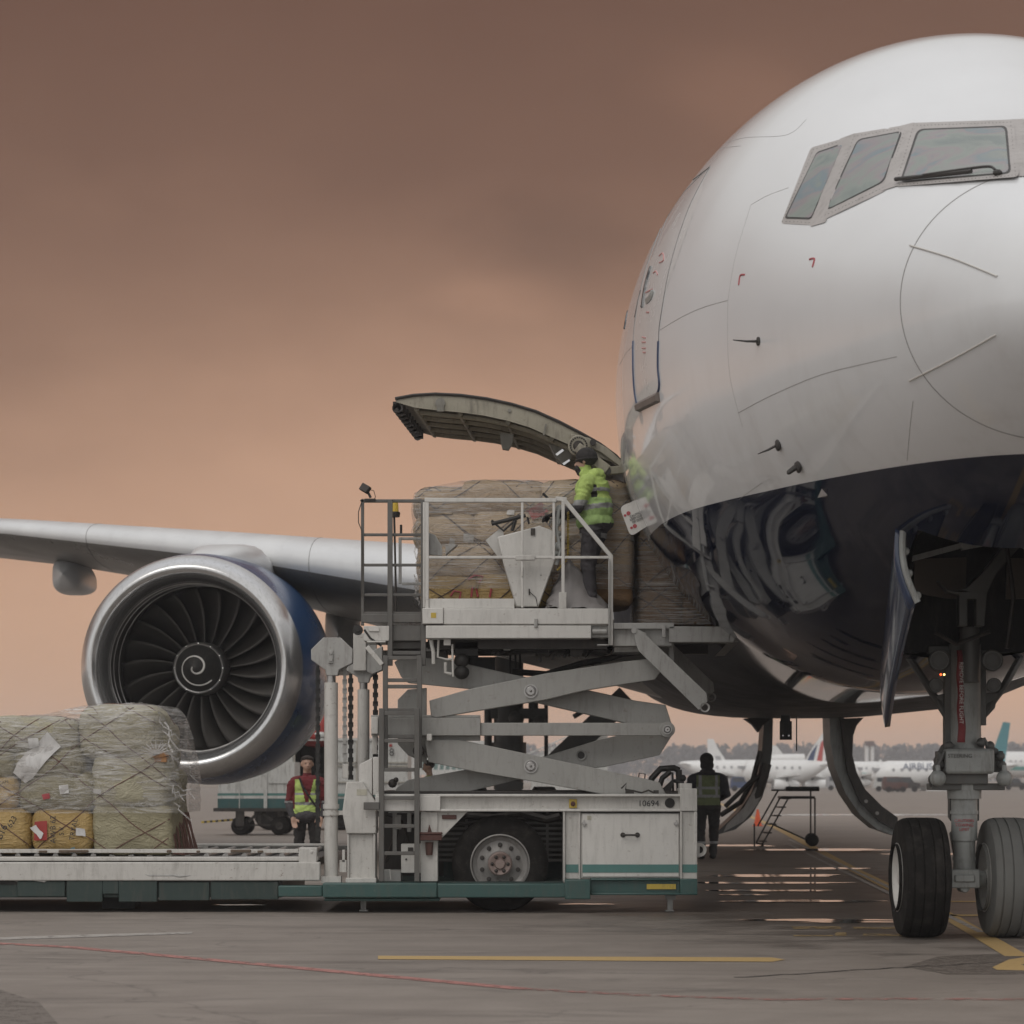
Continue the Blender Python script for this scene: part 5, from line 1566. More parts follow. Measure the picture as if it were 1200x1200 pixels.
# bridge towards the aircraft
b = MB(); b.pbox(719, 730, 790, 737, LD + .05, 2.6); b.pbox(719, 737, 788, 757, LD + .12, .2); b.pbox(784, 734, 856, 752.5, LD + .05, .2); b.pbox(720, 758, 770, 764, LD + .3, 2.2); b.prism([(854, 734), (862, 738), (860, 752.5), (854, 752.5)], LD + .05, .2)
b.pbox(784, 752.6, 790, 775, LD + .3, .1); brg = P_('bridge_deck', b, M['grey'], None, .006)
b = MB(); b.box((W(719, 0, LD).x, LD + 2.5, W(0, 752, LD).z), (W(852, 0, LD).x, LD + 2.7, W(0, 735, LD).z)); b.box((W(719, 0, LD).x, LD + .2, W(0, 741, LD).z), (W(856, 0, LD).x, LD + 2.5, W(0, 737.2, LD).z)); P_('bridge_plate', b, M['dark'], None, 0)
b = MB(); b.pbox(776, 733, 780, 747, LD + .0, .06); b.lathe(W(864, 746, LD + .1), (0, 1, 0), [(0, .035), (0, .055), (.1, .055), (.1, .035)], 18, False); P_('bridge_pin', b, M['grey'], brg, .004)
def flap(dx, dy, d, m):
    b = MB(); b.prism([(x + dx, y + dy) for x, y in ((742, 735), (747, 737), (757, 742), (757, 744), (828, 812), (829, 822), (819, 832), (748, 762), (745, 752))], d, .06)
    o = P_('bridge_arm', b, m, None, .006)
    b = MB(); b.lathe(W(826 + dx, 829 + dy, d), (0, 1, 0), [(0, .036), (-.01, .053), (.07, .053), (.07, .036)], 20, False); b.lathe(W(743 + dx, 739 + dy, d - .01), (0, 1, 0), [(0, .03), (.03, .03)], 14); P_('arm_roller', b, M['grey'], o, 0)
flap(0, 0, LD - .03, M['grey']); flap(8, -12, LD + 2.4, M['grey'])
# --- control console & tarp on the platform
b = MB(); b.prism([(583, 629), (610, 622), (632, 616), (648, 622), (651, 656), (631, 711), (605, 711), (590, 660)], LD + .20, .30); con = P_('control_console', b, M['white_clean'], None, .012)
b = MB(); b.pbox(622, 619, 627, 627, LD + .18, .02); b.pbox(619.5, 690, 621, 697, LD + .17, .02); b.lathe(W(634, 674, LD + .19), (0, 1, 0), [(0, .006), (.01, .006)], 8)
b.tube([W(621, 694, LD + .18), W(628, 700, LD + .18), W(630, 710, LD + .18)], .004); P_('console_switch', b, M['dark'], con, 0)
b = MB(); b.tube([W(576, 614, LD + .5), W(600, 608, LD + .5), W(616, 604, LD + .5)], .022); b.tube([W(576, 610, LD + .5), W(590, 622, LD + .5), W(608, 606, LD + .5)], .014); b.tube([W(600, 622, LD + .5), W(604, 610, LD + .5)], .02)
b.tube([W(620, 614, LD + .4), W(618, 606, LD + .4)], .012); b.tube([W(640, 612, LD + .4), W(644, 606, LD + .4)], .014); b.ball(W(644, 604, LD + .4), .018, 8); b.tube([W(636, 578, LD + .5), W(642, 584, LD + .5)], .014)
P_('control_lever', b, M['black'], con, 0)
b = MB(); b.prism([(569, 633), (585, 620), (590, 622), (591, 655), (583, 652)], LD + .55, .02); P_('folded_sheet', b, M['white_clean'], con, 0)
b = MB(); b.prism([(502, 624), (510, 627), (518, 640), (518, 651), (502, 650)], LD + .25, .05); b.prism([(522, 638), (536, 638), (522, 650)], LD + .25, .2); P_('corner_bracket', b, M['grey'])
b = MB()
P = []
for k in range(90):
    f_ = k / 89; y = 600 + 68 * f_; a_ = k * 2.1
    P.append(W(665.5 + 1.3 * math.cos(a_) - (0 if f_ < .8 else (f_ - .8) * 60), y, LD + .12 + .012 * math.sin(a_)))
b.tube(P, .007, 5); P_('coiled_cable', b, M['yellow'], con, 0)
b = MB()
rt = random.Random(8)
for (x, y, r_) in ((656, 596, .05), (654, 612, .04), (658, 630, .035), (655, 640, .05), (651, 648, .04), (654, 625, .04)): b.ball(W(x, y, LD + .12), r_, 8, (1, .8, .7 + rt.random() * .5))
b.tube([W(655, 596, LD + .1), W(652, 620, LD + .1), W(657, 645, LD + .1), W(652, 662, LD + .1)], .02); P_('valve_cluster', b, M['gear'], con, 0, ang=60)
# grey tarpaulin lying over the step
tb_ = MB(); rows = []
prof = [(642, 713), (644, 700), (650, 686), (658, 672), (668, 656), (678, 666), (690, 684), (702, 700), (712, 713)]
for j in range(26):
    f_ = j / 25; d = LD + .12 + .55 * f_; row = []
    for i in range(len(prof) * 4 - 3):
        q = i / 4; k = int(q); a = prof[k]; c = prof[min(k + 1, len(prof) - 1)]; u = q - k
        x = a[0] + (c[0] - a[0]) * u; x = 677 + (x - 677) * (1.0 + .06 * math.sin(j * 1.3 + i)); y = a[1] + (c[1] - a[1]) * u
        sc2 = 1 if f_ > .25 else math.sqrt(max(0.0, f_ / .25)) * .55 + .45
        y = 713 - (713 - y) * (1 if f_ > .5 else math.sin(f_ / .5 * math.pi / 2))
        p = W(x, y, d); n_ = noise.noise(Vector((p.x * 5, p.y * 5, p.z * 3))) * .05 + noise.noise(Vector((p.x * 13, p.y * 13, p.z * 6))) * .02
        row.append(p + Vector((n_, n_ * .5, n_)))
    rows.append(row)
tb_.grid(rows)
M['tarp'] = paint('grey_tarpaulin', (.22, .205, .20), .45, dirt=.3, dirtcol=(.1, .09, .09), sc_=3)
tarp = tb_.build('grey_tarpaulin', M['tarp'], None, ang=70, label='crumpled grey tarpaulin heaped at the feet of the worker on the platform', category='tarpaulin')
# --- scissors
def arm(pts, d, th=.16):
    b = MB(); b.prism(pts, d, th); return P_('scissor_arm', b, M['scissor'], None, .008)
def pin(x, y, d, r_=.075, hole=False):
    b = MB()
    if hole:
        b.lathe(W(x, y, d), (0, 1, 0), [(0, r_ * .7), (-.02, r_), (.02, r_)], 22, False); P_('pivot_ring', b, M['grey'], None, 0)
        b = MB(); b.lathe(W(x, y, d - .004), (0, 1, 0), [(0, r_ * .72), (.01, r_ * .72)], 22); P_('pivot_hole', b, M['black'], None, 0)
    else:
        b.lathe(W(x, y, d), (0, 1, 0), [(.02, r_), (-.015, r_), (-.015, r_ * .82), (.0, r_ * .80), (-.005, r_ * .6), (-.03, r_ * .55), (-.03, r_ * .2), (-.045, .001)], 26, False)
        o = P_('pivot_pin', b, M['steel'], None, 0, ang=30)
for dz in (0, 2.05):
    d1, d2 = LD + .22 + dz, LD + .48 + dz
    arm([(503, 821), (552, 807), (640, 789), (732, 775), (760, 772), (769, 774), (775, 786), (768, 796), (730, 802), (686, 809), (640, 820), (560, 833), (512, 841), (505, 839)], d1)
    arm([(498, 867), (540, 867), (640, 888), (707, 902), (758, 913), (773, 917), (781, 931), (775, 932), (707, 931), (632, 917), (560, 905), (502, 893)], d1)
    arm([(462, 776), (470, 770), (520, 772), (600, 790), (700, 811), (745, 821), (780, 826), (787, 848), (735, 848), (640, 826), (560, 808), (478, 800), (470, 793)], d2)
    arm([(460, 931), (466, 922), (478, 914), (540, 903), (640, 886), (698, 868), (740, 858), (788, 861), (773, 885), (707, 899), (640, 906), (540, 930), (520, 931)], d2)
    arm([(466, 820), (478, 808), (500, 806), (500, 895), (478, 885), (466, 872)], d2 + .1, .05)
    b = MB(); b.pbox(435, 841, 563, 862, d1 - .06, .16); b.pbox(435, 838, 563, 841, d1 + .02, .1); b.pbox(470, 862, 563, 868, d1 + .06, .06); P_('cross_tube', b, M['scissor'])
    b = MB(); b.pbox(563, 847, 786, 862, d1 - .02, .12); b.lathe(W(782, 855, d1 - .04), (0, 1, 0), [(0, .085), (.2, .085)], 24); P_('tie_bar', b, M['scissor'], None, .006)
    pin(622, 810, d1); pin(622, 898, d1); pin(681, 885, d2, .055, True); pin(782, 855, d1 - .05, .05)
for x, y in ((622, 810), (622, 898), (490, 880), (760, 785)):
    b = MB(); a = W(x, y, LD + .3); b.lathe(a, (0, 1, 0), [(0, .06), (2.2, .06)], 16); P_('cross_shaft', b, M['dark'], None, 0)
b = MB(); b.pbox(436, 860, 442, 884, LD + .3, .1); b.pbox(435, 840, 443, 860, LD + .1, .3); b.pbox(500, 860, 506, 868, LD - .02, .2); P_('guide_block', b, M['white'])

# --- lowered main platform at the rear
M['debris'] = paint('dirty_wood_scrap', (.12, .085, .06), .8, dirt=.8)
def zb(lo, hi, x0p, x1p, d0, d1, b):
    return b.box((W(x0p, 0, LD).x, d0, lo), (W(x1p, 0, LD).x, d1, hi))
b = MB(); zb(.345, .545, -420, 375, LD - .02, LD + .12, b)
edge = P_('platform_edge_beam', b, M['white'], None, .012)
b = MB(); zb(.555, .60, -420, 372, LD + .02, LD + .30, b); zb(.545, .70, 350, 371, LD + .05, LD + .25, b); zb(.56, .66, -420, 372, LD + 3.0, LD + 3.12, b); P_('deck_ledge', b, M['white'], None, .01)
b = MB(); b.pbox(-400, 995, 350, 999.5, LD + .12, .05); P_('side_guide', b, M['white'], None, .004)
b = MB(); zb(.50, .58, -420, 372, LD + .30, LD + 3.0, b); P_('roller_deck', b, M['dark'], None, 0)
b = MB()
for k in range(34):
    x = W(-390 + k * 22.4, 0, LD).x; b.lathe((x, LD + .34, .60), (0, 1, 0), [(0, .032), (2.6, .032)], 10)
P_('deck_rollers', b, M['steel'], None, 0)
b = MB(); b.prism([(350, 998), (362, 995), (371, 998), (371, 1012), (350, 1012)], LD + .0, .04); b.lathe(W(365, 998.5, LD - .01), (0, 1, 0), [(0, .015), (.02, .015)], 10); P_('stop_bracket', b, M['white'])
b = MB()
for x, w_, h_ in ((50, 14, 3), (86, 50, 4), (198, 8, 4), (282, 34, 5), (305, 10, 3), (232, 6, 3)):
    b.pbox(x - w_ * .35, 998.5 - h_ * .6, x + w_ * .35, 999.2, LD + .10, .1)
P_('deck_debris', b, M['debris'], None, .01)
b = MB(); b.tube([W(0, 1024, LD + .1), W(18, 1031, LD + .05), (W(30, 1036, LD + .05)), W(48, 1036, LD + .05), W(60, 1030, LD + .05), W(80, 1024, LD + .1)], .016); b.tube([W(30, 1023, LD + .1), W(40, 1031, LD + .0), W(52, 1033, LD + .0), W(64, 1026, LD + .1)], .012)
b.tube([W(160, 1022, LD), W(175, 1026, LD - .01), W(205, 1026, LD - .01), W(215, 1022, LD)], .014); b.tube([W(190, 1023, LD + .0), W(210, 1027, LD - .02), W(235, 1025, LD)], .012); P_('loose_cable', b, M['grey'], None, 0)
b = MB(); zb(.16, .36, -420, 330, LD + .05, LD + 2.9, b); P_('skirt_panel', b, M['dkgreen'], None, .01)
b = MB(); zb(.115, .345, 78, 120, LD - .0, LD + .1, b); zb(.115, .345, 139, 184, LD - .0, LD + .1, b); zb(.20, .345, 120, 139, LD - .0, LD + .1, b); zb(.17, .34, 20, 76, LD + .01, LD + .08, b); zb(.13, .33, 186, 245, LD + .01, LD + .08, b); zb(.14, .335, 247, 326, LD + .01, LD + .08, b); P_('skirt_box', b, M['dkgreen'], None, .008)
b = MB(); zb(.0, .2, -380, -330, LD + .5, LD + .8, b); zb(.02, .16, 110, 150, LD + .5, LD + .9, b); P_('castor_block', b, M['black'], None, 0)
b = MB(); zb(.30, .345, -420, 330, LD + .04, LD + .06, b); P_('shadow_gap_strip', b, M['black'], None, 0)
b = MB(); b.pbox(244, 991, 430, 996.5, LD + 2.95, .1); P_('rear_side_guide', b, M['ladder'], None, .006)
# ------------------------------------------------------------------ wrapped air cargo
def cloth(name, c1, c2, rough=.6, cr=.5, sheen=0):
    t = NT(name)
    a = t.noise(2.5, 7, .65, dist=.6); f = t.noise(14, 6, .6, (1, 1, 3), 1.0, loc=(2, 2, 2))
    c = t.ramp(a, [(.3, c1), (.7, c2)])
    c = t.mix(t.math('MULTIPLY', t.ramp(f, [(.55, 0.0), (.75, 1.0)]), .35), c, tuple(x * .45 for x in c1))
    t.set(Base_Color=c, Roughness=rough)
    cre = t.noise(3.2, 5, .55, (1, 1, 2.2), 2.2, loc=(1, 9, 4))
    h_ = t.math('ABSOLUTE', t.math('SUBTRACT', cre, .5))
    t.bump(t.math('ADD', t.math('MULTIPLY', h_, 3.0), t.math('MULTIPLY', f, .35)), cr, .05)
    return t.m
M['olive'] = cloth('olive_sacking', (.235, .21, .13), (.33, .30, .195))
M['olive2'] = cloth('pale_olive_sacking', (.31, .285, .20), (.43, .40, .29))
M['ochre'] = cloth('ochre_wrapped_parcel', (.36, .24, .085), (.50, .35, .14), .4)
M['kraft'] = cloth('brown_kraft_parcel', (.31, .21, .115), (.46, .335, .20), .5)
M['kraft2'] = cloth('tan_parcel', (.42, .31, .19), (.56, .44, .30), .5)
M['amberbox'] = cloth('dark_amber_parcel', (.17, .095, .04), (.27, .16, .075), .5)
M['cord'] = paint('red_brown_net_cord', (.13, .062, .048), .8, dirt=.3, sc_=8)
M['cord2'] = paint('dark_net_cord', (.10, .07, .058), .8, dirt=.3, sc_=8)
M['paper'] = paint('paper_label', (.58, .57, .56), .6, dirt=.25, sc_=8)
def film_mat(name, lo, hi, sx=(1.2, 1.2, 26), tint=(.80, .79, .78), seed=0):
    t = NT(name)
    a = t.noise(1.0, 9, .72, sx, 2.4, loc=(seed, 2, 3))
    b2 = t.noise(1.1, 4, .6, (1, 1, 1.6), .8, loc=(seed, 7, 1))
    f1 = t.ramp(a, [(.44, 0.0), (.60, .8), (.72, 1.0)])
    dn_ = t.math('MULTIPLY', f1, t.ramp(b2, [(.33, .30), (.66, 1.0)]))
    al = t.math('MULTIPLY_ADD', dn_, hi - lo, lo, clamp=True)
    t.set(Base_Color=tint, Roughness=.17)
    t.b.inputs['Specular IOR Level'].default_value = .6
    t.bump(t.math('ADD', a, t.math('MULTIPLY', b2, 1.5)), .6, .05)
    tr = t.n.new('ShaderNodeBsdfTransparent'); mx = t.n.new('ShaderNodeMixShader')
    tr.inputs[0].default_value = (.93, .92, .91, 1)
    t.l.new(al, mx.inputs[0]); t.l.new(tr.outputs[0], mx.inputs[1]); t.l.new(t.b.outputs[0], mx.inputs[2]); t.l.new(mx.outputs[0], t.out.inputs[0])
    return t.m
FILM = film_mat('stretch_wrap_film', .07, .72, (1.6, 1.6, 15))
FILM2 = film_mat('thin_stretch_wrap', .10, .72, (1.0, 1.0, 34), (.86, .83, .80), 5)
def rb_px(b, x0, y0, x1, y1, d, dep, r=.09, amp=.02, fold=.03, seed=0, n=14):
    a = W(x0, y1, d); c = W(x1, y0, d)
    ctr = Vector(((a.x + c.x) / 2, d + dep / 2, (a.z + c.z) / 2))
    b.rbox(ctr, (c.x - a.x, dep, c.z - a.z), r, n, amp, 3.0, seed, fold)
def net(name, parent, bv, x0, x1, z0, z1, yf, yb, m, step=.42, r=.008, slope=.75, jit=.05, seed=1, sides=True):
    """cords laid over the load: along the front (seen square on) and over the top"""
    rg = random.Random(seed); b = MB()
    def lay(P):
        run = []
        for p in P:
            if p is None:
                if len(run) > 2: b.tube(run, r, 5)
                run = []
            else:
                if run and (p - run[-1]).length > .30:
                    if len(run) > 2: b.tube(run, r, 5)
                    run = []
                run.append(p)
        if len(run) > 2: b.tube(run, r, 5)
    for sg in (-1, 1):
        x = x0 - (z1 - z0) / slope - .5
        while x < x1 + (z1 - z0) / slope + .5:
            P = []; xo = x + rg.uniform(-jit, jit)
            n = int((z1 - z0 + .4) / .035)
            for k in range(n):
                z = z0 + .035 * k; xx = xo + sg * (z - z0) / slope + .06 * math.sin(z * 5 + x * 5) + .02 * math.sin(z * 13 + x)
                if sg < 0: xx = xo + (z1 - z0) / slope - (z - z0) / slope + .07 * math.sin(z * 4.4 + x * 3) + .02 * math.sin(z * 12 + x)
                if xx < x0 or xx > x1: P.append(None); continue
                l, nn, i_, ds = bv.ray_cast(Vector((xx, yf - 1, z)), Vector((0, 1, 0)))
                P.append(None if l is None or l.y > yf + .9 else Vector((l.x, l.y - r * .8, l.z)))
            lay(P)
            P = []
            n = int((yb - yf) / .05)
            for k in range(n):
                y = yf + .05 * k; xx = xo + sg * (y - yf) / .8 + .4
                if xx < x0 or xx > x1: P.append(None); continue
                l, nn, i_, ds = bv.ray_cast(Vector((xx, y, z1 + 2)), Vector((0, 0, -1)))
                P.append(None if l is None or l.z < z0 + .5 else Vector((l.x, l.y, l.z + r * .8)))
            lay(P)
            x += step
    return b.build(name, m, parent)
def hull(name, parent, prof, d0, d1, mat_, seed=0, amp=.02, bulge=.10, rings=7, weld=False):
    """film stretched over the load: closed outline (pixels at d0) swept back to d1, with a rounded front"""
    pts = []
    n = len(prof)
    for i in range(n - 1):
        a, c = prof[i], prof[i + 1]
        m_ = max(1, int(math.hypot(a[0] - c[0], a[1] - c[1]) / 6))
        for k in range(m_): pts.append((a[0] + (c[0] - a[0]) * k / m_, a[1] + (c[1] - a[1]) * k / m_))
    pts.append(prof[-1])
    P = [W(x, y, d0) for x, y in pts]
    cx = sum(p.x for p in P) / len(P); zb_ = min(p.z for p in P)
    zt_ = max(p.z for p in P)
    b = MB(); rows = []
    def disp(p, k):
        q = Vector((p.x * 2.3 + seed, p.y * 2.3, p.z * 3.1)); q2 = Vector((p.x * 9, p.y * 9 + seed, p.z * 16))
        return noise.noise(q) * amp * 1.6 + abs(noise.noise(q2)) * amp
    # front face: from the centre line outwards
    for f_ in (0.02, .2, .4, .6, .75, .87, .95, 1.0):
        row = []
        for p in P:
            z = zb_ + (p.z - zb_) * f_; x = cx + (p.x - cx) * (f_ if f_ < 1 else 1)
            y = d0 - bulge * (1 - f_ ** 5) * .35 + (.0 if f_ < .95 else (.03 if f_ < 1 else .11))
            q = Vector((x, y, z)); dd_ = disp(q, 0)
            row.append(q + Vector((0, -dd_, 0)))
        rows.append(row)
    nb = 18
    for k in range(1, nb + 1):
        f_ = k / nb; y = d0 + .11 + (d1 - d0 - .11) * f_
        row = []
        ins = 1 if k < nb - 1 else (.985 if k < nb else .9)
        for p in P:
            q = Vector((cx + (p.x - cx) * ins, y, zb_ + (p.z - zb_) * ins)); dd_ = disp(q, 0)
            nrm = Vector((p.x - cx, 0, (p.z - zb_) * .8)).normalized()
            row.append(q + nrm * dd_)
        rows.append(row)
    b.grid(rows)
    return b.build(name, mat_, parent, ang=80)
def bvh_of(mbs):
    v = []; f = []
    for b in mbs:
        o = len(v); v += [tuple(p) for p in b.v]; f += [tuple(i + o for i in q) for q in b.f]
    return BVHTree.FromPolygons(v, f)
def label_px(name, parent, bv, pts, m, lift=.012):
    b = MB(); n = 5
    a, c, e, g_ = [Vector(p) for p in pts]
    rows = []
    for i in range(n + 1):
        row = []
        for j in range(n + 1):
            u, v = i / n, j / n
            q = a * (1 - u) * (1 - v) + c * u * (1 - v) + e * u * v + g_ * (1 - u) * v
            h_ = hit(q.x, q.y, lift, bv)
            if h_ is None: return None
            row.append(h_)
        rows.append(row)
    b.grid(rows); return b.build(name, m, parent)

# left pallet on the lowered platform
lp = thing('air_cargo_pallet', 'olive and ochre bales netted and wrapped in clear film on the lowered platform', 'cargo pallet', (-4.6, 27.2, .62), 'wrapped air cargo pallets')
DF = 26.08
MBS = []
def bale(x0, y0, x1, y1, mt, d=DF, dep=1.1, nm='olive_bale', **k):
    b = MB(); rb_px(b, x0, y0, x1, y1, d, dep, seed=len(MBS) + 1, **k); MBS.append(b)
    return b.build(nm, M[mt], lp, ang=75)
bale(-70, 946, 34, 1001, 'ochre', nm='ochre_parcel', r=.14, fold=.012, amp=.015); bale(36, 947, 109, 1000.5, 'ochre', nm='ochre_parcel', r=.13, fold=.012, amp=.015)
bale(110, 945, 200, 1001, 'olive', r=.06, dep=.95)
bale(-60, 908, 20, 948, 'ochre', nm='ochre_parcel', r=.10, fold=.015); bale(21, 905, 112, 950, 'olive', r=.14, amp=.03)
bale(108, 884, 196, 948, 'olive2', r=.12, amp=.03, dep=.95)
bale(-60, 876, 17, 910, 'olive', r=.1); bale(16, 874, 93, 916, 'olive', r=.12, amp=.035, fold=.05)
bale(-70, 842, 90, 882, 'olive2', r=.12, amp=.025); bale(92, 829, 186, 888, 'olive2', r=.13, amp=.03, dep=.95)
bale(178, 862, 198, 900, 'olive', r=.08, d=DF + .2, dep=.7); bale(190, 905, 208, 1000, 'olive', r=.06, d=DF + .35, dep=.7); bale(176, 846, 200, 905, 'olive2', r=.1, d=DF + .5, dep=.7)
bale(-80, 848, 88, 1000, 'olive', d=DF + 1.0, dep=.8, r=.12); bale(88, 842, 196, 1001, 'olive', d=DF + 1.0, dep=.75, r=.12)
b = MB(); b.prism([(176, 884), (190, 881), (195, 886), (181, 889)], DF - .05, .25); b.pbox(181, 887, 195, 893, DF - .03, .2); b.build('orange_carton', paint('orange_carton', (.42, .22, .10), .7), lp)
lbv = bvh_of(MBS)
label_px('cover_sheet', lp, lbv, [(56, 858), (72, 874), (31, 918), (15, 901)], M['paper'], .03)
for q in ([(69, 921), (80, 920), (81, 929), (71, 931)], [(112, 924), (120, 925), (119, 930), (112, 929)], [(33, 866), (45, 865), (46, 873), (35, 876)], [(89, 970), (99, 971), (100, 980), (89, 979)]):
    label_px('paper_label', lp, lbv, q, M['paper'], .03)
label_px('red_label', lp, lbv, [(43, 963), (56, 962), (56, 984), (42, 985)], M['red'], .03)
label_px('arrow_label', lp, lbv, [(39, 970), (44, 967), (52, 977), (49, 983)], M['paper'], .04)
label_px('pink_label', lp, lbv, [(50, 931), (58, 929), (59, 935), (52, 937)], M['redtext'], .03)
label_px('blue_label', lp, lbv, [(83, 992), (88, 991), (87, 997), (82, 997)], paint('blue_label', (.22, .36, .42), .6), .03)
for tx, x, y, rz_, s_ in (('AWB 62', 63, 972, 90, .085), ('S.V', 73, 974, 90, .075), ('TRYAL', 87, 972, 80, .08), ('623', 15, 963, 60, .09), ('B16', 3, 975, 65, .11), ('CAN', 5, 917, 10, .05)):
    h_ = hit(x, y, .0, lbv)
    text_obj('handwriting', tx, s_, facing_cam(Vector((h_.x, h_.y - .035, h_.z)), 0, R(rz_)), M['blacktext'], lp)
net('cargo_net', lp, lbv, -7.5, -3.62, .62, 2.3, DF, DF + 2.2, M['cord'], .72, .0055, .70, .34)
b = MB()
rg = random.Random(4)
for k in range(15):
    x = 203 + k * 1.6 + rg.uniform(-1, 1)
    b.tube([W(x - 4 - rg.random() * 3, 952, DF + .15 + k * .05), W(x + rg.uniform(-1, 2), 975, DF + .12 + k * .05), W(x + 3 + k * .25, 998, DF + .1 + k * .05)], .011, 5)
b.tube([W(204, 999, DF + .05), W(215, 1000, DF), W(232, 998, DF + .1), W(240, 997, DF + .3)], .022, 6); b.build('net_ropes', M['cord'], lp)
hull('plastic_wrap', lp, [(190, 953), (209, 953), (209, 920), (208, 890), (204, 872), (195, 852), (191, 838), (180, 827.5), (150, 824), (110, 826), (78, 830), (45, 838), (0, 841), (-70, 846), (-90, 850), (-92, 948), (-60, 950)], DF - .03, DF + 1.85, FILM, 3, .035, .06)
# crumpled film bunched at the right hand corner
b = MB()
for k in range(16):
    P = [W(188 + rg.uniform(-8, 18), 836 + k * 7 + rg.uniform(-4, 4), DF - .02 + rg.uniform(-.03, .25))]
    for j in range(5): P.append(P[-1] + Vector((rg.uniform(-.02, .09), rg.uniform(-.04, .08), rg.uniform(-.10, .03))))
    b.tube(P, [.004, .012, .008, .012, .006, .003], 5)
for k in range(12):
    a_ = R(150 + 17 * k); b.tube([W(183, 884, DF - .09), W(183 + 22 * math.cos(a_), 884 + 16 * math.sin(a_), DF - .10)], [.012, .003], 5)
b.build('film_creases', film_mat('gathered_film', .25, .7, (3, 3, 9)), lp)

# pallet on the raised platform
up = thing('air_cargo_pallet', 'brown kraft parcels netted and film wrapped behind the railing of the raised platform', 'cargo pallet', (.2, 27.5, 3.3), 'wrapped air cargo pallets')
MBS = []
def bale2(x0, y0, x1, y1, mt, par, d=26.75, dep=1.1, nm='kraft_parcel', **k):
    b = MB(); rb_px(b, x0, y0, x1, y1, d, dep, seed=len(MBS) + 31, **k); MBS.append(b)
    return b.build(nm, M[mt], par, ang=75)
D2 = 26.55
bale2(500, 676, 560, 708, 'ochre', up, D2, r=.06); bale2(560, 672, 648, 708, 'ochre', up, D2, r=.06); bale2(648, 668, 740, 708, 'amberbox', up, D2, r=.07)
bale2(492, 636, 590, 680, 'kraft2', up, D2, r=.12, amp=.03); bale2(588, 634, 670, 676, 'kraft', up, D2, r=.12); bale2(668, 630, 742, 672, 'kraft', up, D2, r=.1)
bale2(486, 600, 560, 640, 'kraft2', up, D2, r=.14, amp=.03); bale2(556, 596, 640, 640, 'kraft2', up, D2, r=.12, amp=.03); bale2(636, 594, 742, 636, 'kraft', up, D2, r=.1)
bale2(486, 572, 556, 604, 'kraft', up, D2, r=.12, amp=.03); bale2(540, 563, 640, 602, 'kraft', up, D2, r=.13, amp=.02); bale2(632, 563, 740, 600, 'kraft2', up, D2, r=.12, amp=.02)
bale2(492, 574, 740, 708, 'kraft', up, D2 + 1.2, r=.15)
ubv = bvh_of(MBS)
for q, mt in (([(543, 625), (554, 626), (553, 634), (543, 633)], 'paper'), ([(527, 629), (533, 631), (532, 637), (526, 636)], 'paper'), ([(595, 598), (603, 599), (602, 605), (594, 604)], 'paper'), ([(633, 589), (644, 601), (624, 610), (616, 598)], 'red'), ([(500, 600), (530, 598), (530, 604), (500, 606)], 'kraft2')):
    label_px('stuck_label', up, ubv, q, M[mt], .03)
b = MB()
for q in ([(548, 680), (556, 673), (566, 676), (562, 683)], [(528, 699), (532, 692), (540, 694), (538, 702)], [(552, 700), (553, 688), (560, 690), (561, 700)], [(574, 700), (576, 690)]):
    P = [hit(x, y, .02, ubv) for x, y in q]; b.tube([p for p in P if p is not None], .012, 5)
b.build('red_handwriting', M['redtext'], up)
net('cargo_net', up, ubv, -1.2, 1.35, 3.25, 4.75, D2, D2 + 2.3, M['cord2'], .68, .0065, .80, .34, 9)
hull('plastic_wrap', up, [(500, 690), (488, 690), (492, 660), (484, 615), (482, 596), (486, 576), (500, 570), (540, 562), (580, 560.5), (640, 561), (700, 563), (738, 568), (744, 590), (744, 690), (700, 690)], D2 - .05, D2 + 2.35, FILM2, 8, .028, .05)
b = MB()
for k in range(14):
    P = [W(487 + rg.uniform(-2, 6), 585 + k * 8, D2 - .0)]
    for j in range(4): P.append(P[-1] + Vector((rg.uniform(-.03, .03), rg.uniform(-.02, .05), rg.uniform(-.09, -.02))))
    b.tube(P, [.005, .016, .010, .014, .004], 5)
b.build('film_creases', FILM, up)
# pallet already inside the door
ip = thing('air_cargo_pallet', 'dark amber netted parcels pushed half-way into the open cargo hold', 'cargo pallet', (1.9, 27, 3.1), 'wrapped air cargo pallets')
MBS = []; D3 = 26.85
for x0, y0, x1, y1, mt in ((748, 690, 800, 733, 'amberbox'), (800, 684, 876, 733, 'amberbox'), (748, 648, 806, 692, 'amberbox'), (804, 645, 876, 688, 'kraft'), (748, 610, 800, 650, 'kraft'), (800, 606, 876, 648, 'amberbox'), (746, 575, 806, 612, 'kraft'), (806, 578, 876, 608, 'amberbox')):
    bale2(x0, y0, x1, y1, mt, ip, D3, r=.07, amp=.015, fold=.02)
ibv = bvh_of(MBS)
net('cargo_net', ip, ibv, 1.3, 2.7, 3.1, 4.7, D3, D3 + 1.0, M['cord2'], .52, .009, .75, .12, 12)
b = MB(); P = [hit(x, y, .03, ibv) for x, y in ((799, 697), (806, 690), (814, 684), (822, 680))]; b.tube([p for p in P if p], .05, 6); b.build('black_strap_buckle', M['black'], ip)
hull('plastic_wrap', ip, [(760, 732), (745, 731), (744, 650), (744, 585), (748, 575), (800, 573), (870, 576), (880, 600), (880, 732), (850, 732)], D3 - .05, D3 + 1.2, FILM2, 15, .02, .04)
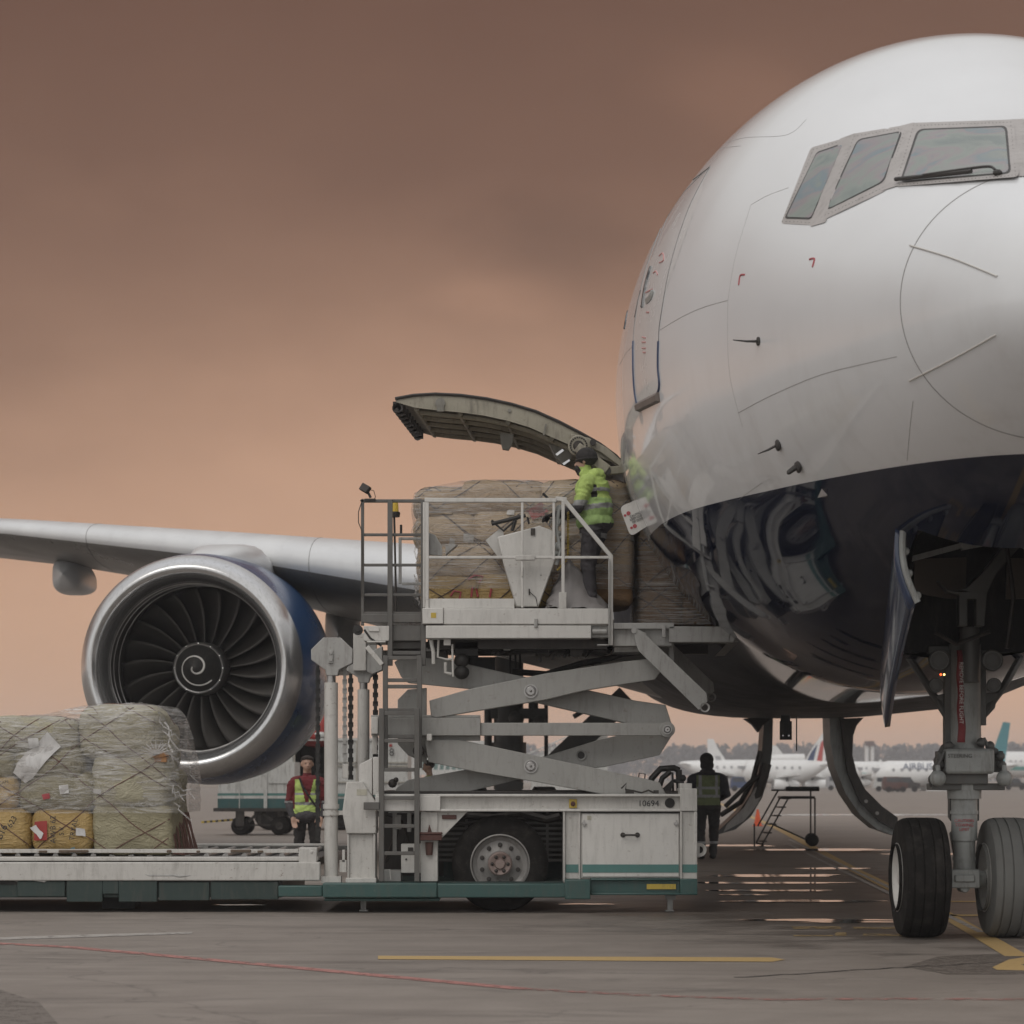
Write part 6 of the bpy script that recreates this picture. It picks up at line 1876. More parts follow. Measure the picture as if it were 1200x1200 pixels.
# ------------------------------------------------------------------ people
def skinmat(n, c): return paint(n, c, .5, dirt=0, var=.1)
def fabric(n, c, r_=.85):
    t = NT(n); a = t.noise(9, 6, .6); f = t.noise(4, 5, .6, (1, 1, .6), 1.5)
    t.set(Base_Color=t.mix(t.ramp(a, [(.3, 0.0), (.75, 1.0)]), c, tuple(x * .65 for x in c)), Roughness=r_)
    t.bump(t.math('ADD', t.math('MULTIPLY', t.math('ABSOLUTE', t.math('SUBTRACT', f, .5)), 3), a), .7, .02)
    return t.m
M['skin'] = skinmat('skin', (.42, .26, .19)); M['hivis'] = fabric('lime_hi_vis_cloth', (.46, .60, .17)); M['hivis2'] = fabric('green_hi_vis_mesh', (.36, .52, .19))
M['hivis3'] = fabric('dull_olive_hi_vis', (.16, .19, .09))
M['band'] = fabric('grey_reflective_band', (.30, .30, .30), .4); M['navycloth'] = fabric('dark_navy_cloth', (.030, .030, .036)); M['blackcloth'] = fabric('black_cloth', (.026, .023, .022))
M['greycloth'] = fabric('charcoal_trousers', (.06, .055, .06)); M['redcloth'] = fabric('dark_red_jacket', (.16, .018, .022)); M['hair'] = fabric('dark_brown_hair', (.035, .025, .02)); M['boot'] = fabric('black_boot', (.012, .012, .012), .5)
M['eye'] = paint('eye', (.05, .04, .035), .3, dirt=0)
def person(label, loc, rotz, J, mats, classify, extras=None, vox=.0105, group=None, sc1=1.0, wide=1.0):
    """J: list of (label, a, b, ra, rb) tapered limbs and ('x', centre, radii) lumps, all in metres; merged into one skin"""
    root = thing('person', label, 'person', loc, group, mat=Matrix.Translation(loc) @ Matrix.Rotation(rotz, 4, 'Z') @ Matrix.Scale(sc1, 4) @ Matrix.Scale(wide, 4, (1, 0, 0)))
    b = MB()
    for j in J:
        if len(j) == 5:
            n, a, c, ra, rb = j; a, c = Vector(a), Vector(c)
            L = (c - a).length; k = max(2, int(L / .02)); ax = (c - a).normalized() if L > 1e-6 else Vector((0, 0, 1))
            prof = [(-ra * math.cos(q * math.pi / 12), max(.0005, ra * math.sin(q * math.pi / 12))) for q in range(0, 7)]
            prof += [(L + rb * math.sin(q * math.pi / 12), max(.0005, rb * math.cos(q * math.pi / 12))) for q in range(0, 7)]
            b.lathe(a, ax, prof, 18)
        else:
            n, c, rad, rot = j
            b.ball(c, 1.0, 20, rad, rot)
    me = bpy.data.meshes.new('body_tmp'); me.from_pydata([tuple(v) for v in b.v], [], b.f)
    bm = bmesh.new(); bm.from_mesh(me); bmesh.ops.recalc_face_normals(bm, faces=bm.faces); bm.to_mesh(me); bm.free()
    tmp = bpy.data.objects.new('body_tmp', me); COL.objects.link(tmp)
    md = tmp.modifiers.new('r', 'REMESH'); md.mode = 'VOXEL'; md.voxel_size = vox; md.adaptivity = 0
    ms = tmp.modifiers.new('s', 'SMOOTH'); ms.factor = .5; ms.iterations = 2
    dg = bpy.context.evaluated_depsgraph_get()
    m2 = bpy.data.meshes.new_from_object(tmp.evaluated_get(dg))
    bpy.data.objects.remove(tmp)
    m2.name = 'body'
    # cloth creases
    co = np.empty(len(m2.vertices) * 3); m2.vertices.foreach_get('co', co); co = co.reshape(-1, 3)
    segs = [(j[0], np.array(j[1]), np.array(j[2]), j[3], j[4]) for j in J if len(j) == 5]
    bal = [(j[0], np.array(j[1]), np.array(j[2])) for j in J if len(j) == 4]
    def dist(P):
        D_ = []
        for n, a, c, ra, rb in segs:
            ab = c - a; t = np.clip(((P - a) @ ab) / max(ab @ ab, 1e-9), 0, 1)
            D_.append(np.linalg.norm(P - (a + t[:, None] * ab), axis=1) - (ra + (rb - ra) * t))
        for n, c, r_ in bal:
            q = (P - c) / r_; D_.append((np.linalg.norm(q, axis=1) - 1) * r_.min())
        return np.array(D_)
    names = [s_[0] for s_ in segs] + [s_[0] for s_ in bal]
    lab = dist(co).argmin(0)
    nv = m2.vertices
    nor = np.empty(len(nv) * 3); nv.foreach_get('normal', nor); nor = nor.reshape(-1, 3)
    sd = len(label)
    for i in range(len(co)):
        n = names[lab[i]]
        if n in ('torso', 'arm', 'leg', 'hood', 'skirt'):
            p = Vector(co[i]); q = Vector((p.x * 7 + sd, p.y * 7, p.z * 11 + 2 * noise.noise(p * 4)))
            d_ = (.5 - abs(noise.noise(q)) * 1.6) * .016 + noise.noise(p * 28) * .0035
            co[i] += nor[i] * (d_ - .004)
    nv.foreach_set('co', co.ravel())
    fc = np.array([p.center[:] for p in m2.polygons]); fn = np.array([p.normal[:] for p in m2.polygons])
    fl = dist(fc).argmin(0)
    for m_ in mats: m2.materials.append(M[m_])
    idx = [mats.index(classify(names[fl[i]], fc[i], fn[i])) for i in range(len(fc))]
    m2.polygons.foreach_set('material_index', idx); m2.polygons.foreach_set('use_smooth', [True] * len(fc))
    ob = bpy.data.objects.new('body', m2); COL.objects.link(ob); ob.parent = root; WM[ob] = WM[root]
    return root
def sub(root, name, b, m, ang=60):
    b.v = [WM[root] @ v for v in b.v]
    return b.build(name, m, root, ang=ang)
def head_parts(c, yaw=0.0, pitch=0.0):
    """head looking along +Y of the person, centred on c"""
    c = Vector(c); rm = Matrix.Rotation(yaw, 3, 'Z') @ Matrix.Rotation(pitch, 3, 'X')
    def o(x, y, z): return tuple(c + rm @ Vector((x, y, z)))
    return [('head', o(0, -.01, .025), (.078, .098, .095), rm), ('head', o(0, .018, -.035), (.060, .075, .075), rm), ('head', o(0, .045, -.085), (.030, .028, .026), rm),
            ('head', o(0, .085, .005), o(0, .108, -.028), .010, .015), ('head', o(-.028, .075, -.028), (.018, .012, .014), rm), ('head', o(.028, .075, -.028), (.018, .012, .014), rm),
            ('lip', o(-.02, .086, -.058), o(.02, .086, -.058), .0075, .0075), ('head', o(-.03, .083, .026), o(.03, .083, .026), .010, .010),
            ('head', o(-.08, -.005, -.005), (.012, .020, .032), rm), ('head', o(.08, -.005, -.005), (.012, .020, .032), rm)], o, rm
def hand(w, dirv, up_, curl=.5, n='hand', r_=.0095, side=1):
    """palm, four unequal bent fingers and a thumb"""
    w = Vector(w); d = Vector(dirv).normalized(); u = Vector(up_); u = (u - d * u.dot(d)).normalized(); s_ = d.cross(u) * side
    out = [(n, tuple(w - d * .02), tuple(w + d * .02), .028, .027)]
    for k, (off, L) in enumerate(((-.030, .062), (-.010, .074), (.010, .070), (.029, .055))):
        base = w + d * .075 + s_ * off
        out.append((n, tuple(w + s_ * off * .5), tuple(base), .020, .013))
        p = base; dd_ = d.copy()
        for q, f_ in enumerate((.42, .33, .25)):
            dd_ = (dd_ * math.cos(curl * .9) - u * math.sin(curl * .9)).normalized(); 
            u = (u * math.cos(curl * .9) + d * 0).normalized() if False else u
            nx = p + dd_ * (L * f_ * 1.25)
            out.append((n, tuple(p), tuple(nx), r_ * 1.15 - .0006 * q, r_ - .0008 * q)); p = nx
    b0 = w + d * .012 - s_ * .030; b1 = b0 + (d * .6 - s_ * .75 - u * .2).normalized() * .042; b2 = b1 + (d * .9 - s_ * .1 - u * .35).normalized() * .032
    out += [(n, tuple(b0), tuple(b1), .014, .0115), (n, tuple(b1), tuple(b2), .0115, .0095)]
    return out
# ---- worker on the platform: faces the controls (his forward is +Y in his own frame)
Hd, o_, rm_ = head_parts((0, .07, 1.665), 0.15, -.12)
J = Hd + [('neck', (0, .03, 1.50), (0, .055, 1.60), .062, .058), ('hood', (0, -.07, 1.51), (.145, .10, .075), None), ('hood', (0, .06, 1.52), (.085, .075, .06), None),
     ('torso', (0, -.02, 1.36), (.215, .195, .17), None), ('torso', (0, -.04, 1.15), (.215, .215, .22), None), ('torso', (0, -.05, .98), (.215, .21, .13), None), ('skirt', (0, -.03, .86), (.185, .155, .14), None),
     ('torso', (-.11, -.02, 1.42), (-.18, -.01, 1.40), .10, .095), ('torso', (.11, -.02, 1.42), (.18, -.01, 1.40), .10, .095),
     ('arm', (-.21, -.01, 1.39), (-.26, .07, 1.13), .085, .070), ('arm', (-.26, .07, 1.13), (-.19, .31, 1.07), .068, .050),
     ('arm', (.21, -.01, 1.39), (.26, .09, 1.15), .085, .070), ('arm', (.26, .09, 1.15), (.17, .33, 1.09), .068, .050),
     ('leg', (-.10, -.04, .88), (-.12, .0, .50), .115, .080), ('leg', (-.12, .0, .50), (-.12, -.05, .10), .080, .062), ('leg', (.10, -.03, .88), (.12, .06, .50), .115, .080), ('leg', (.12, .06, .50), (.12, .02, .10), .080, .062),
     ('boot', (-.12, -.06, .06), (-.12, .11, .045), .052, .042), ('boot', (.12, .01, .06), (.12, .18, .045), .052, .042)]
J += hand((-.185, .37, 1.06), (.1, 1, -.1), (0, .1, 1), .55, 'glove', .0125) + hand((.165, .39, 1.08), (-.1, 1, -.1), (0, .1, 1), .55, 'glove', .0125, -1)
def clsA(n, p, nn):
    x, y, z = p
    if n in ('head', 'lip'): return 'skin' if z > 1.60 or y > .14 else 'hivis'
    if n == 'neck' or n == 'hood': return 'hivis'
    if n == 'glove': return 'blackcloth'
    if n == 'boot': return 'boot'
    if n == 'leg': return 'greycloth'
    if n == 'skirt': return 'band' if .80 < z < .86 else 'greycloth'
    if n == 'arm':
        if z < 1.20 and y > -.05: return 'band' if z > 1.14 and y < .12 else 'greycloth'
        return 'hivis'
    if n == 'torso':
        if z < .93 - .25 * y * .6: return 'greycloth'
        if 1.10 < z + .15 * y < 1.155 or 1.30 < z + .1 * y < 1.34 and y < .02: return 'band'
        if abs(x) > .14 and 1.24 < z < 1.38 and -.12 < y < -.055: return 'blackcloth'
        return 'hivis2' if z < 1.24 else 'hivis'
    return 'greycloth'
pz = W(0, 713, LD).z + .003
pA = person('worker in a lime hi-vis jacket and black knit cap at the platform controls', Vector(((692 - 600) * 26.25 / F, 26.22, pz)), R(74), J, ['skin', 'hivis', 'hivis2', 'band', 'greycloth', 'blackcloth', 'boot'], clsA, sc1=.985, wide=1.08)
b = MB(); b.ball((0, .045, 1.715), 1.0, 22, (.102, .122, .108)); b.tube([Vector((.094 * math.cos(a), .045 + .113 * math.sin(a), 1.685 - .012 * math.sin(a))) for a in [2 * math.pi * k / 28 for k in range(29)]], .016, 8); sub(pA, 'knit_cap', b, M['blackcloth'])
b = MB(); b.ball((0, .135, 1.585), 1, 14, (.055, .045, .055)); b.ball((0, .11, 1.54), 1, 14, (.06, .05, .04)); sub(pA, 'face_mask', b, M['blackcloth'])
# ---- man in red jacket beside the container
Hd, o_, rm_ = head_parts((0, .01, 1.655), .12, 0)
J = Hd + [('neck', (0, -.01, 1.48), (0, -.005, 1.58), .058, .055),
     ('torso', (0, 0, 1.34), (.20, .135, .16), None), ('torso', (0, 0, 1.14), (.195, .145, .22), None), ('torso', (0, .01, .98), (.20, .15, .12), None), ('skirt', (0, .05, .90), (.165, .14, .10), None),
     ('torso', (-.1, 0, 1.41), (-.17, 0, 1.385), .085, .082), ('torso', (.1, 0, 1.41), (.17, 0, 1.385), .085, .082),
     ('arm', (-.195, 0, 1.37), (-.25, -.03, 1.10), .074, .062), ('arm', (-.25, -.03, 1.10), (-.20, .08, .89), .060, .045), ('arm', (.195, 0, 1.37), (.25, -.03, 1.10), .074, .062), ('arm', (.25, -.03, 1.10), (.20, .08, .89), .060, .045),
     ('leg', (-.095, 0, .88), (-.11, .0, .48), .100, .070), ('leg', (-.11, 0, .48), (-.12, -.02, .10), .070, .055), ('leg', (.095, 0, .88), (.11, 0, .48), .100, .070), ('leg', (.11, 0, .48), (.12, -.02, .10), .070, .055),
     ('boot', (-.12, -.03, .055), (-.13, .12, .045), .05, .040), ('boot', (.12, -.03, .055), (.13, .12, .045), .05, .040)]
J += hand((-.185, .11, .845), (.25, .25, -1), (0, -1, -.2), .5) + hand((.185, .11, .845), (-.25, .25, -1), (0, -1, -.2), .5, side=-1)
def clsB(n, p, nn):
    x, y, z = p
    if n in ('head', 'lip', 'hand'): return 'skin'
    if n == 'neck': return 'redcloth' if z < 1.53 else 'skin'
    if n == 'boot': return 'boot'
    if n == 'leg': return 'blackcloth'
    if n == 'skirt': return 'greycloth'
    if n == 'arm': return 'redcloth' if z > 1.12 else ('band' if z > 1.09 else 'greycloth')
    if n == 'torso':
        if z < 1.0: return 'greycloth' if y < .0 or z < .93 else ('hivis' if abs(x) > .05 or z > .97 else 'greycloth')
        if abs(x) > .165: return 'redcloth'
        v = .02 + (z - 1.10) * .22
        if y > 0 and abs(x) < v and z > 1.10: return 'redcloth'
        if 1.06 < z < 1.10 or 1.20 < z < 1.235 and y > -.3: return 'band'
        return 'redcloth' if z > 1.43 else 'hivis'
    return 'blackcloth'
pB = person('man in a dark red jacket and lime vest standing facing the camera', Vector(((360 - 600) * 35.0 / F, 35.0, 0)), R(183), J, ['skin', 'redcloth', 'greycloth', 'blackcloth', 'hivis', 'band', 'boot'], clsB, wide=1.08)
b = MB(); b.ball((0, -.025, 1.70), 1, 20, (.088, .100, .085)); b.ball((0, -.06, 1.65), 1, 16, (.084, .07, .07)); b.tube([(-.07, .06, 1.735), (0, .09, 1.745), (.07, .06, 1.735)], .022, 8); sub(pB, 'hair', b, M['hair'])
b = MB()
for s_ in (-1, 1): b.ball(o_(.029 * s_, .080, .004), .0085, 8)
sub(pB, 'eyes', b, M['eye'])
b = MB(); b.tube([(.10, .11, 1.45), (.06, .150, 1.33), (-.02, .162, 1.2), (-.10, .158, 1.07), (-.15, .13, 1.0)], .014, 6); sub(pB, 'shoulder_strap', b, M['blackcloth'])
# ---- man seen from behind by the loader
Hd, o_, rm_ = head_parts((0, .10, 1.655), -.1, -.35)
J = Hd + [('neck', (0, .03, 1.48), (0, .06, 1.60), .070, .068), ('hood', (0, .02, 1.52), (.09, .08, .07), None),
     ('torso', (0, .0, 1.34), (.215, .145, .17), None), ('torso', (0, -.02, 1.14), (.205, .15, .22), None), ('torso', (0, -.02, .98), (.20, .15, .12), None), ('skirt', (0, -.02, .90), (.185, .14, .10), None),
     ('torso', (-.1, 0, 1.41), (-.19, 0, 1.385), .09, .088), ('torso', (.1, 0, 1.41), (.19, 0, 1.385), .09, .088),
     ('arm', (-.225, 0, 1.37), (-.29, .02, 1.12), .08, .068), ('arm', (-.29, .02, 1.12), (-.17, .20, 1.00), .066, .048), ('arm', (.225, 0, 1.37), (.29, .02, 1.12), .08, .068), ('arm', (.29, .02, 1.12), (.17, .20, 1.0), .066, .048),
     ('leg', (-.10, 0, .90), (-.10, .06, .50), .105, .078), ('leg', (-.10, .06, .50), (-.09, -.02, .10), .078, .062), ('leg', (.10, 0, .90), (.12, .16, .52), .105, .078), ('leg', (.12, .16, .52), (.10, .12, .12), .078, .062),
     ('boot', (-.09, -.04, .055), (-.09, .12, .045), .052, .042), ('boot', (.10, .10, .06), (.10, .25, .05), .052, .042)]
J += hand((-.14, .24, .97), (.4, 1, -.3), (0, .3, 1), .5) + hand((.14, .24, .97), (-.4, 1, -.3), (0, .3, 1), .5, side=-1)
def clsC(n, p, nn):
    x, y, z = p
    if n in ('head', 'lip', 'hand'): return 'skin' if y > .06 and z < 1.70 or n == 'hand' else 'blackcloth'
    if n in ('neck', 'hood'): return 'blackcloth'
    if n == 'boot': return 'boot'
    if n == 'leg': return 'band' if .27 < z < .31 else 'blackcloth'
    if n == 'skirt': return 'blackcloth'
    if n == 'arm': return 'navycloth'
    if n == 'torso':
        if abs(x) > .175 or z > 1.44 or z < .93: return 'navycloth'
        if 1.06 < z < 1.105 or (.10 < abs(x) < .145 and z > 1.1) or 1.20 < z < 1.245: return 'band'
        return 'hivis3'
    return 'blackcloth'
pC = person('man in black with a dull green vest, back turned, at the end of the loader', Vector(((829 - 600) * 42.5 / F, 42.5, 0)), R(4), J, ['skin', 'navycloth', 'blackcloth', 'band', 'hivis3', 'boot'], clsC, sc1=1.04, wide=1.15)
b = MB(); b.ball((0, .085, 1.71), 1, 20, (.105, .13, .12)); b.ball((0, .045, 1.61), 1, 16, (.105, .09, .10)); b.ball((0, .0, 1.50), 1, 16, (.12, .10, .06)); sub(pC, 'hood_cap', b, M['blackcloth'])
# ---- person glimpsed through the scissor lift
Hd, o_, rm_ = head_parts((0, .02, 1.655), 0, -.2)
J = Hd + [('neck', (0, -.01, 1.48), (0, .0, 1.58), .058, .055), ('torso', (0, 0, 1.34), (.20, .135, .16), None), ('torso', (0, 0, 1.14), (.195, .145, .22), None), ('torso', (0, .01, .98), (.19, .15, .12), None),
     ('torso', (-.1, 0, 1.41), (-.17, 0, 1.385), .085, .082), ('torso', (.1, 0, 1.41), (.17, 0, 1.385), .085, .082),
     ('arm', (-.195, 0, 1.37), (-.25, -.03, 1.10), .074, .062), ('arm', (-.25, -.03, 1.10), (-.22, .12, .92), .060, .045), ('arm', (.195, 0, 1.37), (.25, -.03, 1.10), .074, .062), ('arm', (.25, -.03, 1.10), (.22, .12, .92), .060, .045),
     ('leg', (-.095, 0, .90), (-.11, .0, .48), .100, .070), ('leg', (-.11, 0, .48), (-.12, -.02, .10), .070, .055), ('leg', (.095, 0, .90), (.11, 0, .48), .100, .070), ('leg', (.11, 0, .48), (.12, -.02, .10), .070, .055),
     ('boot', (-.12, -.03, .055), (-.13, .12, .045), .05, .040), ('boot', (.12, -.03, .055), (.13, .12, .045), .05, .040)]
J += hand((-.21, .16, .88), (.1, .6, -1), (0, -1, -.2), .5) + hand((.21, .16, .88), (-.1, .6, -1), (0, -1, -.2), .5, side=-1)
def clsD(n, p, nn):
    x, y, z = p
    if n in ('head', 'lip', 'hand', 'neck'): return 'skin'
    if n == 'boot': return 'boot'
    if n == 'leg': return 'greycloth'
    if n == 'torso': return 'band' if 1.05 < z < 1.1 else 'hivis'
    return 'hivis'
pD = person('worker in lime hi-vis top glimpsed behind the ladder between the scissor arms', Vector(((503 - 600) * 44 / F, 44, 0)), R(100), J, ['skin', 'greycloth', 'hivis', 'band', 'boot'], clsD, vox=.014, sc1=1.0)
b = MB(); b.ball((0, -.0, 1.70), 1, 16, (.09, .105, .085)); sub(pD, 'hair', b, M['hair'])
# ------------------------------------------------------------------ baggage dolly, container truck, steps, cone
M['contwhite'] = paint('container_white', (.50, .50, .48), .5, dirt=.6, sc_=1.5)
M['contteal'] = paint('container_dark_teal', (.035, .095, .095), .5, dirt=.4)
DD = 60.0
bd = thing('container_dolly', 'low dolly with a white and teal container and a yellow and black tow bar', 'dolly', (W(300, 978, DD).x, DD + .8, 0))
b = MB(); b.pbox(250, 947, 352, 951, DD - .05, 1.7); b.build('deck', M['dark'], bd)
b = MB(); b.pbox(255, 936, 345, 947, DD, 1.6); b.build('container_base', M['contteal'], bd)
b = MB(); b.pbox(255, 932.5, 345, 935.8, DD, 1.6); b.pbox(256, 893, 345, 929.5, DD, 1.6); b.pbox(280, 893, 281, 947, DD - .02, .02); b.pbox(309, 893, 313, 947, DD - .04, .04); b.pbox(315, 916, 345, 918, DD - .03, .03); b.build('container', M['contwhite'], bd)
b = MB(); b.pbox(255, 929.6, 345, 932.4, DD + .003, 1.59); b.build('teal_stripe', M['teal'], bd)
for x in (281, 327):
    for dy in (.15, 1.35):
        b = MB(); b.lathe(Vector((W(x, 0, DD).x, DD + dy, .235)), (0, 1, 0), [(-.06, .10), (-.07, .2), (-.05, .232), (.05, .232), (.07, .2), (.06, .1)], 26); b.build('wheel', M['tyre'], bd)
        b = MB(); b.lathe(Vector((W(x, 0, DD).x, DD + dy - .07, .235)), (0, 1, 0), [(0, .10), (-.01, .09), (.0, .03)], 16); b.build('wheel_hub', M['dark'], bd)
b = MB(); b.pbox(287, 966, 320, 968, DD + .2, .05)
for q in (((290, 964), (302, 953)), ((320, 962), (308, 953)), ((304, 966), (304, 953)), ((281, 965), (281, 951)), ((327, 965), (327, 951)), ((275, 960), (285, 960))): b.bar(W(*q[0], DD + .15), W(*q[1], DD + .15), .07)
b.pbox(276, 950, 286, 968, DD - .02, .1); b.build('undercarriage', M['dark'], bd)
b = MB()
n_ = 12
for k in range(n_):
    b.cur = k % 2
    x0 = 236 + (276 - 236) * k / n_; x1 = 236 + (276 - 236) * (k + 1) / n_
    b.bar(W(x0, 963.5 - 3 * (k / n_), DD + .2), W(x1, 963.5 - 3 * ((k + 1) / n_), DD + .2), .05)
b.build('tow_bar', [M['yellow'], M['black']], bd)
DT = 66.0
tk = thing('container_truck', 'white high-sided container truck with an open dark bay and red cloth on its roof', 'truck', (W(405, 978, DT).x, DT + 1.2, 0))
b = MB(); b.pbox(305, 868, 343, 950, DT, 2.4); b.pbox(381, 868, 478, 950, DT, 2.4); b.pbox(343, 868, 381, 950, DT + 2.2, .2); b.pbox(303, 865, 480, 868, DT - .05, 2.5); b.pbox(343, 950, 381, 956, DT, 2.3); body = b.build('body', M['contwhite'], tk)
b = MB()
for x in (344, 381.5, 417): b.pbox(x, 868, x + 1.8, 950, DT - .05, .04)
for y in (893, 897, 916): b.pbox(384, y, 478, y + 1.4, DT - .05, .04); b.pbox(312, y, 342, y + 1.4, DT - .05, .04)
b.build('body_rib', paint('stained_white_rib', (.40, .38, .33), .6, dirt=.8), tk)
b = MB(); b.pbox(344, 868.5, 380, 955, DT + 2.0, .1); b.pbox(344, 868.5, 346, 955, DT + .3, 1.7); b.build('open_bay', M['dark'], tk)
b = MB(); b.pbox(382, 936, 478, 950, DT - .03, .03); b.build('teal_band', M['contteal'], tk)
b = MB(); b.pbox(382, 930, 478, 933, DT - .03, .03); b.build('teal_stripe', M['teal'], tk)
for x in (398, 466, 316):
    b = MB(); b.lathe(Vector((W(x, 0, DT).x, DT + .2, .45)), (0, 1, 0), [(-.14, .2), (-.15, .4), (-.1, .448), (.1, .448), (.15, .4), (.14, .2)], 28); b.build('wheel', M['tyre'], tk)
b = MB(); b.pbox(306, 950.5, 478, 957, DT + .3, 1.6); b.build('chassis', M['dark'], tk)
text_obj('bay_number', '8', .30, facing_cam(W(459, 882, DT - .06)), M['blacktext'], tk)
b = MB(); b.pbox(456, 872, 459.5, 875, DT - .04, .03); b.build('red_marker', M['red'], tk)
b = MB(); b.rbox(W(371, 855, DT + .6), (.85, .9, .8), .2, 10, .05, 3, 3, .06); b.rbox(W(362, 861, DT + .3), (.5, .7, .3), .1, 8, .03, 3, 5, .04); b.build('red_tarpaulin', M['red'], None, ang=70, label='bright red cloth bundle piled on the roof of the white container truck', category='tarpaulin')
b = MB(); b.rbox(W(366, 861.5, DT + .1), (.7, .3, .16), .06, 8, .01, 3, 5, .02); b.build('pale_cloth', M['contwhite'], None, ang=70, label='pale folded cloth under the red bundle on the truck roof', category='cloth')
# passenger stairs vehicle beyond
DS = 95
st = thing('passenger_stairs', 'white mobile passenger stairs seen between the scissor arms', 'boarding stairs', (W(665, 925, DS).x, DS + 1, 0))
b = MB(); b.bar(W(618, 894, DS), W(712, 852, DS), .12, 1.4); b.bar(W(622, 888, DS), W(700, 853, DS), .07, .06); b.bar(W(618, 884, DS), W(700, 848, DS), .05, .05); b.build('stair_flight', M['contwhite'], st)
b = MB()
for k in range(9): b.bar(W(622 + 9.5 * k, 892 - 4.3 * k, DS - .05), W(622 + 9.5 * k, 884 - 4.3 * k, DS - .05), .04)
b.build('railing', M['steel'], st)
b = MB(); b.pbox(622, 912, 712, 930, DS, 1.8); b.pbox(690, 860, 712, 912, DS + .2, 1.2); b.build('vehicle_body', M['contwhite'], st)
for x in (636, 698):
    b = MB(); b.lathe(Vector((W(x, 0, DS).x, DS + .1, .42)), (0, 1, 0), [(-.13, .2), (-.14, .38), (-.1, .418), (.1, .418), (.14, .38)], 20); b.build('wheel', M['tyre'], st)
# terminal glass seen between the ladders
DG = 150
tg = thing('glazed_gangway', 'pale green glazed gangway far behind the loader ladder', 'gangway', (W(530, 915, DG).x, DG + 2, 0))
b = MB(); b.pbox(470, 872, 480, 915, DG, 3); b.pbox(470, 868, 600, 876, DG, 3); b.pbox(470, 902, 600, 908, DG, 3); b.pbox(478, 870, 486, 919, DG - .2, .4); b.build('frame', M['contwhite'], tg)
b = MB(); b.pbox(480, 876, 600, 902, DG + .5, 2.4); gl_ = paint('pale_green_glazing', (.25, .36, .34), .15, dirt=.2); b.build('glazing', gl_, tg)
b = MB()
for k in range(16): b.bar(W(486 + 7 * k, 902, DG + .3), W(489 + 7 * k, 876, DG + .3), .12)
b.build('mullion', M['contwhite'], tg)
b = MB(); 
for x in (480, 540, 596): b.pbox(x, 908, x + 3, 938.2, DG + 1, .4)
b.build('support', M['grey'], tg)
# maintenance steps
DM2 = GD(992)
ms = thing('maintenance_steps', 'small dark wheeled maintenance steps with handrails under the aircraft', 'wheeled steps', (W(925, 992, DM2).x, DM2, 0))
dk = M['dark']
b = MB()
for dy in (0, .75):
    d = DM2 + dy
    for q in (((888, 968), (912, 926)), ((884, 994), (884, 965)), ((904, 926), (952, 926)), ((886, 988), (914, 935)), ((893, 990), (924, 935)), ((914, 935), (954, 935)), ((950, 926), (950, 984)), ((955, 935), (955, 984)), ((903, 965), (945, 984)), ((886, 988), (895, 990))):
        b.tube([W(*q[0], d), W(*q[1], d)], .018, 6)
for k in range(6):
    x, y = 890 + 5.6 * k, 986 - 10 * k; a = W(x, y, DM2); c = W(x + 9, y, DM2)
    b.box((a.x, DM2, a.z - .012), (c.x, DM2 + .75, a.z + .012))
b.build('stair_frame', dk, ms)
b = MB(); a = W(916, 935, DM2); c = W(955, 933, DM2); b.box((a.x, DM2, a.z - .02), (c.x, DM2 + .75, c.z)); b.build('platform', M['ladder'], ms)
b = MB(); b.tube([W(921, 924.5, DM2 - .02), W(960, 924.5, DM2 - .02)], .05, 8); b.tube([W(921, 924.5, DM2 + .75), W(960, 924.5, DM2 + .75)], .04, 8); b.build('padded_rail', M['black'], ms)
for x, dy in ((952, 0), (956, .75)):
    b = MB(); b.lathe(Vector((W(x, 0, DM2).x, DM2 + dy - .04, .135)), (0, 1, 0), [(-.0, .06), (0, .115), (.02, .135), (.08, .135), (.1, .115), (.1, .06)], 24); b.build('wheel', M['tyre'], ms)
b = MB(); c = G(888, 968); b.lathe(c, (0, 0, 1), [(0, .17), (.02, .17), (.021, .12), (.50, .03), (.50, .0001)], 20, True)
b.build('traffic_cone', M['orange'], None, ang=40, label='small orange traffic cone on the apron beyond the maintenance steps', category='traffic cone')

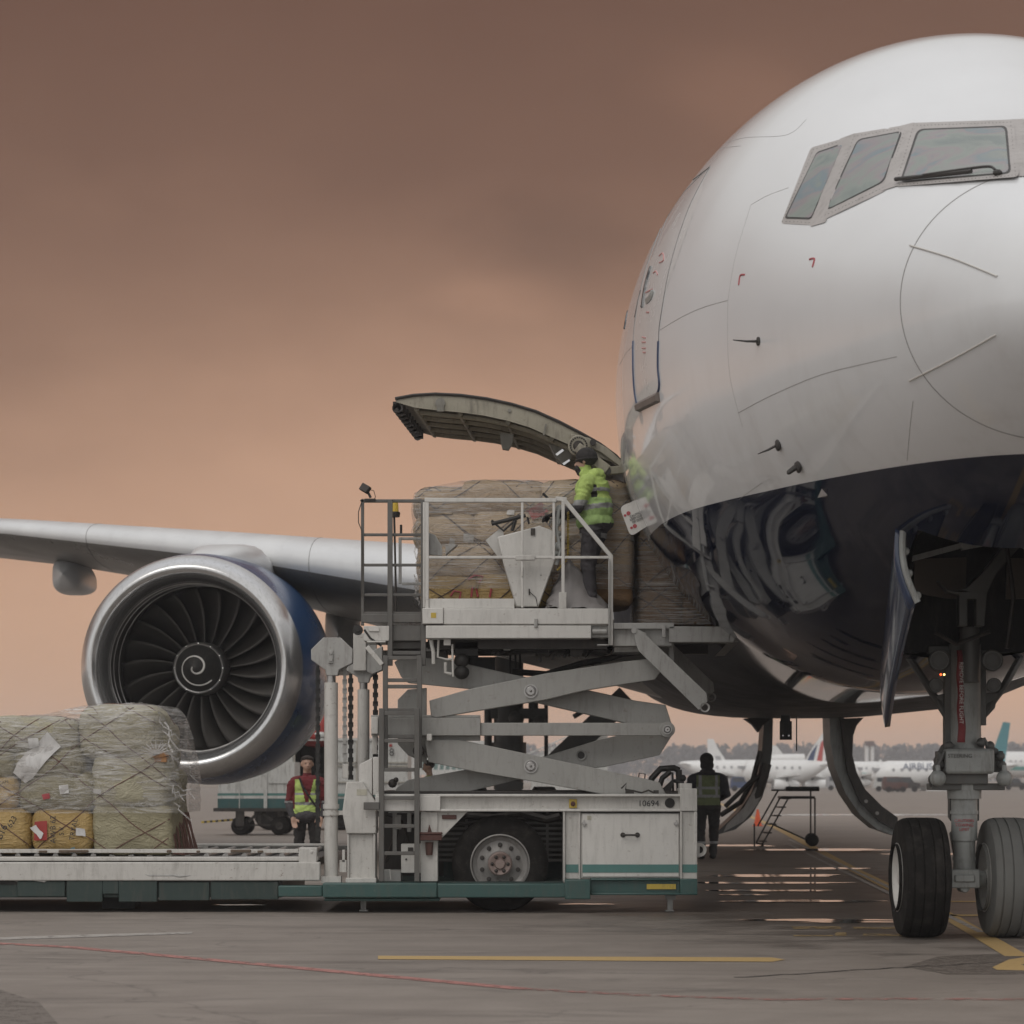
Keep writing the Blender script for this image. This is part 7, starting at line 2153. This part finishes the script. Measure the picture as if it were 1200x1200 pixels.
# ------------------------------------------------------------------ parked airliners across the field
M['farwhite'] = paint('far_airliner_white', (.74, .74, .73), .35, dirt=.12, sc_=.1)
M['farnavy'] = paint('far_navy', (.03, .055, .13), .4, dirt=0); M['farred'] = paint('far_red', (.45, .07, .06), .4, dirt=0); M['farteal'] = paint('far_teal', (.06, .22, .25), .4, dirt=0); M['fargreen'] = paint('far_green', (.10, .33, .30), .4, dirt=0)
M['fargrey'] = paint('far_grey', (.35, .35, .36), .5, dirt=.1)
def far_plane(label, xn, xt, yc, d, sgn, r, fin, finm, cheat=None, text=None, trijet=False, finparts=()):
    """nose at pixel xn, tail at xt; sgn -1 = nose to the left"""
    s_ = F / d
    xa, xb = W(xn, yc, d).x, W(xt, yc, d).x
    z = H + (HZ - yc) / s_; L = abs(xb - xa); dr = (xb - xa) / L
    rt = thing('parked_airliner', label, 'airliner', ((xa + xb) / 2, d, 0), 'airliners parked across the airfield')
    b = MB(); rows = []
    for u, rr, dz in ((0, .02, -.2), (.01, .28, -.15), (.03, .55, -.08), (.07, .85, -.02), (.11, 1, 0), (.3, 1, 0), (.6, 1, 0), (.68, .98, .02), (.8, .75, .2), (.9, .48, .42), (.97, .25, .6), (1, .08, .66)):
        rows.append([Vector((xa + dr * L * u, d + r * rr * math.cos(a), z + r * dz + r * rr * math.sin(a))) for a in [2 * math.pi * k / 24 for k in range(24)]])
    b.grid(rows, True); fz = b.build('fuselage', M['farwhite'], rt, ang=60)
    b = MB()
    for k in range(int(L * .62 / .9)):
        x = xa + dr * (L * .14 + k * .9); yy = d - r * .985
        b.box((x - .14, yy, z + r * .18), (x + .14, yy + .05, z + r * .18 + .34))
    b.build('cabin_windows', M['fargrey'], fz)
    b = MB(); cc = Vector((xa + dr * L * .035, d - r * .5, z + r * .18)); b.box((cc.x - .5, cc.y - .1, cc.z), (cc.x + .5, cc.y + .3, cc.z + .4)); b.build('cockpit_window', M['fargrey'], fz)
    if cheat:
        b = MB(); y0 = z - r * .35
        rws = []
        for u in (.12, .4, .7):
            rws.append([Vector((xa + dr * L * u, d - r * math.cos(a) * 1.006, z + r * math.sin(a) * 1.006)) for a in (-.45, -.3, -.15)])
        b.grid(rws); b.build('cheatline', M[cheat], fz)
    b = MB(); b.extr([W(x, y, d - .15) for x, y in fin], Vector((0, .3, 0))); fo = b.build('tail_fin', M[finm], rt)
    for pts, mt in finparts:
        b = MB(); b.extr([W(x, y, d - .17) for x, y in pts], Vector((0, .34, 0))); b.build('fin_stripe', M[mt], fo)
    # wing, tailplane, engine, gear
    def surf(nm, u, ch, span, sweep, dz, tip, th):
        for sd in (-1, 1):
            b = MB(); x = xa + dr * L * u
            A0 = [Vector((x, d + sd * r * .5, z + dz)), Vector((x + dr * ch, d + sd * r * .5, z + dz))]
            B0 = [Vector((x + dr * sweep, d + sd * span, z + dz + span * .09)), Vector((x + dr * (sweep + tip), d + sd * span, z + dz + span * .09))]
            o3 = Vector((0, 0, th))
            b.hexa([A0[0], A0[1], B0[1], B0[0]], [p + o3 for p in (A0[0], A0[1], B0[1], B0[0])]); b.build(nm, M['farwhite'], rt)
    surf('wing', .36, L * .17, L * .42, L * .22, -r * .6, L * .05, .25)
    surf('tailplane', .88, L * .09, L * .16, L * .08, r * .5, L * .035, .12)
    for sd in (-1, 1):
        b = MB(); c = Vector((xa + dr * L * .36, d + sd * L * .15, z - r * 1.15)); b.lathe(c, (dr, 0, 0), [(0, r * .40), (.1, r * .48), (1.2, r * .5), (2.6, r * .36), (3.0, r * .2)], 20); b.build('engine', M['farwhite'], rt)
    if trijet:
        b = MB(); c = W(trijet[0], trijet[1], d); b.lathe(c, (dr, 0, 0), [(0, r * .42), (.1, r * .52), (3.0, r * .5), (6.0, r * .3)], 20); b.build('tail_engine', M['farwhite'], rt)
    b = MB(); x = xa + dr * L * .1; b.box((x - .1, d - .1, .3), (x + .1, d + .1, z - r * .6)); x = xa + dr * L * .5
    for sd in (-1, 1): b.box((x - .15, d + sd * 2 - .1, .3), (x + .15, d + sd * 2 + .1, z - r * .4))
    b.build('landing_gear', M['dark'], rt)
    for x_, sd in ((xa + dr * L * .1, 0), (xa + dr * L * .5, 2), (xa + dr * L * .5, -2)):
        b = MB(); b.lathe((x_, d + sd - .2, .42), (0, 1, 0), [(0, .2), (0, .38), (.05, .42), (.35, .42), (.4, .38), (.4, .2)], 16); b.build('wheel', M['tyre'], rt)
    if text:
        text_obj('airline_title', text[0], text[1], Matrix.Translation(Vector((W(text[2], 0, d).x, d - r * .99, z + r * .55))) @ Matrix.Rotation(R(82), 4, 'X') @ Matrix.Shear('XZ', 4, (0, 0)), M['farnavy'], fz)
far_plane('white airliner with a plain white fin standing behind the man in the dull vest', 905, 796, 903, 300, 1, 1.35, [(829, 866), (836, 866), (842, 878), (850, 890), (857, 897), (830, 899)], 'farwhite', finparts=(([(838, 886), (844, 886), (846, 894), (840, 895)], 'fargrey'),))
far_plane('white airliner with a third engine in its tail between the gear doors', 1010, 890, 905, 330, 1, 1.5, [(905, 873), (910, 874), (918, 884), (928, 892), (928, 898), (900, 900)], 'farwhite', trijet=(943, 890))
far_plane('white airliner with a navy and red striped fin', 868, 972, 904, 285, -1, 1.40, [(967, 855), (972, 857), (966, 899), (940, 899), (950, 880)], 'farwhite', finparts=(([(943, 897), (951, 881), (958, 872), (952, 897)], 'farnavy'), ([(956, 897), (962, 870), (966, 866), (963, 897)], 'farred')))
far_plane('white airliner with green stripe low on the body, seen behind the gear door', 955, 1062, 904, 345, -1, 1.45, [(1031, 890), (1033, 890), (1034, 897), (1028, 898)], 'farwhite', cheat='fargreen')
far_plane('white airliner with dark blue title and a teal fin, behind the nose gear', 1021, 1190, 907, 262, -1, 1.45, [(1176, 846), (1184, 847), (1177, 898), (1160, 898), (1165, 878)], 'farteal', text=('AIRBUS A', 1.0, 1078))
far_plane('white airliner at the right edge of the view beyond the nose wheels', 1162, 1300, 896, 420, -1, 2.3, [(1290, 830), (1300, 830), (1296, 884), (1272, 886)], 'farwhite', cheat='fargreen')
# control tower and ground vehicles
DW = 700
tw = thing('control_tower', 'pale twin-shaft control tower with a reddish top rising over the far woods', 'tower', (W(1019, 905, DW).x, DW, 0))
b = MB()
for x in (1016, 1022.5): b.box((W(x - 1.8, 0, DW).x, DW, 0), (W(x + 1.8, 0, DW).x, DW + 2, W(0, 872, DW).z))
b.build('shaft', M['farwhite'], tw)
b = MB(); b.pbox(1014.5, 868.5, 1024.5, 874, DW - .5, 3); b.build('cab', M['rust'], tw)
rg2 = random.Random(11)
cols = ['rust', 'dark', 'contwhite', 'farnavy', 'rust', 'dark', 'fargrey', 'dark']
desc = ['dull red', 'black', 'white', 'navy', 'maroon', 'dark grey', 'light grey', 'small black']
vx = [(1050, 921), (1062, 921), (1038, 920), (868, 919), (1104, 921), (1090, 923), (980, 920), (1190, 921)]
where = ['under the airliner with the blue title', 'just right of the dull red one', 'by the nose of the airliner with the blue title', 'beside the man in the dull vest', 'right behind the nose gear strut', 'left of the nose gear strut', 'above the wheeled steps', 'at the far right edge']
for i, (x, y) in enumerate(vx):
    d = 235 + 6 * i
    v = thing('service_vehicle', desc[i] + ' service vehicle parked far off ' + where[i], 'service vehicle', (W(x, y, d).x, d, 0), 'service vehicles on the far apron')
    X = W(x, 0, d).x; l = 1.9 + rg2.random(); h = 1.3 + .4 * rg2.random()
    b = MB(); P = [Vector((X - l / 2, d, .35)), Vector((X + l / 2, d, .35)), Vector((X + l / 2, d, h * .6)), Vector((X + l * .28, d, h * .65)), Vector((X + l * .15, d, h)), Vector((X - l * .42, d, h)), Vector((X - l / 2, d, h * .6))]
    b.extr(P, Vector((0, 1.6, 0))); b.build('body', M[cols[i]], v)
    b = MB(); b.extr([Vector((X + l * .25, d - .02, h * .66)), Vector((X + l * .13, d - .02, h * .93)), Vector((X - l * .38, d - .02, h * .93)), Vector((X - l * .38, d - .02, h * .66))], Vector((0, .03, 0))); b.build('window', M['glassdark'], v)
    for q in (-.3, .3):
        b = MB(); b.lathe((X + l * q, d - .02, .3), (0, 1, 0), [(0, .12), (0, .27), (.05, .3), (.25, .3), (.28, .2)], 14); b.build('wheel', M['tyre'], v)
bpy.context.view_layer.update()
